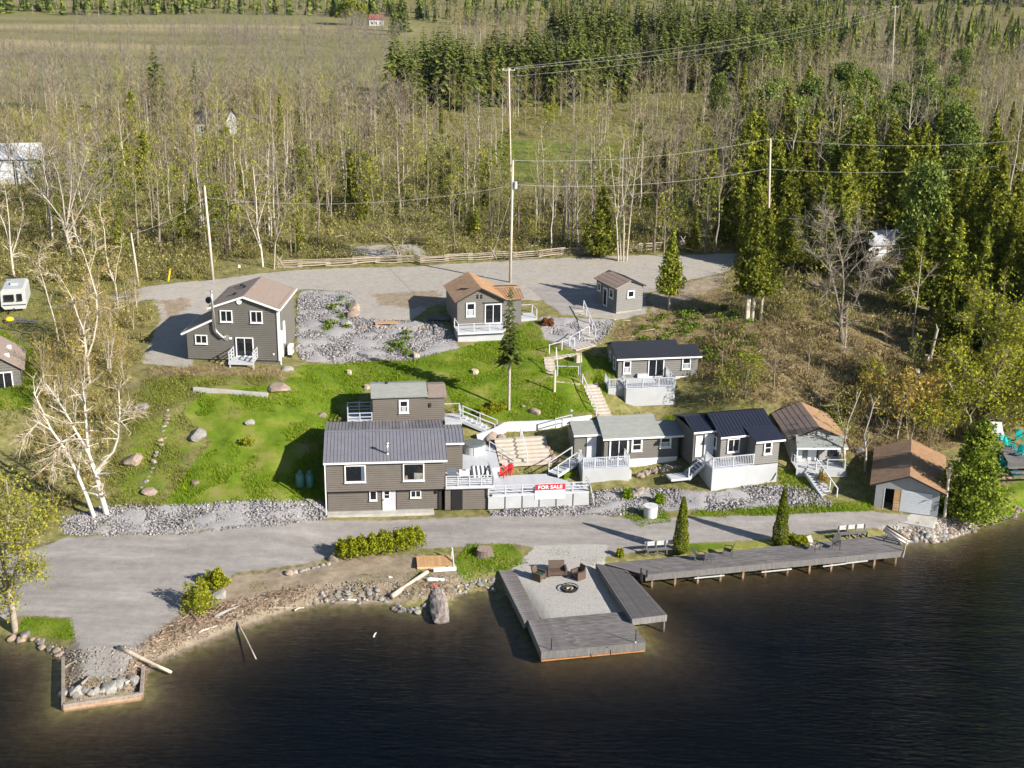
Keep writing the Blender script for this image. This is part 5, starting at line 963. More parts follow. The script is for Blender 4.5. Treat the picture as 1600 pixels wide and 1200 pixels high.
bench('far_shore_bench', 'long grey bench with pale backboard near the end of the long dock', (1312, 844), (1356, 840), 0.95)
def sling_chair(name, label, loc, rz, m, recline=0.35, group=None):
    t = thing(name, label, 'chair', loc, rz, group)
    MB().slab([(-0.25, -0.3, 0.42), (0.25, -0.3, 0.42), (0.25, 0.22, 0.36), (-0.25, 0.22, 0.36)], 0.025).build('seat', m, t)
    MB().slab([(-0.25, 0.22, 0.36), (0.25, 0.22, 0.36), (0.25, 0.22 + recline, 0.98), (-0.25, 0.22 + recline, 0.98)], 0.025).build('backrest', m, t)
    for s in (-1, 1):
        MB().bar((s * 0.29, -0.3, 0), (s * 0.29, -0.28, 0.62), 0.03).build('leg', BLACKM, t); MB().bar((s * 0.29, 0.38, 0), (s * 0.29, 0.2, 0.62), 0.03).build('leg', BLACKM, t); MB().box(s * 0.29 - 0.03, -0.32, 0.6, s * 0.29 + 0.03, 0.3, 0.635).build('arm', BLACKM, t)
    return t
sling_chair('deck_chair', 'upright black chair behind the glass table on the long dock', P(1137, 866, E3 + 0.02), -1.9, CHAIRB, 0.25)
sling_chair('deck_chair', 'low black folded chair nearest the columnar cedar on the long dock', P(1094, 876, E3 + 0.02), 1.3, CHAIRB, 0.5)
sling_chair('deck_chair', 'tan chair turned sideways on the long dock', P(1272, 859, E3 + 0.02), 0.7, CHAIRT, 0.4)
sling_chair('deck_chair', 'dark grey chair beside the tan one on the long dock', P(1306, 857, E3 + 0.02), -0.3, mat('grey_chair_mesh', (0.1, 0.095, 0.095), 0.6), 0.3)
t = thing('glass_table', 'small low black table between the black chairs on the long dock', 'table', P(1110, 877, E3 + 0.02)); MB().cyl((0, 0, 0.42), 0.33, 0.02, 20).build('top', mat('smoked_glass', (0.1, 0.1, 0.1), 0.1), t)
for k in range(4): MB().bar((0.28 * math.cos(k * 1.57), 0.28 * math.sin(k * 1.57), 0), (0.2 * math.cos(k * 1.57), 0.2 * math.sin(k * 1.57), 0.42), 0.03).build('leg', BLACKM, t)
t = thing('boat_lift_rails', 'pair of sloping metal boat ramp rails at the end of the long dock', 'boat ramp', P(1398, 846, E3), -0.55)
for k, y in enumerate((-0.4, 0.1, 0.45)): MB().tube([(-0.9, y, 0.95), (1.1, y, 0.2)], 0.11 if k < 2 else 0.07, 10).build('rail', (STEEL, DRIFT, BLACKM)[k], t, True)
for x in (-0.7, 0.1, 0.8):
    MB().bar((x, -0.45, 0.75 - (x + 0.7) * 0.36), (x, 0.5, 0.75 - (x + 0.7) * 0.36), 0.06).build('cross_bar', STEEL, t)
    for y in (-0.35, 0.4): MB().bar((x, y, 0), (x, y, 0.75 - (x + 0.7) * 0.36), 0.05).build('leg', STEEL, t)

# ================================================================ THINGS ON THE GROUND
p = G(1016, 806); t = thing('well_casing', 'round white concrete well casing on the grass by the drive', 'well', p)
mb = MB(); mb.tube([(0, 0, -0.1), (0, 0, 0.85)], 0.56, 32); mb.build('casing', WELLC, t); mb = MB(); mb.tube([(0, 0, 0.85), (0, 0, 0.93)], 0.6, 32); mb.build('lid', WELLC, t); MB().box(-0.06, -0.02, 0.93, 0.06, 0.02, 0.99).build('handle', STEEL, t)
for px, lb in ((469.5, 'left one of two dark green propane tanks beside the large house'), (484.5, 'right one of two dark green propane tanks beside the large house')):
    p = G(px, 761); t = thing('propane_tank', lb, 'tank', p, 0, 'propane tanks'); mb = MB(); mb.tube([(0, 0, 0), (0, 0, 0.12), (0, 0, 0.16), (0, 0, 1.1), (0, 0, 1.22), (0, 0, 1.28)], [0.3, 0.3, 0.36, 0.36, 0.26, 0.12], 20); mb.build('body', TANKG, t, True); mb = MB(); mb.tube([(0, 0, 1.22), (0, 0, 1.45)], 0.16, 14); mb.build('collar', TANKG, t)
# stump
def stump(name, label, px, py, r, h, m=BARKD, top=RAWWOOD):
    p = G(px, py); t = thing(name, label, 'stump', p); n = 16; rr = [r * rnd.uniform(0.85, 1.15) for _ in range(n)]; mb = MB()
    for k, (z, s) in enumerate(((-0.15, 1.35), (0.1, 1.12), (h * 0.7, 1.0), (h, 0.97))):
        for j in range(n): a = 2 * math.pi * j / n; mb.v.append((rr[j] * s * math.cos(a), rr[j] * s * math.sin(a), z))
        if k:
            for j in range(n): b = (k - 1) * n; mb.f.append((b + j, b + (j + 1) % n, b + n + (j + 1) % n, b + n + j))
    mb.build('bark', m, t); MB().quad(*[(rr[j] * 0.95 * math.cos(2 * math.pi * j / n), rr[j] * 0.95 * math.sin(2 * math.pi * j / n), h - 0.01) for j in range(n)]).build('cut_top', top, t)
stump('tree_stump', 'wide dark tree stump on the grass between drive and patio', 757, 866, 0.62, 0.5, BARKD, mat('old_cut_wood', (0.28, 0.2, 0.16), 0.9, 0.4, 6))
for px, py, r, h, lb in ((573.5, 607, 0.25, 0.35, 'small pale stump at the left on the green lawn'), (545.5, 583, 0.22, 0.3, 'small cut stump below the crushed rock'), (650, 558, 0.3, 0.4, 'pale stump at the edge of the crushed rock'), (742, 583, 0.32, 0.35, 'pale stump behind the lone spruce'), (903, 565, 0.35, 0.75, 'tall weathered stump inside the railed path'), (1430, 588, 0.4, 0.8, 'tall broken stump at the edge of the dark cedars'), (1447, 572, 0.25, 1.2, 'thin broken stump among the dark cedars')):
    stump('cut_stump', lb, px, py, r, h, BARKP, RAWWOOD)
# timber platform with frame
t = thing('timber_platform', 'tan wooden platform with a white rail frame on the beach grass', 'platform', G(652, 890), 0.12)
for i in range(10): MB().box(i * 0.265, 0, 0.25, i * 0.265 + 0.255, 1.6, 0.3).build('board', ORANGEWOOD, t)
for y in (0.1, 1.45): MB().box(0, y, -0.1, 2.62, y + 0.08, 0.25).build('joist', RAWWOOD, t)
MB().bar((2.75, -0.3, 0.0), (2.75, 1.5, 0.9), 0.08).build('rail', DECKW, t); MB().bar((2.7, 1.5, 0), (2.7, 1.5, 1.0), 0.08).build('post', DECKW, t); MB().bar((1.2, -0.45, 0.15), (2.9, -0.35, 0.15), 0.1, 0.3).build('side_board', WHITE, t); MB().bar((2.78, -0.35, 0), (2.78, -0.35, 0.5), 0.08).build('post', DECKW, t)
# flat boards by the rock garden
for px, py, w_, d__, rz, m_, lb in ((604, 506, 2.4, 0.9, 0.15, ORANGEWOOD, 'tan wooden plank pallet lying on the rock garden'), (685, 499, 2.3, 1.3, -0.05, GREYWOOD, 'grey wooden panel lying in the shadow of the top cabin')):
    t = thing('wood_panel', lb, 'panel', G(px, py) + Z * 0.12, rz)
    for i in range(6): MB().box(-w_ / 2, -d__ / 2 + i * d__ / 6, 0, w_ / 2, -d__ / 2 + (i + 0.93) * d__ / 6, 0.05).build('board', m_, t)
    MB().box(-w_ / 2 + 0.1, -d__ / 2, -0.2, -w_ / 2 + 0.2, d__ / 2, 0).build('joist', m_, t); MB().box(w_ / 2 - 0.2, -d__ / 2, -0.2, w_ / 2 - 0.1, d__ / 2, 0).build('joist', m_, t)
# concrete strip on the lawn
a, b = G(302, 612), G(418, 622); mb = MB(); mb.slab([a + Z * 0.35, b + Z * 0.35, b + Vector((0, 0.5, 0.35)), a + Vector((0, 0.35, 0.35))], 0.7); tag(mb.build('concrete_kerb', CONC), 'long low concrete wall on the lawn below the tall house', 'low wall')

# rocks --------------------------------------------------------
ROCKM = []
def rock_mesh(seed, sub=2):
    bm = bmesh.new(); bmesh.ops.create_icosphere(bm, subdivisions=sub, radius=1.0); r = random.Random(seed); pl = [(Vector((r.gauss(0, 1), r.gauss(0, 1), r.gauss(0, 1))).normalized(), r.uniform(0.5, 0.9)) for _ in range(13)]
    for v in bm.verts:
        for n, d in pl:
            k = v.co.dot(n)
            if k > d: v.co -= n * (k - d) * 0.9
        v.co *= r.uniform(0.95, 1.05)
    me = bpy.data.meshes.new('rock'); bm.to_mesh(me); bm.free(); return me
ROCKB = [rock_mesh(s) for s in range(6)]; ROCKV = {}
def rock(px, py, w, label, m=None, name='boulder', flat=0.6, asp=1.0, group=None, at=None, sink=0.25, cat='boulder'):
    m = m or STONE; k = (rnd.randrange(6), m.name)
    if k not in ROCKV: me = ROCKB[k[0]].copy(); me.materials.append(m); ROCKV[k] = me
    p = at if at is not None else G(px, py); o = bpy.data.objects.new(name, ROCKV[k]); COL.objects.link(o); o.location = p + Z * (w / 2 * flat * (1 - sink) * 0.28); o.scale = (w / 2, w / 2 * asp, w / 2 * flat); o.rotation_euler = (rnd.uniform(-.15, .15), rnd.uniform(-.15, .15), rnd.uniform(-0.6, 0.6))
    return tag(o, label, cat, group)
for px, py, w_, m_, fl2, lb in ((343, 932, 1.25, STONEW, 0.8, 'big pale boulder beside the yellow cedar bushes'), (521, 876, 0.95, STONEP, 0.75, 'round tan boulder at the left end of the long hedge'), (452, 897, 0.8, STONEP, 0.7, 'tan boulder at the tip of the stone edged bed'), (310, 681, 2.0, STONE, 0.5, 'large grey boulder in the middle of the left lawn'), (222, 638, 1.8, STONE, 0.5, 'flat grey boulder high on the left slope'), (391, 661, 1.2, STONEW, 0.5, 'flat pale stone on the bright lawn'), (306, 755, 0.9, STONEP, 0.6, 'small tan rock low on the left lawn'), (235, 769, 1.6, STONEP, 0.4, 'flat pinkish rock just above the gravel bank'), (207, 722, 2.0, STONEP, 0.7, 'brown rock beside the bare birches'), (437, 608, 2.4, STONEP, 0.35, 'long flat rock below the tall house'), (836, 645, 1.3, STONEP, 0.55, 'pinkish boulder on the lawn above the white wall'), (818, 635, 0.5, STONEW, 0.6, 'little white stone left of the pinkish boulder'), (892, 643, 0.6, STONEW, 0.6, 'pale stone near the path above the white wall'), (504, 650, 1.1, STONEP, 0.6, 'tan rock beside the shaded cabin deck'), (553, 484, 1.6, ORANGEWOOD, 0.9, 'round orange tan boulder at the back of the rock garden'), (553, 493, 1.7, STONEP, 0.75, 'big tan boulder at the front of the rock garden'), (541, 507, 1.5, STONEW, 0.5, 'wide white rock at the corner of the rock garden'), (653, 957, 0.6, STONEW, 0.7, 'grey boulder at the tip of the driftwood point'), (771, 923, 0.5, STONEW, 0.8, 'round white stone in the corner of the patio dock'), (1377, 738, 1.2, STONE, 0.5, 'grey rock behind the boathouse'), (1345, 707, 1.3, STONE, 0.6, 'shaded rock left of the boathouse'), (770, 686, 1.6, STONEP, 0.8, 'reddish brown rock between hot tub and wide steps'), (783, 690, 1.3, STONEP, 0.9, 'reddish rock against the left edge of the wide steps'), (450, 578, 1.3, STONEW, 0.5, 'pile of white stone under the heat pump of the tall house')):
    rock(px, py, w_, lb, STONEP if m_ is ORANGEWOOD else m_, flat=fl2)
def rock_row(pts, n, w, label, group, m_list, flat=0.7, spread=0.0, name='stone', cat='stone'):
    g = [G(*q) for q in pts]; seg = [(b - a).length for a, b in zip(g, g[1:])]; tot = sum(seg)
    for i in range(n):
        s = (i + rnd.uniform(0.2, 0.8)) / n * tot; k = 0
        while k < len(seg) - 1 and s > seg[k]: s -= seg[k]; k += 1
        p = g[k].lerp(g[k + 1], min(1, s / seg[k])) + Vector((rnd.uniform(-spread, spread), rnd.uniform(-spread, spread), 0)); p.z = max(hz(p.x, p.y), -0.1)
        rock(0, 0, w * rnd.uniform(0.7, 1.35), label, rnd.choice(m_list), name, flat, 1.0, group, p, cat=cat)
rock_row([(545, 512), (580, 512), (640, 514), (700, 510)], 26, 0.5, 'pale stone in the row edging the rock garden', 'stones edging the rock garden', [STONEW, STONEP], 0.8, 0.1)
rock_row([(455, 897), (480, 890), (515, 882)], 12, 0.35, 'white stone edging the low bed left of the hedge', 'stones edging the hedge bed', [STONEW], 0.8, 0.05)
rock_row([(1000, 742), (1020, 738), (1045, 733), (1062, 728)], 30, 0.55, 'tan stone in the retaining wall under the grey roof cabin', 'stones of the cabin wall', [STONEP, STONEW], 0.9, 0.3)
rock_row([(958, 656), (985, 652), (1015, 650)], 18, 0.5, 'tan stone below the tall white square deck', 'stones under the square deck', [STONEP, STONEW], 0.8, 0.15)
rock_row([(850, 700), (862, 712), (872, 725)], 12, 0.6, 'tan stone bordering the right edge of the wide steps', 'stones beside the wide steps', [STONEP], 0.8, 0.2)
rock_row([(105, 1088), (130, 1083), (160, 1078), (190, 1072), (215, 1068)], 16, 0.95, 'rounded boulder on the stone pier tip at lower left', 'boulders on the pier tip', [STONE, STONEW], 0.7, 0.3, 'pier_boulder', 'boulder')
rock_row([(20, 995), (50, 1000), (75, 1010), (95, 1025)], 14, 0.7, 'dark rounded shore boulder left of the stone pier', 'boulders left of the pier', [STONE, STONEP], 0.7, 0.25, 'shore_boulder', 'boulder')
rock_row([(500, 935), (540, 932), (580, 930), (605, 932)], 46, 0.4, 'pale stone on the pebbly shore left of the driftwood point', 'shore stones left of the point', [STONEW, STONE], 0.7, 0.5, 'shore_stone', 'stone')
rock_row([(612, 948), (640, 952), (660, 950)], 20, 0.4, 'pale stone around the tip of the driftwood point', 'stones of the driftwood point', [STONEW, STONE], 0.7, 0.4, 'shore_stone', 'stone')
rock_row([(702, 922), (740, 915), (775, 912)], 40, 0.35, 'pale stone on the bank between the log and the patio dock', 'shore stones left of the dock', [STONEW, STONE], 0.7, 0.3, 'shore_stone', 'stone')
rock_row([(1405, 838), (1430, 835), (1455, 843), (1485, 835), (1515, 825)], 60, 0.5, 'pale stone of the rocky shore in front of the boathouse', 'shore stones by the boathouse', [STONEW, STONEP, STONE], 0.7, 0.5, 'shore_stone', 'stone')
rock_row([(1540, 815), (1570, 806), (1600, 797)], 24, 0.45, 'brown stone on the shore right of the big cedar', 'shore stones at the right edge', [STONEP, STONE], 0.6, 0.4, 'shore_stone', 'stone')
rock_row([(218, 765), (235, 740), (250, 705), (262, 660), (266, 640)], 20, 0.5, 'tan stone in the old steps up the left lawn', 'stones of the old lawn steps', [STONEP, STONEW], 0.5, 0.25, 'step_stone', 'stone')
rock_row([(985, 775), (1000, 765), (1010, 762)], 8, 0.55, 'pale stone beside the small steps near the well', 'stones near the well', [STONEW, STONEP], 0.6, 0.3)

# timber crib wall of the pier
cw = thing('crib_wall', 'dark timber retaining wall around the stone pier tip', 'wall')
for a, b in (((99, 1030), (99, 1104)), ((99, 1104), (220, 1086)), ((221, 1086), (224, 1045))):
    pa, pb = P(*a, 0.25), P(*b, 0.25)
    for k in range(3): MB().bar(pa + Z * (-0.35 + k * 0.22), pb + Z * (-0.35 + k * 0.22), 0.2, 0.2).build('timber', (DRIFTB, DRIFTB, mat('old_timber', (0.26, 0.22, 0.18), 0.9, 0.3, 4))[k], cw)

# driftwood -----------------------------------------------------
def log(px0, py0, px1, py1, r, label, m=DRIFT, name='driftwood_log', e=None, bend=0.1, r1=0.6, lift=0.0, group=None, cat='log'):
    a = G(px0, py0) if e is None else P(px0, py0, e); b = G(px1, py1) if e is None else P(px1, py1, e); a = a + Z * (r * 0.7 + lift); b = b + Z * (r * r1 * 0.7 + lift * 0.3); mid = a.lerp(b, 0.5) + Vector((rnd.uniform(-bend, bend), rnd.uniform(-bend, bend), bend * 0.4))
    mb = MB(); mb.tube([a, a.lerp(mid, 0.5) + Z * 0.02, mid, mid.lerp(b, 0.5), b], [r, r * 0.95, r * (1 + r1) / 2, r * r1 * 1.05, r * r1], 8); o = mb.build(name, m, None, True); return tag(o, label, cat, group)
log(185, 1014, 268, 1052, 0.17, 'long grey driftwood log reaching over the water from the pier', DRIFT)
log(97, 1048, 120, 1033, 0.1, 'short pale timber lying on the left edge of the pier', RAILWOOD)
log(288, 952, 313, 975, 0.12, 'dark driftwood log below the yellow cedar bushes', DRIFTB)
log(368, 970, 400, 1030, 0.08, 'thin pale branch dipping into the shallow water', DRIFT, e=0.05)
log(335, 966, 374, 948, 0.13, 'pale driftwood log on the beach right of the boulder', STONEW)
log(310, 990, 340, 978, 0.08, 'pale forked driftwood at the waterline', DRIFT)
log(220, 1085, 224, 1048, 0.06, 'thin upright driftwood pole at the right of the pier', DRIFT, lift=0.2)
log(197, 1075, 222, 1058, 0.07, 'pale branch lying over the pier boulders', DRIFT, lift=0.3)
log(128, 1075, 140, 1058, 0.1, 'short tan timber on the pier boulders', RAILWOOD, lift=0.2)
log(612, 938, 668, 896, 0.22, 'pale leaning driftwood trunk across the point', DRIFT, lift=0.15, r1=0.7)
log(533, 938, 557, 938, 0.08, 'white plank washed up on the stones', WHITE)
log(607, 903, 613, 903, 0.08, 'tiny white block on the sandy ground', WHITE, bend=0)
log(667, 908, 694, 907, 0.17, 'short white beam behind the big shore log', WHITE, bend=0)
log(415, 952, 455, 950, 0.05, 'curved bleached branch on the beach', DRIFT); log(460, 955, 475, 950, 0.06, 'short bleached stick at the waterline', DRIFT)
log(584, 999, 588, 990, 0.05, 'white stick poking out of the shallow water', WHITE, e=0.05, lift=0.15)
# big rotten log lying into the water
a = P(682, 922, 0.55); b = P(690, 970, 0.1); mb = MB(); n = 14; rows = 10
for k in range(rows + 1):
    c = a.lerp(b, k / rows); ax = (b - a).normalized(); u_ = ax.cross(Z).normalized(); v_ = u_.cross(ax); R_ = 0.40 + 0.18 * math.sin(k / rows * 2.6)
    for j in range(n): th = 2 * math.pi * j / n; rr = R_ * rnd.uniform(0.85, 1.12); mb.v.append(tuple(c + (u_ * math.cos(th) * 1.15 + v_ * math.sin(th) * 0.6) * rr))
for k in range(rows):
    for j in range(n): b0 = k * n; mb.f.append((b0 + j, b0 + (j + 1) % n, b0 + n + (j + 1) % n, b0 + n + j))
mb.f.append(tuple(range(n - 1, -1, -1))); mb.f.append(tuple(rows * n + j for j in range(n)))
tag(mb.build('rotten_log', mat('weathered_stump_wood', (0.24, 0.205, 0.185), 0.95, 0.6, 3, bump=0.8, bscale=8, stretch=(2, 0.5, 2), dirt=(0.12, 0.10, 0.09))), 'massive weathered log lying from the shore into the water', 'log')
rg = thing('mooring_ring', 'small red ring lying on the massive weathered log', 'ring', a + Vector((-0.1, -0.2, 0.52))); mb = MB(); mb.tube([(0.14 * math.cos(t_ * 0.4), 0.24 * math.sin(t_ * 0.4), 0) for t_ in range(17)], 0.03, 6); mb.build('loop', RED, rg)

# ================================================================ FENCE, POLES, WIRES
fn = thing('split_rail_fence', 'long zigzag split rail fence along the far side of the gravel road', 'fence')
FP = [(437, 420), (470, 417), (512, 417.5), (555, 413), (590, 413), (625, 410), (660, 413), (698, 409), (735, 409), (770, 404), (805, 407), (845, 402), (880, 400), (915, 397), (960, 396), (1000, 392), (1035, 391), (1066, 386)]
fg = [G(*q) + Vector((0, (-0.35 if i % 2 else 0.35), 0)) for i, q in enumerate(FP)]; me_r = MB().box(0, -0.5, -0.5, 1, 0.5, 0.5)
for i, (a, b) in enumerate(zip(fg, fg[1:])):
    d = (b - a).normalized()
    for k in range(4):
        z = 0.14 + 0.24 * k + (0.11 if i % 2 else 0); r_ = rnd.uniform(0.05, 0.075)
        p0 = a - d * 0.3 + Z * (z + rnd.uniform(-.05, .05)); p1 = b + d * 0.3 + Z * (z + rnd.uniform(-.06, .06)); mb = MB(); mb.tube([p0, p0.lerp(p1, 0.5) + Vector((0, 0, rnd.uniform(-.05, .05))), p1], [r_, r_ * 1.1, r_ * 0.85], 5); mb.build('rail', RAILWOOD, fn)
for i in (0, 9, 17):
    p = fg[i]; mb = MB(); mb.bar(p + Vector((-0.5, 0, 0)), p + Vector((0.3, 0.1, 1.5)), 0.09); mb.bar(p + Vector((0.5, 0, 0)), p + Vector((-0.3, -0.1, 1.5)), 0.09); mb.build('brace', RAILWOOD, fn)
log(523, 371, 562, 365, 0.12, 'pale fallen rail among the brush beyond the fence', RAILWOOD); log(822, 393, 852, 383, 0.1, 'pale fallen rail leaning beyond the fence', RAILWOOD, lift=0.4)
def pole(name, label, base, top, r=0.15, arm=None, xf=False):
    """utility pole whose foot is at picture position base; it leans to the picture position of its top"""
    g = G(*base); p = PD(top[0], top[1], g.y); t = thing(name, label, 'utility pole', g); v = p - g; mb = MB(); mb.tube([-Z * 0.3, v * 0.5, v], [r * 1.15, r, r * 0.75], 10); mb.build('shaft', POLEW, t, True)
    if arm: MB().bar(v + Vector((-arm, 0, -0.3)), v + Vector((arm, 0, -0.3)), 0.1, 0.12).build('crossarm', POLEW, t); [MB().cyl((0, 0, 0), 0.05, 0.16, 8).build('insulator', WHITE, t).__setattr__('location', v + Vector((x, 0, -0.24))) for x in (-arm * 0.9, 0.25, arm * 0.9)]
    else: MB().cyl((0, 0, 0), 0.05, 0.16, 8).build('insulator', WHITE, t).location = v
    if xf: MB().cyl((0.32, -0.1, 0), 0.2, 0.75, 14).build('transformer', mat('transformer_grey', (0.45, 0.46, 0.47), 0.4), t).location = v - Z * 3.0
    return p
pA = pole('utility_pole', 'plain wooden utility pole beside the road above the tall house', (333, 437), (319.5, 292), 0.15)
pB = pole('utility_pole', 'wooden utility pole with transformer behind the top cabin', (797, 441), (801.5, 252), 0.15, None, True)
pC = pole('utility_pole', 'far tall utility pole with crossarm in the wood beyond the fence', (799, 322), (795, 106), 0.13, 0.9)
pD = pole('utility_pole', 'wooden utility pole among the cedars on the right', (1199, 405), (1204, 218), 0.15)
pE = pole('utility_pole', 'leaning short utility pole at the left end of the road', (217, 447), (205, 366), 0.11)
gE = G(1392, 150); pF = pole('utility_pole', 'small far utility pole high on the right near the picture top', (1392, 150), (1399, 9), 0.13, 0.9)
def wire(name, label, pts, sag=0.8, r=0.018):
    mb = MB()
    for a, b in zip(pts, pts[1:]):
        a, b = Vector(a), Vector(b); n = 14; mb.tube([a.lerp(b, i / n) - Z * sag * 4 * (i / n) * (1 - i / n) for i in range(n + 1)], r, 4, False)
    tag(mb.build(name, mat('wire', (0.35, 0.34, 0.33), 0.5, 0.0)), label, 'power line')
wire('power_line', 'upper wire between the near poles across the wood on the right', [pB + Z * 0.1, pD + Z * 0.1, PD(1640, 215, pD.y)], 0.9)
wire('power_line', 'lower wire between the near poles across the wood on the right', [pB - Z * 2.6, pD - Z * 3.5, PD(1640, 250, pD.y)], 0.9)
wire('power_line', 'wire from the transformer pole down to the left road pole', [pB - Z * 2.7, pA - Z * 1.2], 1.3); wire('power_line', 'short wire from the left road pole to the leaning pole', [pA - Z * 1.2, pE], 0.5)
wire('power_line', 'left outer wire of the far line crossing to the picture top right', [pC + Vector((-0.8, 0, -0.1)), pF + Vector((-0.8, 0, -0.1))], 1.5, 0.016); wire('power_line', 'right outer wire of the far line crossing to the picture top right', [pC + Vector((0.8, 0, -0.1)), pF + Vector((0.8, 0, -0.1))], 2.2, 0.016); wire('power_line', 'lowest wire of the far line crossing to the picture top right', [pC - Z * 1.2, pF - Z * 1.6], 2.0, 0.014)
wire('power_line', 'far wires running left from the tall pole over the wood', [pC + Vector((-0.8, 0, -0.1)), PD(490, 160, pC.y + 8)], 0.8, 0.014); wire('power_line', 'service wire from the transformer pole to the top cabin gable', [pB - Z * 3.2, f4.a + f4.u * 2.5 + f4.n * 2.1 + Z * 4.6], 0.3, 0.015)
o = MB().bar(G(263, 440), G(263, 440) + Vector((0.35, 0, 1.5)), 0.16, 0.12).build('guy_marker', YELLOW); tag(o, 'yellow guy wire marker leaning at the road side', 'marker')
t = thing('road_sign', 'small white sign on a thin post by the road', 'sign', G(375, 433)); MB().box(-0.02, -0.02, 0, 0.02, 0.02, 1.1).build('post', BLACKM, t); MB().box(-0.13, -0.04, 1.1, 0.13, -0.02, 1.45).build('plate', WHITE, t)

# ================================================================ HILLSIDE PATH
stepm = mat('path_step_timber', (0.46, 0.40, 0.34), 0.85, 0.2, 3)
f = flight('upper_path_steps', 'pale stone steps with railing dropping from the parking area', G(921, 530), G(903, 484), 1.1, 11, stepm, 'steps', thick=0.25); L_ = (G(921, 530) - G(903, 484)).xy.length
railing(f, [(0, -0.62, 0.2), (L_, -0.62, (G(903, 484) - G(921, 530)).z + 0.1)], 0.9, DECKW, mid=0, every=2.2)
f = flight('landing_steps', 'short pale steps crossing left below the upper path', G(895, 545), G(925, 537), 1.2, 5, stepm, 'steps', thick=0.3); railing(f, [(0, 0.6, 0.2), ((G(895, 545) - G(925, 537)).xy.length, 0.6, 1.0)], 0.9, DECKW, mid=0, every=1.6)
f = flight('zigzag_walk', 'pale railed walk on the lawn below the landing', G(862, 558), G(905, 550), 1.2, 6, stepm, 'steps', thick=0.3); railing(f, [(0, 0.6, 0.2), (2.8, 0.6, 0.6)], 0.9, DECKW, mid=0, every=1.4); 
f = flight('side_steps', 'narrow pale steps down the left side of the railed walk', G(862, 590), G(857, 558), 1.0, 6, stepm, 'steps', thick=0.3); railing(f, [(0, -0.55, 0.2), (2.0, -0.55, 1.5)], 0.9, DECKW, mid=0, every=2.0)
f = flight('lower_walk', 'pale railed walk heading right above the lower steps', G(865, 593), G(905, 597), 1.1, 5, stepm, 'steps', thick=0.3); railing(f, [(0, 0.5, 0.3), (2.4, 0.5, 0.3)], 0.9, DECKW, mid=0, every=2.4)
f = flight('lower_path_steps', 'pale timber steps with railing running down to the white wall', G(944, 652), G(922, 600), 1.5, 10, stepm, 'steps', thick=0.3); L_ = (G(944, 652) - G(922, 600)).xy.length; railing(f, [(0, 0.78, 0.2), (L_, 0.78, (G(922, 600) - G(944, 652)).z + 0.1)], 0.9, DECKW, mid=0, every=1.7)
g = G(866, 612); MB_ = MB().tube([(0, 0, -0.2), (0, 0, 2.2)], [0.14, 0.12], 8).build('path_post', POLEW); MB_.location = g; tag(MB_, 'thick wooden post beside the railed walk on the lawn', 'post')
g = G(906, 600); o = MB().tube([(0, 0, -0.2), (0, 0, 3.3)], 0.05, 8).build('lamp_pole', STEEL); o.location = g; tag(o, 'thin metal pole beside the lower path', 'pole')
f = flight('well_steps', 'three small pale stone steps behind the well', G(1008, 775), G(1005, 762), 1.0, 3, STONEW, 'steps', thick=0.3)

# ================================================================ NEIGHBOUR'S DECK ON THE RIGHT
nd = thing('neighbour_deck', 'grey neighbour deck with steps at the right picture edge', 'deck'); NE = max(G(1585, 712).z, G(1600, 695).z) + .35; q = [P(*x, NE) for x in ((1562, 700), (1640, 690), (1660, 725), (1575, 722))]
quad_planks(nd, q[0], q[1], q[2], q[3], 12, 0.05, GREYWOOD); fascia(nd, q[3], q[2], 0.5, GREYWOODY)
for k in range(3): MB().bar(P(1575 + k * 4, 731 + k * 7, NE - .25 - k * 0.2), P(1640 + k * 4, 728 + k * 7, NE - .25 - k * 0.2), 0.3, 0.08).build('step', GREYWOOD, nd)
for px, py, e, rz, lb in ((1570, 692, 2.0, 0.5, 'teal chair at the back left of the neighbour deck'), (1578, 700, 2.0, 0.9, 'teal chair in front on the neighbour deck'), (1592, 688, 2.0, -0.2, 'teal chair at the back right of the neighbour deck'), (1592, 712, 2.0, -0.6, 'teal chair at the front right of the neighbour deck'), (1568, 730, 1.3, 0.3, 'leftmost of the three teal chairs on the ground below the neighbour deck'), (1577, 736, 1.2, 0.2, 'middle one of the three teal chairs on the ground below the neighbour deck'), (1588, 745, 1.1, 0.1, 'rightmost of the three teal chairs on the ground below the neighbour deck')):
    adirondack('teal_chair', lb, TEAL, P(px, py, NE + .03) if e == 2.0 else G(px, py), rz, 'teal chairs of the neighbour', 0.95)
f, h = small_house('neighbour_shed', 'small white shed left of the neighbour deck', (1531, 700), (1558, 702), G(1545, 702).z + .1, 2.0, 1.6, 2.2, FARWHITE, FARWHITE); window(h, O3, X, -Y, (0.5, 0.6), (1.1, 1.3), 0.06, None)
rock_row([(1563, 742), (1575, 748)], 6, 0.5, 'tan stone of the fire ring by the teal chairs', 'stones of the neighbour fire ring', [STONEP], 0.7, 0.3)
t = thing('picnic_platform', 'dark wooden platform with clutter at the left picture edge', 'platform', P(8, 508, 7.4), -0.05)
for i in range(8): MB().box(0, i * 0.22, 0.3, 3.2, i * 0.22 + 0.2, 0.35).build('board', GREYWOOD, t)
for x in (0.1, 3.0): MB().box(x, 0, -0.3, x + 0.12, 1.7, 0.3).build('joist', DARK, t)
o = MB().tube([P(15, 500, 7.8), P(15, 500, 7.8) + Z * 0.12, P(15, 500, 7.8) + Z * 0.3], [0.45, 0.45, 0.25], 14).build('yellow_tub', YELLOW); tag(o, 'yellow tub on the platform at the left picture edge', 'tub')

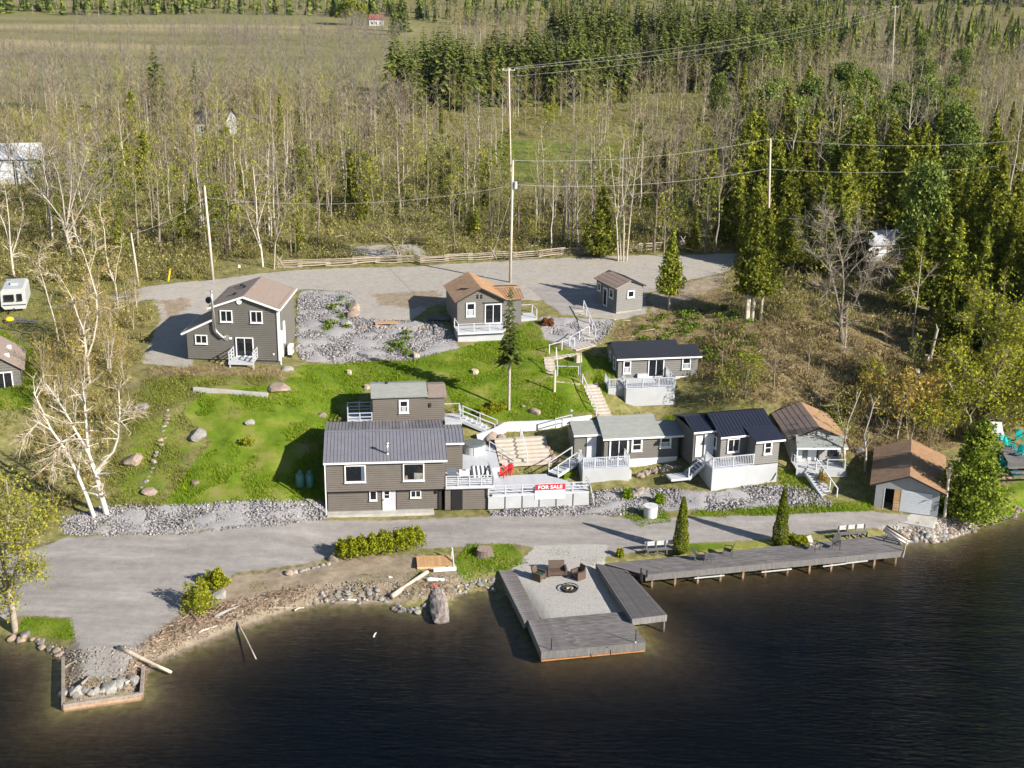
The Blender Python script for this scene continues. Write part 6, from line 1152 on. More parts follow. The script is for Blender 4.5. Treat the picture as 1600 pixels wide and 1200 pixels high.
# ================================================================ VEGETATION
R = np.random.RandomState(11)
def unit(v): return v / np.maximum(np.linalg.norm(v, axis=-1, keepdims=True), 1e-9)
def leaf_tris(c, s, rng, out=None, bias=0.6, asp=0.75):
    """random small triangles at centres c (N,3), sizes s (N,)"""
    n = len(c); nn = unit(rng.normal(size=(n, 3)))
    if out is not None: nn = unit(nn * (1 - bias) + unit(out) * bias)
    a = unit(np.cross(nn, rng.normal(size=(n, 3)))); b = np.cross(nn, a); s = np.asarray(s).reshape(-1, 1)
    V = np.stack([c + a * s, c - a * s * 0.6 + b * s * asp, c - a * s * 0.6 - b * s * asp], 1).reshape(-1, 3)
    return V, np.arange(3 * n).reshape(-1, 3)
def thin_tris(p, d, L, w_, rng):
    """thin upright blades or twigs: base p, direction d, length L, width w"""
    n = len(p); d = unit(d); side = unit(np.cross(d, rng.normal(size=(n, 3)))) * np.asarray(w_).reshape(-1, 1) / 2
    V = np.stack([p - side, p + side, p + d * np.asarray(L).reshape(-1, 1)], 1).reshape(-1, 3); return V, np.arange(3 * n).reshape(-1, 3)
def join(*parts):
    Vs, Fs, k = [], [], 0
    for V, Fc in parts: Vs.append(V); Fs.append(Fc + k); k += len(V)
    return np.vstack(Vs), np.vstack(Fs)
def mesh_only(name, V, Fc, m, smooth=False):
    o = np_mesh(name, V, Fc, m, None, smooth); me = o.data; bpy.data.objects.remove(o); return me
def mb_mesh(name, mb, m):
    me = bpy.data.meshes.new(name); me.from_pydata(mb.v, [], mb.f); me.update(); me.materials.append(m); me.polygons.foreach_set('use_smooth', np.ones(len(me.polygons), dtype=bool)); return me

def bare_tree(seed, h, r0, bark, twig, clear=0.3, spread=0.32, limbs=9, upright=0.75, buds=None, nb=0, bs=0.12, twigs=5, stems=1, tw=0.045):
    """returns (trunk mesh, crown mesh): trunk with limbs; crown of fine branches and twigs (and buds)"""
    r = random.Random(seed); g = np.random.RandomState(seed); mb = MB(); tp, td, tl = [], [], []; bp = []
    def fine(a, d, L, n):
        for _ in range(n):
            q = (d + Vector((r.gauss(0, .45), r.gauss(0, .45), r.gauss(0.1, .35)))).normalized(); l_ = L * r.uniform(0.5, 1.1); tp.append(tuple(a)); td.append(tuple(q)); tl.append(l_); bp.append(a + q * l_ * r.uniform(0.3, 1.0))
    for st in range(stems):
        a0 = r.uniform(0, 6.28); lean = Vector((math.cos(a0), math.sin(a0), 0)) * (h * r.uniform(0.0, 0.05) if stems == 1 else h * r.uniform(0.08, 0.2)); pts = []; n = 7
        for k in range(n + 1):
            t = k / n; pts.append(lean * t ** 1.2 + Vector((r.uniform(-1, 1) * h * .012, r.uniform(-1, 1) * h * .012, h * t * (1 if st == 0 else r.uniform(0.97, 1)))))
        pts[0] = Vector((lean.x * 0.05, lean.y * 0.05, -0.3)); rr0 = r0 * (1 if st == 0 else 0.7)
        mb.tube(pts, [rr0 * (1 - 0.88 * k / n) for k in range(n + 1)], 6, False)
        for i in range(limbs):
            t = clear + (0.97 - clear) * (i + r.random()) / limbs; k = min(int(t * n), n - 1); a = pts[k].lerp(pts[k + 1], t * n - k); ph = i * 2.4 + r.uniform(-.6, .6)
            L = h * spread * (1.15 - t) / (1.15 - clear) * r.uniform(0.7, 1.2) + 0.4; el = upright * r.uniform(0.6, 1.25)
            d = Vector((math.cos(ph) * math.cos(el), math.sin(ph) * math.cos(el), math.sin(el))); q = [a]; m_ = 4
            for j in range(m_): d = (d + Vector((r.gauss(0, .13), r.gauss(0, .13), r.gauss(0.09, .1)))).normalized(); q.append(q[-1] + d * L / m_)
            rl = rr0 * (1 - 0.85 * t) * 0.55; mb.tube(q, [rl, rl * .75, rl * .5, rl * .3, rl * .12], 4, False)
            for j in range(1, m_ + 1):
                for _ in range(2):
                    d2 = (d + Vector((r.gauss(0, .6), r.gauss(0, .6), r.gauss(0.1, .35)))).normalized(); L2 = L * r.uniform(0.25, 0.45); tp.append(tuple(q[j])); td.append(tuple(d2)); tl.append(L2); fine(q[j] + d2 * L2 * 0.55, d2, L2 * 0.7, max(1, twigs // 2)); fine(q[j] + d2 * L2 * 0.9, d2, L2 * 0.6, max(1, twigs // 2))
        fine(pts[-1], Z, h * 0.08, 6)
    tp, td, tl = np.array(tp), np.array(td), np.array(tl); V, Fc = thin_tris(tp, td, tl, np.clip(tl * 0.03, tw * 0.6, tw * 1.5), g)
    tm = mb_mesh('trunk', mb, bark); parts = [(V, Fc)]
    cm = mesh_only('crown', V, Fc, twig); lm = None
    if nb:
        c = np.array([tuple(bp[i]) for i in g.randint(0, len(bp), nb)]) + g.normal(0, 0.12, (nb, 3)); lm = mesh_only('leaves', *leaf_tris(c, g.uniform(bs * .6, bs * 1.3, nb), g), buds)
    return tm, cm, lm
def spruce(seed, h, rad, m, base=0.06, gappy=0.0):
    r = random.Random(seed); g = np.random.RandomState(seed); V = []; n = int(h * 2.6)
    for i in range(n):
        t = base + (1 - base) * (i + r.random() * .6) / n; z = h * t; Rz = rad * (1 - t) ** 0.8 * r.uniform(0.8, 1.12) + 0.12; nb_ = max(4, int(5 + 5 * (1 - t)))
        for k in range(nb_):
            if r.random() < gappy: continue
            ph = 6.283 * (k + r.uniform(-.35, .35)) / nb_ + i; L = Rz * r.uniform(0.7, 1.1); o = Vector((math.cos(ph), math.sin(ph), 0)); s_ = Vector((-o.y, o.x, 0)); dr = -0.38 * r.uniform(.6, 1.3)
            for u in (0.3, 0.52, 0.74, 0.92):
                p = o * L * u + Z * (z + dr * L * u + r.uniform(-.08, .08)); w_ = (0.34 - 0.16 * u) * L + 0.06; tip = o * (0.42 * L) + Z * (-0.16 * L + r.uniform(-.1, .06) * L); tw = Z * r.uniform(-.16, .16) * L
                V += [tuple(p - s_ * w_ + tw), tuple(p + s_ * w_ - tw), tuple(p + tip)]
    V = np.array(V); mb = MB(); mb.tube([(0, 0, -0.3), (0, 0, h * 0.97)], [0.012 * h + .06, 0.02], 6, False)
    return mb_mesh('trunk', mb, BARKD), mesh_only('foliage', V, np.arange(len(V)).reshape(-1, 3), m), None
def cedar(seed, h, rad, m, n, size, base=0.05, bark=None, lump=0.25, power=0.75, trunks=1, inner=0.25, boughs=True):
    """evergreen built bough by bough: sprays of small fronds along drooping, upturned boughs, with gaps between"""
    g = np.random.RandomState(seed); ks = g.rand(9) * 6.28
    if boughs: nb_ = max(40, int(h * 9 + rad * 14)); bt = base + (1 - base) * (np.arange(nb_) + g.rand(nb_)) / nb_; bt = base + (bt - base) ** 1.0; bph = np.arange(nb_) * 2.399 + g.normal(0, .5, nb_); bl = g.uniform(1 - lump * 1.1, 1 + lump * .6, nb_); w_ = np.clip((1 - bt), .06, 1) ** (power * 1.2) + .05; bi = g.choice(nb_, n, p=w_ / w_.sum()); t = bt[bi]; u = np.clip(g.beta(2.2, 1.3, n), .1, 1) * np.where(g.rand(n) < inner * .5, .6, 1)
    else: t = base + (1 - base) * g.rand(n) ** 1.15; bph = None
    if boughs:
        prof = np.clip(1 - t, 0, 1) ** power * np.clip((t - base) / 0.10 + 0.45, 0, 1); Lb = rad * prof * bl[bi] + .1; sp = .16 * Lb + .05 * size; ph = bph[bi]; r_ = Lb * u; z = t * h + Lb * (u * u * .35 - u * .22) + g.normal(0, 1, n) * sp * .7
        c = np.stack([r_ * np.cos(ph), r_ * np.sin(ph), z], 1) + np.stack([-np.sin(ph), np.cos(ph), np.zeros(n)], 1) * (g.normal(0, 1, n) * sp * 1.3)[:, None]; out = np.stack([np.cos(ph), np.sin(ph), np.full(n, 0.55)], 1)
        c[:, 2] = np.minimum(c[:, 2], h * 1.0 - np.hypot(c[:, 0], c[:, 1]) * .6)
    else:
        ph = g.rand(n) * 6.283; lm = 1 + lump * (np.sin(3 * ph + ks[0] + t * 7) * .5 + np.sin(5 * ph + ks[1] - t * 13) * .35 + np.sin(2 * ph + ks[2] + t * 23) * .4)
        prof = np.clip((1 - t), 0, 1) ** power * np.clip((t - base) / 0.10 + 0.35, 0, 1); rr = rad * prof * lm * np.where(g.rand(n) < inner, g.uniform(.3, .85, n), g.uniform(.85, 1.08, n)) + 0.03
        c = np.stack([rr * np.cos(ph), rr * np.sin(ph), t * h], 1); out = np.stack([np.cos(ph), np.sin(ph), np.full(n, 0.35)], 1)
    V, Fc = leaf_tris(c, g.uniform(.5, 1.4, n) * size, g, out, 0.45); mb = MB()
    for k in range(trunks):
        o = Vector((g.uniform(-.3, .3), g.uniform(-.2, .2), 0)) * (1 if trunks > 1 else 0) * rad * .5; mb.tube([o - Z * .3, o * 1.5 + Z * h * .5, Z * h * .95], [0.013 * h + .05, 0.009 * h + .03, 0.02], 6, False)
    return mb_mesh('trunk', mb, bark or BARK), mesh_only('foliage', V, Fc, m), None
def pine(seed, h, rad, m, n, size):
    """broad pine: tufted plates of needles on spreading limbs"""
    g = np.random.RandomState(seed); r = random.Random(seed); mb = MB(); mb.tube([(0, 0, -.3), (r.uniform(-.3, .3), 0, h * .5), (0, 0, h * .96)], [.016 * h + .05, .012 * h, .03], 7, False); C_, O_ = [], []
    cl = []
    for i in range(34):
        t = 0.28 + 0.7 * (i + r.random()) / 34; ph = i * 2.4 + r.uniform(-.5, .5); L = rad * (1.05 - t) ** .6 * r.uniform(.55, 1.1); tip = Vector((math.cos(ph) * L, math.sin(ph) * L, h * t + L * r.uniform(0, .3))); mb.tube([(0, 0, h * t - .2), tip * 0.5 + Z * (h * t * .5), tip], [.06, .045, .02], 4, False)
        for u in (0.55, 0.8, 1.0): cl.append((Vector((0, 0, h * t)).lerp(tip, u), 0.22 * rad * r.uniform(.7, 1.2)))
    per = n // len(cl)
    for c, s in cl:
        p = g.normal(0, 1, (per, 3)) * np.array([s, s, s * .55]) * .75; C_.append(np.array(c) + p); O_.append(p + np.array([0, 0, s * .6]))
    V, Fc = leaf_tris(np.vstack(C_), g.uniform(.6, 1.3, per * len(cl)) * size, g, np.vstack(O_), .45); return mb_mesh('trunk', mb, BARKD), mesh_only('foliage', V, Fc, m), None
def blob_leaves(seed, rx, ry, rz, n, size, lump=0.2, inner=.25, flatbase=True):
    g = np.random.RandomState(seed); d = unit(g.normal(size=(n, 3)));
    if flatbase: d[:, 2] = np.where(d[:, 2] < -.2, -d[:, 2], d[:, 2])
    ks = g.rand(6) * 6.28; lm = 1 + lump * (np.sin(d[:, 0] * 7 + ks[0]) * .5 + np.sin(d[:, 1] * 8 + ks[1]) * .4 + np.sin(d[:, 2] * 9 + ks[2]) * .4); q = np.where(g.rand(n) < inner, g.uniform(.4, .85, n), g.uniform(.85, 1.06, n))
    c = d * np.array([rx, ry, rz]) * (lm * q)[:, None]; return leaf_tris(c, g.uniform(.6, 1.3, n) * size, g, d, .4)
def plant(name, label, cat, meshes, loc, rz=0, sc=1.0, group=None, pn=('trunk', 'crown', 'leaves')):
    o = thing(name, label, cat, loc, rz, group); o.scale = sc if hasattr(sc, '__len__') else (sc, sc, sc)
    for me, n in zip(meshes, pn):
        if me is not None: c = bpy.data.objects.new(n if n != 'crown' or me.name.startswith('crown') else 'foliage', me); COL.objects.link(c); c.parent = o
    return o

# ---- prototypes (unit heights in metres; copies share the meshes)
BT = [bare_tree(20 + i, 10, [.13, .10, .16, .11][i % 4], [BARKP, BARK, BARK, BARKD, BARKP][i % 5], [TWIG, TWIG3, TWIG2, TWIG, TWIG4][i % 5], [.3, .45, .22, .38][i % 4], [.24, .2, .36, .3][i % 4], [10, 9, 12, 10][i % 4], [.85, .95, .65, .8][i % 4], twigs=6, tw=.032, buds=LIMELEAF, nb=(0, 0, 60, 0, 40)[i % 5], bs=.12) for i in range(10)]       # slender pale wood trees
FRESH = leafmat('fresh_green_leaves', (0.11, 0.14, 0.02), (0.27, 0.29, 0.06), .3, .2)
BTB = [bare_tree(40 + i, 10, 0.13, [BARK, BARKD][i % 2], TWIGO, 0.18, 0.40, 11, 0.65, [YELLOWLEAF, LIMELEAF, FRESH, FRESH][i], [260, 420, 520, 700][i], 0.2, 6, tw=.032) for i in range(4)]   # budding trees
BTM = [bare_tree(60 + i, 10, 0.12, BARKP, TWIG, 0.2, 0.3, 7, 0.85, twigs=4, stems=4) for i in range(2)]                          # clumps
SP = [spruce(80 + i, 14, 2.9, SPRUCE, 0.05, 0.05 * i) for i in range(4)]
CD = [cedar(90 + i, 10, [1.9, 2.4, 1.6, 2.1, 2.7][i], CEDAR, 5200, 0.19, 0.07, lump=.55, power=[.95, .8, 1.1, .7, .9][i], inner=.5) for i in range(5)]
CDN = [cedar(110 + i, 12, 2.4 + .3 * i, CEDAR, 12000, 0.17, 0.16, lump=0.55, trunks=2, inner=.5, power=.85) for i in range(3)]                          # near, detailed
PN = [pine(120 + i, 11, 3.9, PINE, 6500, 0.2) for i in range(3)]
YB = []
for i in range(2):
    t_, c_, l_ = bare_tree(130 + i, 5, 0.07, BARK, TWIGO, 0.1, 0.5, 9, 0.75, YELLOWLEAF, 900, 0.13, 4, stems=3); YB.append((t_, c_, l_))
RB = bare_tree(140, 6, 0.1, BARK, TWIGO, 0.15, 0.45, 10, 0.75, RUSTLEAF, 900, 0.14, 4, stems=3)

def scatter(nm, protos, label, cat, pts, hs, h0, group, jit=0.15):
    for (x, y), h in zip(pts, hs):
        k = R.randint(len(protos)); s = h / h0; plant(nm, label, cat, protos[k], (x, y, hz(x, y)), R.rand() * 6.28, (s * R.uniform(1 - jit, 1 + jit), s * R.uniform(1 - jit, 1 + jit), s), group)
def px_pts(x0, x1, y0, y1, n, e=10.0, keep=None):
    out = []
    while len(out) < n:
        px, py = R.uniform(x0, x1), R.uniform(y0, y1)
        if keep and not keep(px, py): continue
        p = P(px, py, e); out.append((p.x, p.y))
    return out
# the wood straight behind the road: bare trees one can tell apart
kp = lambda x, y: not (505 < x < 700 and y > 355) and not (790 < x < 915 and 205 < y < 345) and not (735 < x < 835 and y > 375)
scatter('bare_tree', BT, 'slender bare tree in the wood close behind the split rail fence', 'tree', px_pts(60, 1150, 315, 396, 125, 9.8, kp), R.uniform(7.5, 14, 125), 10, 'bare trees close behind the fence')
scatter('bare_tree', BT, 'slender bare tree deeper in the wood behind the fence', 'tree', px_pts(60, 1250, 235, 305, 85, 10, kp), R.uniform(7.5, 13.5, 85), 10, 'bare trees deeper in the wood')
scatter('budding_tree', BTB, 'small tree with yellow green buds in the wood behind the fence', 'tree', px_pts(60, 1200, 270, 395, 150, 10, kp), R.uniform(3.5, 9, 150), 10, 'budding trees behind the fence')
scatter('bare_tree', BT, 'tall bare tree on the wooded slope at the upper right', 'tree', px_pts(1180, 1640, 120, 330, 70, 10), R.uniform(10, 17, 70), 10, 'bare trees at the upper right')
# cedars and pines on the right
kr = lambda x, y: not (1180 < x < 1215 and y > 380) and not (1325 < x < 1425 and y > 365)
scatter('cedar_tree', CD, 'yellow green cedar in the dense stand right of the road end', 'tree', px_pts(1130, 1640, 330, 425, 50, 9.5, kr), R.uniform(8, 15, 50), 10, 'cedars right of the road')
scatter('cedar_tree', CD, 'yellow green cedar deeper in the stand at the right', 'tree', px_pts(1150, 1640, 200, 330, 56, 10), R.uniform(8, 15, 56), 10, 'cedars deeper at the right')
scatter('cedar_tree', CD, 'single green cedar among the bare trees of the wood', 'tree', [tuple(P(a, b, 10))[:2] for a, b in ((612, 240), (520, 190), (405, 180), (470, 195), (200, 260), (230, 300), (370, 195), (440, 230), (210, 225), (380, 330), (1035, 300), (960, 330), (1000, 250), (550, 330), (1090, 250), (690, 210), (325, 260), (880, 340), (1110, 330), (940, 395), (500, 300), (760, 330))], R.uniform(6, 10, 22), 10, 'scattered cedars in the wood')
for a, b, h, w_, lb in ((1225, 262, 12, 1.15, 'broad dark green pine left of the far right cedars'), (1345, 190, 12, .9, 'tall pine in the middle of the upper right slope'), (1375, 255, 11, .9, 'bushy pine below the tall pine on the right'), (1300, 200, 10, .8, 'dark pine at the left of the tall upper right pine'), (1440, 210, 12, .9, 'green pine at the upper right before bare trees'), (1420, 262, 10, .9, 'low bushy pine in the upper right stand'), (1330, 290, 10, .9, 'pine behind the near wires on the right'), (1120, 190, 11, .85, 'pine standing in the wood right of the far pole'), (1435, 120, 13, .9, 'pine under the small far utility pole'), (1425, 465, 15, .7, 'tall pine at the edge of the dark cedar stand')):
    p = P(a, b, 10 if b < 300 else 7.6); plant('pine_tree', lb, 'tree', PN[R.randint(3)], (p.x, p.y, hz(p.x, p.y)), R.rand() * 6, (h / 11 * w_, h / 11 * w_, h / 11))
scatter('pine_tree', PN, 'bushy green pine in the mixed stand on the upper right slope', 'tree', px_pts(1180, 1500, 130, 320, 30, 10), R.uniform(9, 15, 30), 11, 'pines on the upper right slope')
scatter('cedar_tree', CD, 'small young cedar in the wood behind the fence', 'tree', px_pts(60, 1150, 250, 390, 46, 10, kp), R.uniform(2.5, 6, 46), 10, 'young cedars in the wood')
scatter('yellow_shrub', YB, 'yellow green shrub in the mixed stand on the upper right slope', 'shrub', px_pts(1180, 1560, 180, 400, 26, 10), R.uniform(4, 8, 26), 5, 'yellow shrubs on the upper right slope')
# the spruce stand
pts = []
for k in range(76):
    px = 612 + 660 * (k + R.rand() * .9) / 76; py = 166 - (px - 612) * 0.075 + R.uniform(-16, 16); p = P(px, py, 10); pts.append((p.x, p.y))
scatter('spruce_tree', SP, 'tall dark spruce in the planted stand at the top of the picture', 'tree', pts, R.uniform(14, 20, 76), 14, 'spruces in the planted stand')
pts = []
for k in range(40):
    px = 860 + 420 * (k + R.rand() * .9) / 40; py = 118 - (px - 860) * 0.08 + R.uniform(-14, 10); p = P(px, py, 10); pts.append((p.x, p.y))
scatter('spruce_tree', SP, 'dark spruce in the back rows of the planted stand', 'tree', pts, R.uniform(18, 24, 40), 14, 'spruces in the back rows')
for a, b, h, lb in ((247, 186, 15.5, 'large lone spruce between field and wood on the left'), (310, 192, 13, 'thin lone spruce right of the large one on the left'), (577, 215, 6, 'small dark spruce left of the bright cedar'), (628, 50, 20, 'far dark spruce beside the red roofed farmhouse'), (615, 55, 15, 'lower far spruce beside the red roofed farmhouse'), (1253, 100, 13, 'spruce rising among the bare trees right of the stand'), (1170, 130, 14, 'dark narrow spruce in front of the stand')):
    p = P(a, b, 10); plant('spruce_tree', lb, 'tree', SP[R.randint(3)], (p.x, p.y, hz(p.x, p.y)), R.rand() * 6, h / 14)
p = P(550, 42, 10); V, Fc = blob_leaves(5, 7.5, 7, 6, 900, 1.0); mb = MB().tube([(0, 0, -6), (0, 0, 1)], [.5, .3], 6); plant('round_tree', 'round bright green tree left of the red roofed farmhouse', 'tree', (mb_mesh('trunk', mb, BARKD), mesh_only('foliage', V, Fc, leafmat('far_green_leaves', (0.1, 0.12, 0.01), (0.22, 0.23, 0.03))), None), (p.x, p.y, hz(p.x, p.y) + 5))
# near dark cedars at the right edge
for i, (a, b, h) in enumerate(((1460, 470, 12), (1495, 460, 13), (1530, 470, 13), (1565, 480, 12), (1600, 470, 13), (1480, 510, 12), (1520, 520, 12), (1560, 530, 11), (1600, 540, 12), (1510, 560, 9), (1440, 440, 12), (1625, 500, 13), (1585, 580, 9), (1545, 590, 8), (1425, 430, 11), (1340, 420, 9), (1420, 500, 11), (1300, 425, 9), (1265, 425, 9), (1235, 430, 9), (1450, 500, 12), (1500, 600, 7), (1620, 560, 11))):
    p = G(a, b); plant('big_cedar', 'big cedar in the dark stand at the right picture edge', 'tree', CDN[i % 3], p, R.rand() * 6, h / 12, 'big cedars at the right edge')
for a, b, h, w_, lb in ((1045, 484, 9.0, .95, 'yellow green cedar with bare lower trunk beside the shed'), (1170, 502, 12.5, .95, 'big cedar with several pale trunks right of the shed'), (1188, 500, 12, .9, 'second big cedar beside the several pale trunks')):
    p = G(a, b); me = cedar(int(a), 12, 2.6, CEDAR, 9000, 0.17, 0.24 if a > 1100 else 0.2, lump=0.5, power=.8, trunks=4 if a == 1170 else 1, bark=BARKP); plant('trunk_cedar', lb, 'tree', me, p, 0, (h / 12 * w_, h / 12 * w_, h / 12))
# cedar by the boathouse
p = G(1520, 820); me = cedar(7, 9, 2.9, leafmat('boathouse_cedar', (0.06, 0.11, 0.012), (0.27, 0.31, 0.04), .3), 20000, 0.13, 0.02, lump=.45, power=.6); plant('shore_cedar', 'large bright green cedar overhanging the shore right of the boathouse', 'tree', me, (p.x, p.y + .8, hz(p.x, p.y + .8)), 0, (1.05, 1.0, 0.98))
# columnar cedars on the dock lawn
for a, b, h, lb in ((1063, 864, 4.75, 'nearer columnar cedar beside the long bench'), (1218, 851, 4.75, 'farther columnar cedar behind the long dock')):
    p = G(a, b); me = cedar(int(a), 4.75, 0.62, leafmat('columnar_cedar', (0.045, 0.075, 0.008), (0.19, 0.20, 0.02)), 7000, 0.065, 0.0, lump=.14, power=.62, inner=.15, boughs=False); plant('columnar_cedar', lb, 'tree', me, p)
# lone thin spruce in front of the top cabin
p = G(795, 640); me = spruce(301, 11.7, 1.5, leafmat('lone_spruce_needles', (0.03, 0.06, 0.012), (0.15, 0.17, 0.04)), 0.42, 0.15); mbt = MB().tube([(0, 0, -.3), (0, 0, 5), (0, 0, 11.4)], [.14, .11, .02], 8, False)
plant('lone_spruce', 'thin lone spruce with long bare trunk on the lawn before the top cabin', 'tree', (mb_mesh('trunk', mbt, BARKP), me[1], None), p)
# hedge and bushes
p0, p1 = G(540, 872), G(650, 856); L_ = (p1 - p0).length; parts = []
for k in range(9):
    t = k / 8; V, Fc = blob_leaves(400 + k, .8, .75, 0.95 + .25 * t + .1 * math.sin(k * 2), 1500, 0.085, .3); parts.append((V + np.array([L_ * t, R.uniform(-.1, .1), .55]), Fc))
plant('cedar_hedge', 'long yellow green hedge beside the driveway', 'hedge', (None, mesh_only('foliage', *join(*parts), HEDGE), None), p0, math.atan2(p1.y - p0.y, p1.x - p0.x))
for a, b, rx, rz, lb, m_ in ((311, 952, 1.05, 1.7, 'bright yellow green bush in front of the pale boulder', HEDGE), (338, 915, 0.8, 1.0, 'small yellow bush behind the pale boulder', HEDGE), (909 + 60, 868, 0.3, 0.45, 'little round shrub left of the long bench', HEDGE), (385, 693, .55, .4, 'small yellow flowering clump on the left lawn', HEDGE), (1283, 757, .5, 1.0, 'dried brown grass clump left of the long white stairs', RUSTLEAF), (855, 507, .7, .5, 'rust red low shrub right of the top cabin', leafmat('red_shrub', (0.2, 0.07, 0.03), (0.35, 0.15, 0.07))), (775, 640, .9, .6, 'yellow green shrub behind the white wall', HEDGE), (755, 648, .7, .5, 'yellow green shrub beside the cabin stairs', HEDGE), (1245, 849, 1.0, .45, 'low green shrub right of the farther columnar cedar', HEDGE), (880, 742, .8, .5, 'green plant clump beside the grey cabin deck', GRASS), (980, 777, .5, .6, 'green plant clump left of the well', GRASS), (1030, 785, .5, .6, 'green plant clump right of the well', GRASS)):
    p = G(a, b); V, Fc = blob_leaves(int(a), rx, rx * .9, rz, 2600 if rx > .6 else 900, 0.08, .35); V[:, 2] += rz * .15; plant('bush', lb, 'bush', (None, mesh_only('foliage', V, Fc, m_), None), p)
for a, b, h, lb in ((1165, 622, 4.2, 'yellow leafed shrub on the slope above the navy roof cabin'), (1130, 625, 3.2, 'yellow leafed shrub left on the slope above the navy roof cabin'), (860, 210, 5.5, 'bright yellow shrub in the clearing of the wood'), (1295, 200, 6, 'golden yellow tree among the upper right pines'), (1455, 190, 7, 'yellow green tree at the edge of the upper right pines'), (1500, 660, 6, 'yellow green tree behind the boathouse cedar'), (1560, 650, 7, 'yellow green tree above the neighbour deck'), (1590, 620, 7, 'yellow green tree at the right picture edge'), (925, 240, 3.5, 'small yellow shrub right of the clearing')):
    p = G(a, b) if b > 300 else P(a, b, 10); plant('yellow_shrub', lb, 'shrub', YB[R.randint(2)], p, R.rand() * 6, h / 5)
for a, b, h, lb in ((1400, 690, 6.5, 'rusty leafed tree right behind the boathouse'), (1435, 680, 5.5, 'second rusty leafed tree behind the boathouse roof'), (1355, 670, 5, 'rusty leafed shrub left of the boathouse')):
    p = G(a, b); plant('rusty_tree', lb, 'tree', RB, p, R.rand() * 6, h / 6)

def zone_pts(pl, n):
    p = zone(pl); out = []
    while len(out) < n:
        x, y = R.uniform(p[:, 0].min(), p[:, 0].max()), R.uniform(p[:, 1].min(), p[:, 1].max())
        if sdist(p, np.array([x]), np.array([y]))[0] > 0: out.append((x, y))
    return out
GOLD = [bare_tree(150 + i, 6, 0.07, [BARKP, BARK][i % 2], leafmat('golden_twigs', (.22, .16, .06), (.46, .36, .17), .1, .2), 0.12, 0.42, 10, 0.8, leafmat('golden_buds', (.24, .2, .03), (.44, .38, .08), .25, .2), (120, 260, 60)[i], 0.11, 6, stems=2, tw=.03) for i in range(3)]
scatter('golden_sapling', GOLD, 'golden budding sapling in the thicket on the left slope', 'tree', zone_pts([(40, 640), (90, 540), (150, 480), (215, 460), (230, 510), (215, 580), (180, 640), (160, 740), (110, 790), (60, 740)], 42), R.uniform(2.2, 5.5, 42), 6, 'golden saplings on the left slope')
scatter('slope_sapling', GOLD + BTB[:2], 'small budding sapling in the brush of the right hand slope', 'tree', zone_pts([(1330, 610), (1410, 600), (1490, 640), (1480, 690), (1360, 735), (1310, 690), (1290, 650)], 26), R.uniform(2.0, 4.6, 26), 7, 'saplings on the right slope')
scatter('slope_bare_tree', BT, 'small grey bare tree in the brush of the right hand slope', 'tree', zone_pts([(1130, 560), (1250, 540), (1400, 570), (1470, 640), (1400, 690), (1300, 660), (1230, 640), (1120, 620)], 20), R.uniform(2.5, 5.5, 20), 10, 'bare trees on the right slope')
scatter('cedar_tree', CD, 'cedar at the foot of the dark stand above the right shore', 'tree', zone_pts([(1440, 540), (1640, 520), (1640, 610), (1480, 620)], 12), R.uniform(5, 9, 12), 10, 'cedars above the right shore')
scatter('shore_sapling', YB + [RB], 'leafy spring sapling above the shore at the right edge', 'tree', zone_pts([(1440, 620), (1640, 590), (1640, 680), (1520, 720), (1440, 700)], 16), R.uniform(3, 6, 16), 5.5, 'saplings above the right shore')
# ---- trees with a shape of their own, traced limb by limb and given depth
def drawn_tree(name, label, base, limbs, bark, twig, seed, tw_n=8, tw_L=1.0, leaves=None, nl=0, ls=.12, tw_w=.04, depth=.5):
    """limbs: list of (polyline in the picture, radius at start, radius at end, depth offset at its end)"""
    r = random.Random(seed); g = np.random.RandomState(seed); b0 = G(*base); t = thing(name, label, 'tree', b0); mb = MB(); tp, td, tl = [], [], []
    for pl, r0, r1, dy in limbs:
        n = len(pl); q = [PD(x, y, b0.y + dy * (i / max(1, n - 1)) * 1.0) - b0 for i, (x, y) in enumerate(pl)]
        if pl[0] == base: q[0] = Vector((0, 0, -.25))
        kk = .92 if bark is BIRCH else .72; r0 *= kk; r1 *= kk; mb.tube(q, [r0 + (r1 - r0) * i / (n - 1) for i in range(n)], 8, False); tot = [(a, b) for a, b in zip(q, q[1:])]
        for k in range(tw_n):
            u = 0.3 + 0.7 * r.random(); i = min(int(u * (n - 1)), n - 2); a = q[i].lerp(q[i + 1], u * (n - 1) - i); d = (q[i + 1] - q[i]).normalized(); d = (d * .6 + Vector((r.gauss(0, .7), r.gauss(0, depth), r.gauss(.1, .45)))).normalized(); L = tw_L * r.uniform(.6, 1.5); e = a + d * L; mb.tube([a, a + d * L * .5 + Z * .05, e], [r1 * .7 + .012, r1 * .4 + .01, .008], 4, False)
            for _ in range(11): tp.append(tuple(a + d * L * r.uniform(.2, 1))); td.append(tuple((d + Vector((r.gauss(0, .7), r.gauss(0, .7), r.gauss(0, .6)))).normalized())); tl.append(L * r.uniform(.3, .85))
    mb.build('trunk', bark, t, True); tp, td, tl = map(np.array, (tp, td, tl)); V, Fc = thin_tris(tp, td, tl, np.full(len(tl), tw_w), g); np_mesh('crown', V, Fc, twig, t)
    if leaves:
        c = (tp + td * tl[:, None] * g.uniform(.3, 1, len(tl))[:, None])[g.randint(0, len(tp), nl)] + g.normal(0, .3, (nl, 3)); np_mesh('leaves', *leaf_tris(c, g.uniform(.6, 1.3, nl) * ls, g), leaves, t)
    return t
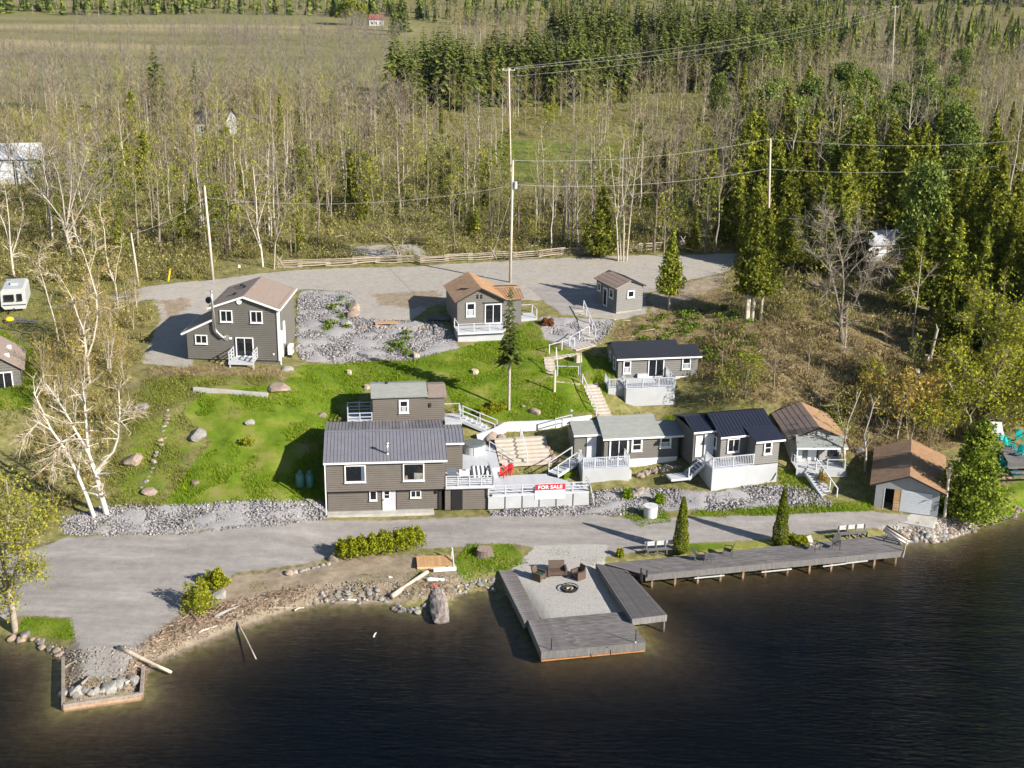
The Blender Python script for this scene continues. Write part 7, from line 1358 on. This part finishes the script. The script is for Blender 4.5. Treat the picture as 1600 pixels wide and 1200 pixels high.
drawn_tree('birch_tree', 'white birch with a forked trunk leaning at the gravel bank', (167, 802), [([(167, 802), (157, 770), (149, 737)], .26, .19, -.2), ([(149, 737), (138, 708), (135, 670), (132, 630), (128, 598)], .18, .06, .6), ([(149, 737), (165, 718), (177, 705), (185, 682), (187, 645), (185, 605)], .15, .05, -.8), ([(138, 708), (122, 680), (105, 650), (90, 625), (72, 600)], .15, .04, 1.2), ([(187, 655), (200, 640)], .05, .02, -.5), ([(120, 676), (100, 690), (82, 720)], .05, .02, -1.0)], BIRCH, leafmat('birch_twigs', (.34, .27, .17), (.5, .41, .3), 0, 0), 1, 16, 1.3)
drawn_tree('birch_tree', 'white birch with a single leaning trunk left of the forked one', (148, 807), [([(148, 807), (135, 775), (118, 735), (100, 700), (80, 672), (65, 640), (52, 612)], .2, .05, .9), ([(100, 700), (85, 715), (80, 735)], .05, .015, -.6), ([(80, 672), (60, 660), (38, 685)], .05, .015, -.8), ([(122, 742), (125, 715), (132, 690)], .05, .02, .6)], BIRCH, MATS['birch_twigs'], 2, 18, 1.2)
drawn_tree('willow_tree', 'spreading tree with fresh yellow green leaves at the left shore', (24, 985), [([(24, 985), (18, 945), (10, 905)], .34, .26, .2), ([(10, 905), (0, 860), (-12, 800), (-20, 745)], .2, .05, .8), ([(14, 925), (28, 880), (38, 830), (48, 790)], .17, .04, -.8), ([(10, 905), (8, 850), (14, 800), (10, 750)], .16, .04, -.3), ([(28, 880), (50, 840), (72, 805)], .09, .03, 1.0), ([(18, 945), (40, 900), (60, 870)], .06, .02, -1.0), ([(-5, 850), (-30, 800), (-50, 760)], .1, .03, 1.5)], BARK, TWIGO, 3, 16, 1.2, LIMELEAF, 5200, .105, .035, .8)
drawn_tree('gnarled_tree', 'big grey bare tree with spreading limbs on the right slope', (1316, 537), [([(1316, 537), (1314, 510), (1312, 488)], .42, .34, .1), ([(1312, 488), (1306, 460), (1298, 425), (1290, 390), (1280, 355)], .24, .05, .5), ([(1314, 490), (1318, 450), (1316, 410), (1306, 370), (1300, 335)], .2, .04, -.4), ([(1318, 485), (1335, 475), (1343, 455), (1358, 430), (1368, 405)], .13, .03, -1.2), ([(1318, 440), (1332, 420), (1350, 402), (1370, 395), (1385, 385)], .1, .03, 1.0), ([(1306, 460), (1295, 455), (1285, 448)], .08, .02, -.8), ([(1298, 425), (1280, 405), (1268, 395), (1258, 375), (1245, 350)], .11, .02, .8), ([(1290, 390), (1292, 360), (1284, 330)], .08, .02, -.9), ([(1343, 455), (1345, 425), (1365, 420), (1390, 412)], .07, .02, .4), ([(1316, 410), (1330, 380), (1345, 350)], .08, .02, 1.2)], BARK, TWIG3, 4, 26, 1.5, tw_w=.03)
drawn_tree('bare_maple', 'fan shaped pale bare tree above the road at the left', (108, 405), [([(108, 405), (106, 375), (102, 350)], .3, .24, 0), ([(102, 350), (80, 320), (55, 290), (30, 265)], .14, .03, .6), ([(102, 350), (98, 310), (90, 270), (75, 235)], .14, .03, -.5), ([(104, 355), (110, 310), (112, 265), (108, 225)], .15, .03, .5), ([(106, 365), (128, 325), (145, 285), (165, 245)], .14, .03, -.6), ([(104, 350), (118, 300), (130, 260), (140, 230)], .12, .03, 1.0), ([(128, 325), (150, 305), (175, 285)], .08, .02, .7)], BARKP, TWIG3, 5, 26, 1.5, tw_w=.03)
drawn_tree('roadside_tree', 'tall pale bare tree beside the thicket left of the tall house', (140, 600), [([(140, 600), (136, 560), (130, 515)], .2, .15, 0), ([(130, 515), (120, 490), (112, 465), (98, 440), (85, 420)], .11, .03, .5), ([(136, 560), (146, 530), (152, 495), (150, 460), (140, 425), (132, 400), (118, 365), (112, 330)], .15, .04, -.4), ([(152, 495), (165, 485), (180, 482)], .05, .02, -.8), ([(130, 515), (138, 480), (142, 450)], .08, .03, .7), ([(140, 425), (150, 390), (148, 350)], .06, .02, .3)], BARKP, leafmat('pale_twigs', (.38, .31, .2), (.52, .44, .3), 0, 0), 6, 14, 1.1, RUSTLEAF, 500, .1)
drawn_tree('roadside_tree', 'crooked pale bare tree at the left end of the road', (185, 480), [([(185, 480), (180, 445), (170, 420), (165, 395)], .17, .12, 0), ([(165, 395), (163, 360), (155, 330), (158, 300)], .1, .03, .4), ([(180, 440), (182, 415), (190, 385), (188, 370)], .09, .04, -.4)], BARKP, MATS['pale_twigs'], 7, 8, 1.0, RUSTLEAF, 300, .1)
drawn_tree('roadside_tree', 'leaning pale bare tree right of the camper trailer', (92, 535), [([(92, 535), (85, 500), (76, 470), (68, 440), (60, 415)], .15, .05, 0), ([(68, 440), (55, 415), (42, 398)], .06, .02, .4), ([(62, 420), (60, 400), (66, 380)], .06, .02, -.4)], BARKP, MATS['pale_twigs'], 8, 9, 1.0)
drawn_tree('roadside_tree', 'forked pale bare tree at the far left above the trailer', (22, 432), [([(22, 432), (18, 405), (16, 385)], .22, .17, 0), ([(16, 385), (8, 355), (0, 335), (-10, 310)], .11, .03, .5), ([(16, 385), (14, 345), (10, 310), (6, 285)], .12, .03, -.4), ([(18, 400), (28, 370), (36, 340), (35, 315)], .11, .03, .4)], BARKP, TWIG, 9, 10, 1.3)
drawn_tree('spreading_tree', 'round budding tree standing right at the split rail fence', (624, 410), [([(624, 410), (620, 390), (608, 372)], .18, .11, 0), ([(608, 372), (590, 350), (575, 325)], .07, .02, .6), ([(624, 405), (628, 380), (632, 350), (630, 315)], .13, .03, -.5), ([(628, 380), (648, 355), (668, 335)], .08, .02, -.4), ([(608, 372), (605, 345), (600, 315)], .07, .02, -.7), ([(632, 360), (650, 330), (655, 305)], .07, .02, .7), ([(620, 392), (590, 368), (572, 350)], .06, .02, -.5), ([(628, 380), (660, 365), (682, 350)], .06, .02, .5)], BARK, TWIGO, 10, 22, 1.3, LIMELEAF, 900, .1)
drawn_tree('trunk_clump', 'clump of tall bare trunks behind the shed at the fence', (974, 408), [([(966, 408), (964, 360), (960, 300), (952, 230)], .15, .04, .3), ([(974, 408), (975, 350), (972, 290), (975, 215)], .15, .04, -.3), ([(979, 408), (984, 350), (990, 290), (1000, 225)], .14, .04, .5), ([(970, 408), (968, 340), (985, 270), (982, 220)], .11, .03, .8)], BARKP, TWIG, 11, 16, 1.5)
drawn_tree('roadside_tree', 'pale bare tree with dark foot above the roof of the tall house', (411, 418), [([(411, 418), (408, 390), (402, 360), (400, 310), (395, 260)], .2, .05, .3), ([(408, 390), (392, 350), (380, 315)], .09, .02, -.5), ([(402, 355), (415, 310), (420, 275)], .09, .02, .5)], BARKP, TWIG, 12, 14, 1.4)
drawn_tree('roadside_tree', 'slim pale bare tree left of the fence end', (428, 420), [([(428, 420), (430, 380), (436, 330), (432, 270)], .15, .04, .3), ([(430, 380), (445, 340), (450, 310)], .07, .02, -.5)], BARKP, TWIG, 13, 14, 1.3)
drawn_tree('dead_tree', 'leaning broken pale trunk behind the brown roof cabin', (1322, 745), [([(1322, 745), (1318, 700), (1325, 660), (1345, 610)], .15, .07, .2), ([(1320, 680), (1312, 650), (1305, 620)], .06, .02, .4)], BARKP, TWIGO, 14, 8, .9, YELLOWLEAF, 400, .1)
drawn_tree('dead_tree', 'twisted pale trunk left of the boathouse roof', (1352, 735), [([(1352, 735), (1353, 705), (1350, 680), (1360, 650), (1365, 630)], .17, .06, .2), ([(1352, 700), (1368, 680), (1390, 665)], .07, .02, -.3)], BARKP, TWIGO, 15, 8, .9)
drawn_tree('dead_tree', 'thin pale dead trunk before the dark cedars', (1424, 545), [([(1424, 545), (1430, 490), (1436, 440), (1440, 400)], .13, .05, .2), ([(1434, 450), (1450, 430), (1460, 420)], .04, .015, .3), ([(1432, 470), (1420, 445)], .04, .015, -.3)], BARKP, TWIG, 16, 8, .9)
drawn_tree('dead_tree', 'short thick broken trunk at the edge of the dark cedars', (1452, 570), [([(1452, 570), (1458, 540), (1465, 513)], .28, .22, .1)], BARKP, TWIG, 17, 2, .8)
drawn_tree('budding_maple', 'tall yellow green budding tree at the right edge above the shore', (1560, 665), [([(1560, 665), (1560, 610), (1556, 560), (1562, 500), (1570, 450)], .24, .05, .3), ([(1560, 600), (1540, 550), (1528, 505), (1520, 470)], .11, .03, .8), ([(1558, 580), (1585, 530), (1600, 480)], .11, .03, -.8), ([(1560, 620), (1520, 590), (1490, 560)], .09, .03, -.9), ([(1556, 560), (1575, 520), (1590, 500)], .07, .02, .9)], BARK, TWIGO, 18, 18, 1.5, YELLOWLEAF, 3600, .15)
drawn_tree('budding_maple', 'bent budding tree hanging over the neighbour shed', (1525, 690), [([(1525, 690), (1515, 650), (1495, 620), (1478, 590)], .2, .05, .3), ([(1515, 650), (1535, 620), (1560, 600)], .1, .03, -.6), ([(1500, 630), (1470, 640), (1440, 640)], .08, .03, -.6), ([(1520, 665), (1550, 655), (1585, 650)], .08, .02, .5)], BARK, TWIGO, 19, 16, 1.3, YELLOWLEAF, 2200, .14)

# ================================================================ STUFF NOBODY COULD COUNT
def xy_in(polys, n, inset=0.0):
    out = []
    ar = []
    for p in polys:
        x, y = p[:, 0], p[:, 1]; ar.append(abs(np.dot(x, np.roll(y, 1)) - np.dot(y, np.roll(x, 1))) / 2)
    ar = np.array(ar) / sum(ar)
    for p, a in zip(polys, ar):
        k = int(n * a) + 1; got = np.zeros((0, 2))
        while len(got) < k:
            q = np.stack([R.uniform(p[:, 0].min(), p[:, 0].max(), k * 2), R.uniform(p[:, 1].min(), p[:, 1].max(), k * 2)], 1); got = np.vstack([got, q[sdist(p, q[:, 0], q[:, 1]) > inset]])
        out.append(got[:k])
    return np.vstack(out)
FOOT = []
for o in list(COL.objects):
    if o.get('category') in ('house', 'cabin', 'shed', 'boathouse', 'deck', 'steps', 'stairs', 'dock') and o.children:
        bpy.context.view_layer.update(); break
def foot_rects():
    bpy.context.view_layer.update(); out = []
    for o in COL.objects:
        if o.get('category') in ('house', 'cabin', 'shed', 'boathouse', 'deck', 'steps', 'dock', 'stairs'):
            inv = o.matrix_world.inverted(); pts = []
            for c in o.children:
                if c.type == 'MESH' and c.name.split('.')[0] in ('wall', 'wing_wall', 'addition_wall', 'bay_wall', 'plank', 'floor', 'skirt', 'step', 'base', 'foundation', 'concrete_apron'):
                    pts += [inv @ (c.matrix_world @ Vector(b)) for b in c.bound_box]
            if pts: xs = [p.x for p in pts]; ys = [p.y for p in pts]; out.append((np.array(inv), min(xs) - .08, max(xs) + .08, min(ys) - .08, max(ys) + .08))
    return out
FOOT = foot_rects()
def clear_of(q):
    ok = np.ones(len(q), bool)
    for M_, x0, x1, y0, y1 in FOOT:
        lx = M_[0, 0] * q[:, 0] + M_[0, 1] * q[:, 1] + M_[0, 3]; ly = M_[1, 0] * q[:, 0] + M_[1, 1] * q[:, 1] + M_[1, 3]; ok &= ~((lx > x0) & (lx < x1) & (ly > y0) & (ly < y1))
    return q[ok]
def with_z(q): return np.column_stack([q, elev(q[:, 0], q[:, 1])])
def blades(name, label, polys, n, h0, h1, m, width=.05, lean=.5, cat='grass', keep=None):
    q = clear_of(xy_in(polys, n))
    if keep is not None: q = q[keep(q)]
    p = with_z(q); p = p[p[:, 2] > .12]; k = len(p); nz = vnoise(p[:, 0], p[:, 1], 1.6, 9); d = np.column_stack([R.normal(0, lean, k), R.normal(0, lean, k), np.ones(k)]); L = R.uniform(h0, h1, k) * (.6 + .9 * nz); p[:, 2] -= .03
    V, Fc = thin_tris(p, d, L, R.uniform(.7, 1.4, k) * width, R); o = np_mesh(name, V, Fc, m); return tag(o, label, cat, None, 'stuff')
blades('lawn_grass', 'bright green grass covering the hillside lawn', Z_LAWN, 70000, .10, .30, GRASS, .06, keep=lambda q: vnoise(q[:, 0], q[:, 1], 2.6, 21) + vnoise(q[:, 0], q[:, 1], .9, 22) * .6 + np.clip((q[:, 0] + 18) / 12, -.25, .25) > .52)
blades('thin_grass', 'thin olive grass on the upper left slope', Z_LAWNDULL[1:], 14000, .12, .3, leafmat('olive_grass', (0.10, 0.13, 0.02), (0.25, 0.25, 0.05), .25, 0, (0.36, 0.30, 0.13)), .06)
blades('dry_grass', 'dry tan grass and stalks on the right hand slope', Z_DRY, 30000, .15, .55, GRASSD, .05, .8)
forest_rect = np.array([(-62, 146.5), (62, 147.5), (75, 200), (-75, 200)])
blades('verge_grass', 'rough grass and dead stalks along the edge of the wood', [np.array([(-60, 142), (-34, 141), (-24, 146), (30, 150), (62, 150), (62, 158), (-60, 158)])], 16000, .2, .6, leafmat('verge_blades', (0.13, 0.12, 0.035), (0.32, 0.27, 0.12), .2, 0, (0.16, 0.22, 0.03)), .06, .7, keep=lambda q: (zw(Z_ROAD, q[:, 0], q[:, 1]) < .2))
blades('patio_weeds', 'small weeds growing in the gravel patio', Z_PATIO, 2600, .05, .16, GRASS, .05, .8, 'weeds', keep=lambda q: vnoise(q[:, 0], q[:, 1], 1.1, 41) > .62)
blades('bank_weeds', 'tufts of grass between the crushed rocks', Z_ROCK, 9000, .08, .25, GRASS, .05, .7, 'weeds', keep=lambda q: vnoise(q[:, 0], q[:, 1], 1.6, 42) > .78)
blades('verge_weeds', 'thin grass on the sandy ground between drive and beach', Z_BEACH, 9000, .06, .2, MATS['olive_grass'], .05, .7, 'grass', keep=lambda q: vnoise(q[:, 0], q[:, 1], 1.5, 43) > .55)
blades('cabin_grass', 'rough green and straw grass around the cabins', [zone([(880, 660), (940, 640), (1100, 600), (1200, 640), (1340, 700), (1362, 780), (1270, 788), (1215, 757), (1110, 768), (1010, 762), (990, 740), (890, 720)]), zone([(500, 650), (580, 600), (700, 600), (740, 650), (700, 690), (520, 700)]), zone([(690, 800), (700, 660), (900, 650), (905, 730), (870, 750)])], 17000, .08, .28, leafmat('cabin_grass', (0.07, 0.10, 0.012), (0.20, 0.23, 0.03), .25, 0, (0.30, 0.25, 0.10)), .055, .6)
blades('roadside_grass', 'rough grass on the banks left of the road', [zone([(-30, 470), (60, 430), (230, 430), (330, 425), (330, 437), (230, 447), (150, 465), (90, 540), (60, 640), (-30, 700)]), zone([(60, 640), (200, 640), (200, 700), (170, 780), (90, 805), (30, 780)])], 15000, .12, .4, MATS['olive_grass'], .06, .7)
# crushed rock
def rubble(name, label, polys, n, s0, s1, m):
    q = with_z(clear_of(xy_in(polys, n, -.3))); k = len(q); B = np.array([(1, 0, 0), (-1, 0, 0), (0, 1, 0), (0, -1, 0), (0, 0, 1), (0, 0, -1)], float); Fb = np.array([(0, 2, 4), (2, 1, 4), (1, 3, 4), (3, 0, 4), (2, 0, 5), (1, 2, 5), (3, 1, 5), (0, 3, 5)]); s = R.uniform(s0, s1, k) ** 1.0
    off = B[None] * R.uniform(.55, 1.2, (k, 6, 3)) + R.normal(0, .22, (k, 6, 3)); a = R.rand(k) * 6.28; ca, sa = np.cos(a), np.sin(a); off = np.stack([off[..., 0] * ca[:, None] - off[..., 1] * sa[:, None], off[..., 0] * sa[:, None] + off[..., 1] * ca[:, None], off[..., 2] * .7], -1)
    V = (q[:, None, :] + off * s[:, None, None]).reshape(-1, 3); Fc = (Fb[None] + (np.arange(k) * 6)[:, None, None]).reshape(-1, 3); o = np_mesh(name, V, Fc, m); return tag(o, label, 'gravel', None, 'stuff')
RUB = leafmat('rubble_stones', (0.11, 0.105, 0.112), (0.30, 0.285, 0.295), 0.0, 0, (0.44, 0.41, 0.39))
rubble('crushed_rock', 'loose grey crushed rock covering the banks', Z_ROCK, 22000, .05, .17, RUB)
shp = np.array([tuple(P(a, b, 0.1))[:2] for a, b in ((60, 1000), (99, 1025), (99, 1100), (220, 1085), (225, 1040), (300, 1000), (400, 962), (500, 936), (610, 934), (700, 938), (715, 918), (780, 912), (780, 900), (700, 912), (600, 922), (500, 925), (400, 945), (300, 985), (230, 1020), (120, 1030))])
rubble('shore_pebbles', 'small stones along the waterline of the beach', [shp], 2500, .03, .12, leafmat('pebbles', (0.14, 0.12, 0.1), (0.34, 0.30, 0.26), 0, 0))
rubble('bank_pebbles', 'small stones on the rocky shore by the boathouse', [zone([(1395, 830), (1440, 820), (1500, 815), (1530, 818), (1500, 832), (1450, 846), (1415, 842)])], 1600, .05, .2, leafmat('pebbles2', (0.18, 0.16, 0.15), (0.44, 0.40, 0.37), 0, 0))
rubble('drive_pebbles', 'loose pebbles scattered over the gravel driveway', Z_DRIVE, 3500, .015, .05, leafmat('drive_pebbles', (0.16, 0.15, 0.15), (0.42, 0.40, 0.39), 0, 0))
rubble('road_pebbles', 'loose stones scattered over the gravel road', Z_ROAD, 3500, .02, .07, MATS['drive_pebbles'])
# washed-up reeds and sticks
q = with_z(xy_in([zone([(185, 1070), (215, 1010), (290, 960), (360, 940), (470, 915), (480, 935), (400, 958), (320, 985), (240, 1030), (200, 1075)])], 2600)); k = len(q); a = R.normal(.5, 1.5, k); d = np.column_stack([np.cos(a), np.sin(a), R.normal(0, .2, k)]); q[:, 2] += R.uniform(.01, .12, k)
V, Fc = thin_tris(q, d, R.uniform(.12, .75, k), R.uniform(.03, .08, k), R); tag(np_mesh('driftwood_debris', V, Fc, leafmat('debris', (0.15, 0.10, 0.07), (0.36, 0.26, 0.19), 0, 0, (0.5, 0.43, 0.36))), 'washed up reeds and sticks along the beach', 'driftwood', None, 'stuff')
q = with_z(xy_in([zone([(500, 938), (470, 920), (600, 915), (700, 905), (780, 905), (780, 915), (700, 930), (600, 940)])], 700)); k = len(q); a = R.normal(.1, .7, k); d = np.column_stack([np.cos(a), np.sin(a), R.normal(0, .15, k)]); q[:, 2] += .05; V, Fc = thin_tris(q, d, R.uniform(.2, .8, k), R.uniform(.03, .07, k), R); tag(np_mesh('bank_debris', V, Fc, MATS['debris']), 'sticks and reeds scattered on the pebbly bank', 'driftwood', None, 'stuff')

def shrub_template(seed, n_t, n_l, r, h):
    g = np.random.RandomState(seed); p = np.column_stack([g.normal(0, r * .3, n_t), g.normal(0, r * .3, n_t), g.uniform(0, h * .35, n_t)]); d = np.column_stack([g.normal(0, .55, n_t), g.normal(0, .55, n_t), np.ones(n_t)]); A = thin_tris(p, d, g.uniform(.5, 1.1, n_t) * h * .75, np.full(n_t, .05), g)
    if n_l == 0: return A
    c = np.column_stack([g.normal(0, r * .5, n_l), g.normal(0, r * .5, n_l), g.uniform(.15, 1, n_l) * h]); return join(A, leaf_tris(c, g.uniform(.07, .16, n_l), g))
def merge_copies(temps, pts, scales, zrot=True):
    Vs, Fs, k = [], [], 0; which_ = R.randint(0, len(temps), len(pts)); a = R.rand(len(pts)) * 6.28
    for ti, (V, Fc) in enumerate(temps):
        ii = np.nonzero(which_ == ti)[0]
        if len(ii) == 0: continue
        s = scales[ii][:, None, None]; ca, sa = np.cos(a[ii])[:, None], np.sin(a[ii])[:, None]; vx = V[None, :, 0] * ca - V[None, :, 1] * sa; vy = V[None, :, 0] * sa + V[None, :, 1] * ca; W_ = np.stack([vx, vy, np.broadcast_to(V[None, :, 2], vx.shape)], -1) * s + pts[ii][:, None, :]
        Vs.append(W_.reshape(-1, 3)); Fs.append((Fc[None] + (np.arange(len(ii)) * len(V))[:, None, None] + k).reshape(-1, 3)); k += W_.shape[0] * W_.shape[1]
    return np.vstack(Vs), np.vstack(Fs)
ST_ = [shrub_template(500 + i, 26, 14, .9, 1.5) for i in range(5)]
def far_pts(x0, x1, y0, y1, n, e=10.0):
    px = R.uniform(x0, x1, n); py = R.uniform(y0, y1, n); D = np.stack([(px - 800) / F, (600 - py) / F, -np.ones(n)], 1) @ CMn.T; t = (e - H) / D[:, 2]; q = CP + D * t[:, None]; q[:, 2] = elev(q[:, 0], q[:, 1]); return q
# undergrowth of the wood
q = np.vstack([far_pts(560, 1300, 125, 190, 1300), far_pts(-20, 335, 392, 440, 620, 9.2), far_pts(1130, 1470, 405, 500, 620, 8.2), far_pts(-20, 1180, 290, 402, 3600, 9.6), far_pts(-20, 1640, 180, 290, 3400), far_pts(1130, 1640, 290, 400, 1300, 9.4)]); q = q[(zw(Z_ROAD, q[:, 0], q[:, 1]) < .1) & ((q[:, 1] > 146.8) | (q[:, 0] > 24) | ((q[:, 0] < -22) & (q[:, 1] > 136)))]
ok = ~((q[:, 0] > -7) & (q[:, 0] < 19) & (q[:, 1] > 185) & (q[:, 1] < 252)); q = q[ok]
V, Fc = merge_copies(ST_, q, R.uniform(.45, 1.3, len(q))); tag(np_mesh('undergrowth', V, Fc, BRUSH), 'tan and olive brush under the trees of the wood', 'brush', None, 'stuff')
q = with_z(clear_of(xy_in([zone([(60, 560), (150, 470), (215, 455), (235, 500), (225, 570), (190, 640), (180, 700), (140, 790), (100, 800), (40, 750), (60, 640)]), ], 330)))
V, Fc = merge_copies([shrub_template(520 + i, 30, 9, 1.0, 1.2) for i in range(4)], q, R.uniform(.35, 1.25, len(q)) ** 1.3); tag(np_mesh('left_thicket', V, Fc, leafmat('thicket', (0.10, 0.085, 0.03), (0.31, 0.25, 0.10), .15, 0, (0.36, 0.33, 0.06))), 'yellow and brown thicket of brush on the left slope', 'brush', None, 'stuff')
q = with_z(clear_of(xy_in([zone([(1100, 520), (1180, 505), (1300, 520), (1400, 550), (1500, 600), (1500, 690), (1350, 735), (1330, 700), (1230, 640), (1110, 640), (1095, 600)]), zone([(1440, 560), (1640, 560), (1640, 670), (1500, 690)])], 1150))); V, Fc = merge_copies([shrub_template(540 + i, 26, 10, .9, 1.2) for i in range(4)], q, R.uniform(.25, 1.1, len(q))); tag(np_mesh('slope_brush', V, Fc, leafmat('slope_brush', (0.09, 0.065, 0.03), (0.29, 0.22, 0.12), .1, 0, (0.25, 0.26, 0.05))), 'brown brush and saplings on the right hand slope', 'brush', None, 'stuff')
q = with_z(xy_in([zone([(1010, 500), (1140, 480), (1180, 510), (1200, 600), (1120, 600), (1100, 560), (990, 530)]), zone([(520, 470), (545, 460), (545, 520), (505, 520)]), zone([(600, 530), (640, 520), (655, 555), (610, 560)])], 150)); V, Fc = merge_copies([shrub_template(560 + i, 4, 40, .5, .4) for i in range(3)], q, R.uniform(.6, 1.3, len(q))); tag(np_mesh('green_weeds', V, Fc, leafmat('weeds', (0.06, 0.11, 0.01), (0.19, 0.25, 0.04), .2, 0)), 'green weeds growing through the dry slope and rocks', 'weeds', None, 'stuff')
# brash: fallen sticks on the right slope
q = with_z(xy_in([Z_DRY[0], zone([(1200, 560), (1400, 580), (1440, 660), (1250, 650)])], 420)); k = len(q); d = np.column_stack([R.normal(0, 1, k), R.normal(0, 1, k), R.normal(.12, .2, k)]); q[:, 2] += .15; V, Fc = thin_tris(q, d, R.uniform(.6, 2.6, k), R.uniform(.05, .11, k), R); tag(np_mesh('fallen_brash', V, Fc, leafmat('brash', (0.22, 0.17, 0.12), (0.5, 0.42, 0.33), 0, 0)), 'fallen sticks and brash on the cleared right slope', 'brash', None, 'stuff')

# distant woods: too many and too far to pick apart
def far_tree(seed, h, n=52):
    g = np.random.RandomState(seed); r = .075; T = (np.array([(r, 0, 0), (-r * .5, r * .87, 0), (-r * .5, -r * .87, 0), (0.02, 0, h * .9)]), np.array([(0, 1, 3), (1, 2, 3), (2, 0, 3)])); z = g.uniform(.3, .95, n) * h; p = np.column_stack([np.zeros(n), np.zeros(n), z]); d = np.column_stack([g.normal(0, .6, n), g.normal(0, .6, n), g.uniform(.5, 1.2, n)]); A = thin_tris(p, d, (1.15 - z / h) * h * .42 * g.uniform(.6, 1.2, n), np.full(n, .07), g)
    c = np.column_stack([g.normal(0, h * .1, n), g.normal(0, h * .1, n), g.uniform(.35, 1, n) * h]); B2 = thin_tris(c, np.column_stack([g.normal(0, .7, n), g.normal(0, .7, n), np.ones(n)]), g.uniform(.6, 1.4, n), np.full(n, .06), g); return T, join(A, B2)
FTs = [far_tree(600 + i, 10) for i in range(5)]
def far_wood(name, label, q, s):
    b = vnoise(q[:, 0], q[:, 1], 22, 31) * .7 + R.rand(len(q)) * .6; k_ = np.digitize(b, (.5, .72, .98))
    for j, (mm, mt_, nm2) in enumerate(((TWIG2, BARK, 'olive '), (TWIG, BARKP, 'tan '), (TWIG3, BARKP, 'grey '), (TWIG4, BARKD, 'russet '))):
        if (k_ == j).sum() > 3: far_wood1(name, nm2 + label, q[k_ == j], s[k_ == j], mt_, mm)
def far_wood1(name, label, q, s, mt=None, mtw=None):
    V, Fc = merge_copies([t[1] for t in FTs], q, s); st = R.get_state(); o = np_mesh(name, V, Fc, mtw or TWIG); tag(o, label, 'wood', None, 'stuff'); V, Fc = merge_copies([t[0] for t in FTs], q, s); np_mesh('trunks', V, Fc, mt or BARKP, o); return o
kl = lambda q: q[~((q[:, 1] > 215) & (q[:, 0] < -.12 * q[:, 1] + 2) & (R.rand(len(q)) < .5))]
ks_ = lambda q: q[~((q[:, 1] > 248) & (q[:, 1] < 345) & (q[:, 0] > -.11 * q[:, 1]) & (q[:, 0] < .26 * q[:, 1]) & (R.rand(len(q)) < .58))]
kf = lambda q: q[(1 - sstep(.3, .6, (sstep(260, 300, q[:, 1]) * (1 - sstep(640, 760, q[:, 1])) * sstep(20, -30, q[:, 0] + (q[:, 1] - 300) * 0.10))) > R.rand(len(q)) * .97)]
q = ks_(kl(far_pts(-20, 1640, 165, 300, 850))); q = q[~((q[:, 0] > -7) & (q[:, 0] < 19) & (q[:, 1] > 185) & (q[:, 1] < 252))]; far_wood('middle_wood', 'bare trees filling the wood in the middle distance behind the fence', q, R.uniform(.55, 1.25, len(q)))
q = ks_(kl(kf(far_pts(-20, 1640, 62, 185, 1900)))); far_wood('far_wood', 'bare trees in the far wood around and beyond the spruce stand', q, R.uniform(.65, 1.3, len(q)))
q = kf(np.vstack([far_pts(-20, 1640, 12, 62, 2200), far_pts(-20, 620, 48, 58, 160), far_pts(200, 640, 168, 215, 260)])); far_wood('distant_wood', 'trees of the distant woods at the top of the picture', q, R.uniform(.65, 1.3, len(q)))
q = np.vstack([far_pts(120, 600, 44, 50, 190), far_pts(-20, 420, 60, 68, 200), far_pts(330, 640, 60, 80, 260), far_pts(-20, 620, 84, 130, 420), far_pts(-20, 600, 130, 185, 330), far_pts(540, 620, 40, 56, 40)]); far_wood1('hedgerow_trees', 'scrubby bare hedgerow trees between the far fields', q, R.uniform(.35, 1.0, len(q)), BARK, TWIG3)
def con_t(seed, h, r):
    g = np.random.RandomState(seed); V = []
    for i in range(9):
        t = i / 9; R_ = r * (1 - t) + .1; z = h * (.08 + .9 * t)
        for k in range(5): a = 6.283 * (k + g.rand()) / 5; b = a + 1.3; V += [(0, 0, z + h * .14), (R_ * math.cos(a), R_ * math.sin(a), z - .1 * h * g.rand()), (R_ * math.cos(b), R_ * math.sin(b), z - .1 * h * g.rand())]
    V = np.array(V); return V, np.arange(len(V)).reshape(-1, 3)
CT = [con_t(700 + i, 10, 2.2) for i in range(3)]
q = np.vstack([far_pts(-20, 1640, 8, 40, 700), far_pts(330, 620, 28, 48, 120), far_pts(850, 1640, 40, 100, 260)]); q = kf(q); V, Fc = merge_copies(CT, q, R.uniform(.7, 1.5, len(q))); tag(np_mesh('distant_conifers', V, Fc, SPRUCE), 'scattered far conifers in the distant woods', 'wood', None, 'stuff')
# wooded hill behind everything
n = 6000; hx = R.uniform(-700, 700, n); hy = R.uniform(850, 1500, n); q = np.column_stack([hx, hy, elev(hx, hy)]); V, Fc = merge_copies([con_t(710 + i, 11, 3.5) for i in range(3)], q, R.uniform(.7, 1.3, n)); tag(np_mesh('hill_forest', V, Fc, leafmat('hill_trees', (0.06, 0.07, 0.04), (0.16, 0.145, 0.09), 0, 0)), 'dark forest on the hill along the top picture edge', 'forest', None, 'stuff')

# ---------------------------------------------------------------- thin summer haze
hb_ = MB().box(-1000, -320, -11, 1000, 1950, 140).build('haze', None)
m, t, N, L, b = nodes_of('haze'); N.remove(b); pv = N.new('ShaderNodeVolumePrincipled'); pv.inputs['Color'].default_value = (0.62, 0.74, 0.95, 1); pv.inputs['Density'].default_value = 0.000025; pv.inputs['Anisotropy'].default_value = 0.0; L.new(pv.outputs[0], N['Material Output'].inputs['Volume']); hb_.data.materials.append(m); tag(hb_, kind='stuff'); hb_['label'] = 'thin bluish haze in the air over the whole place'
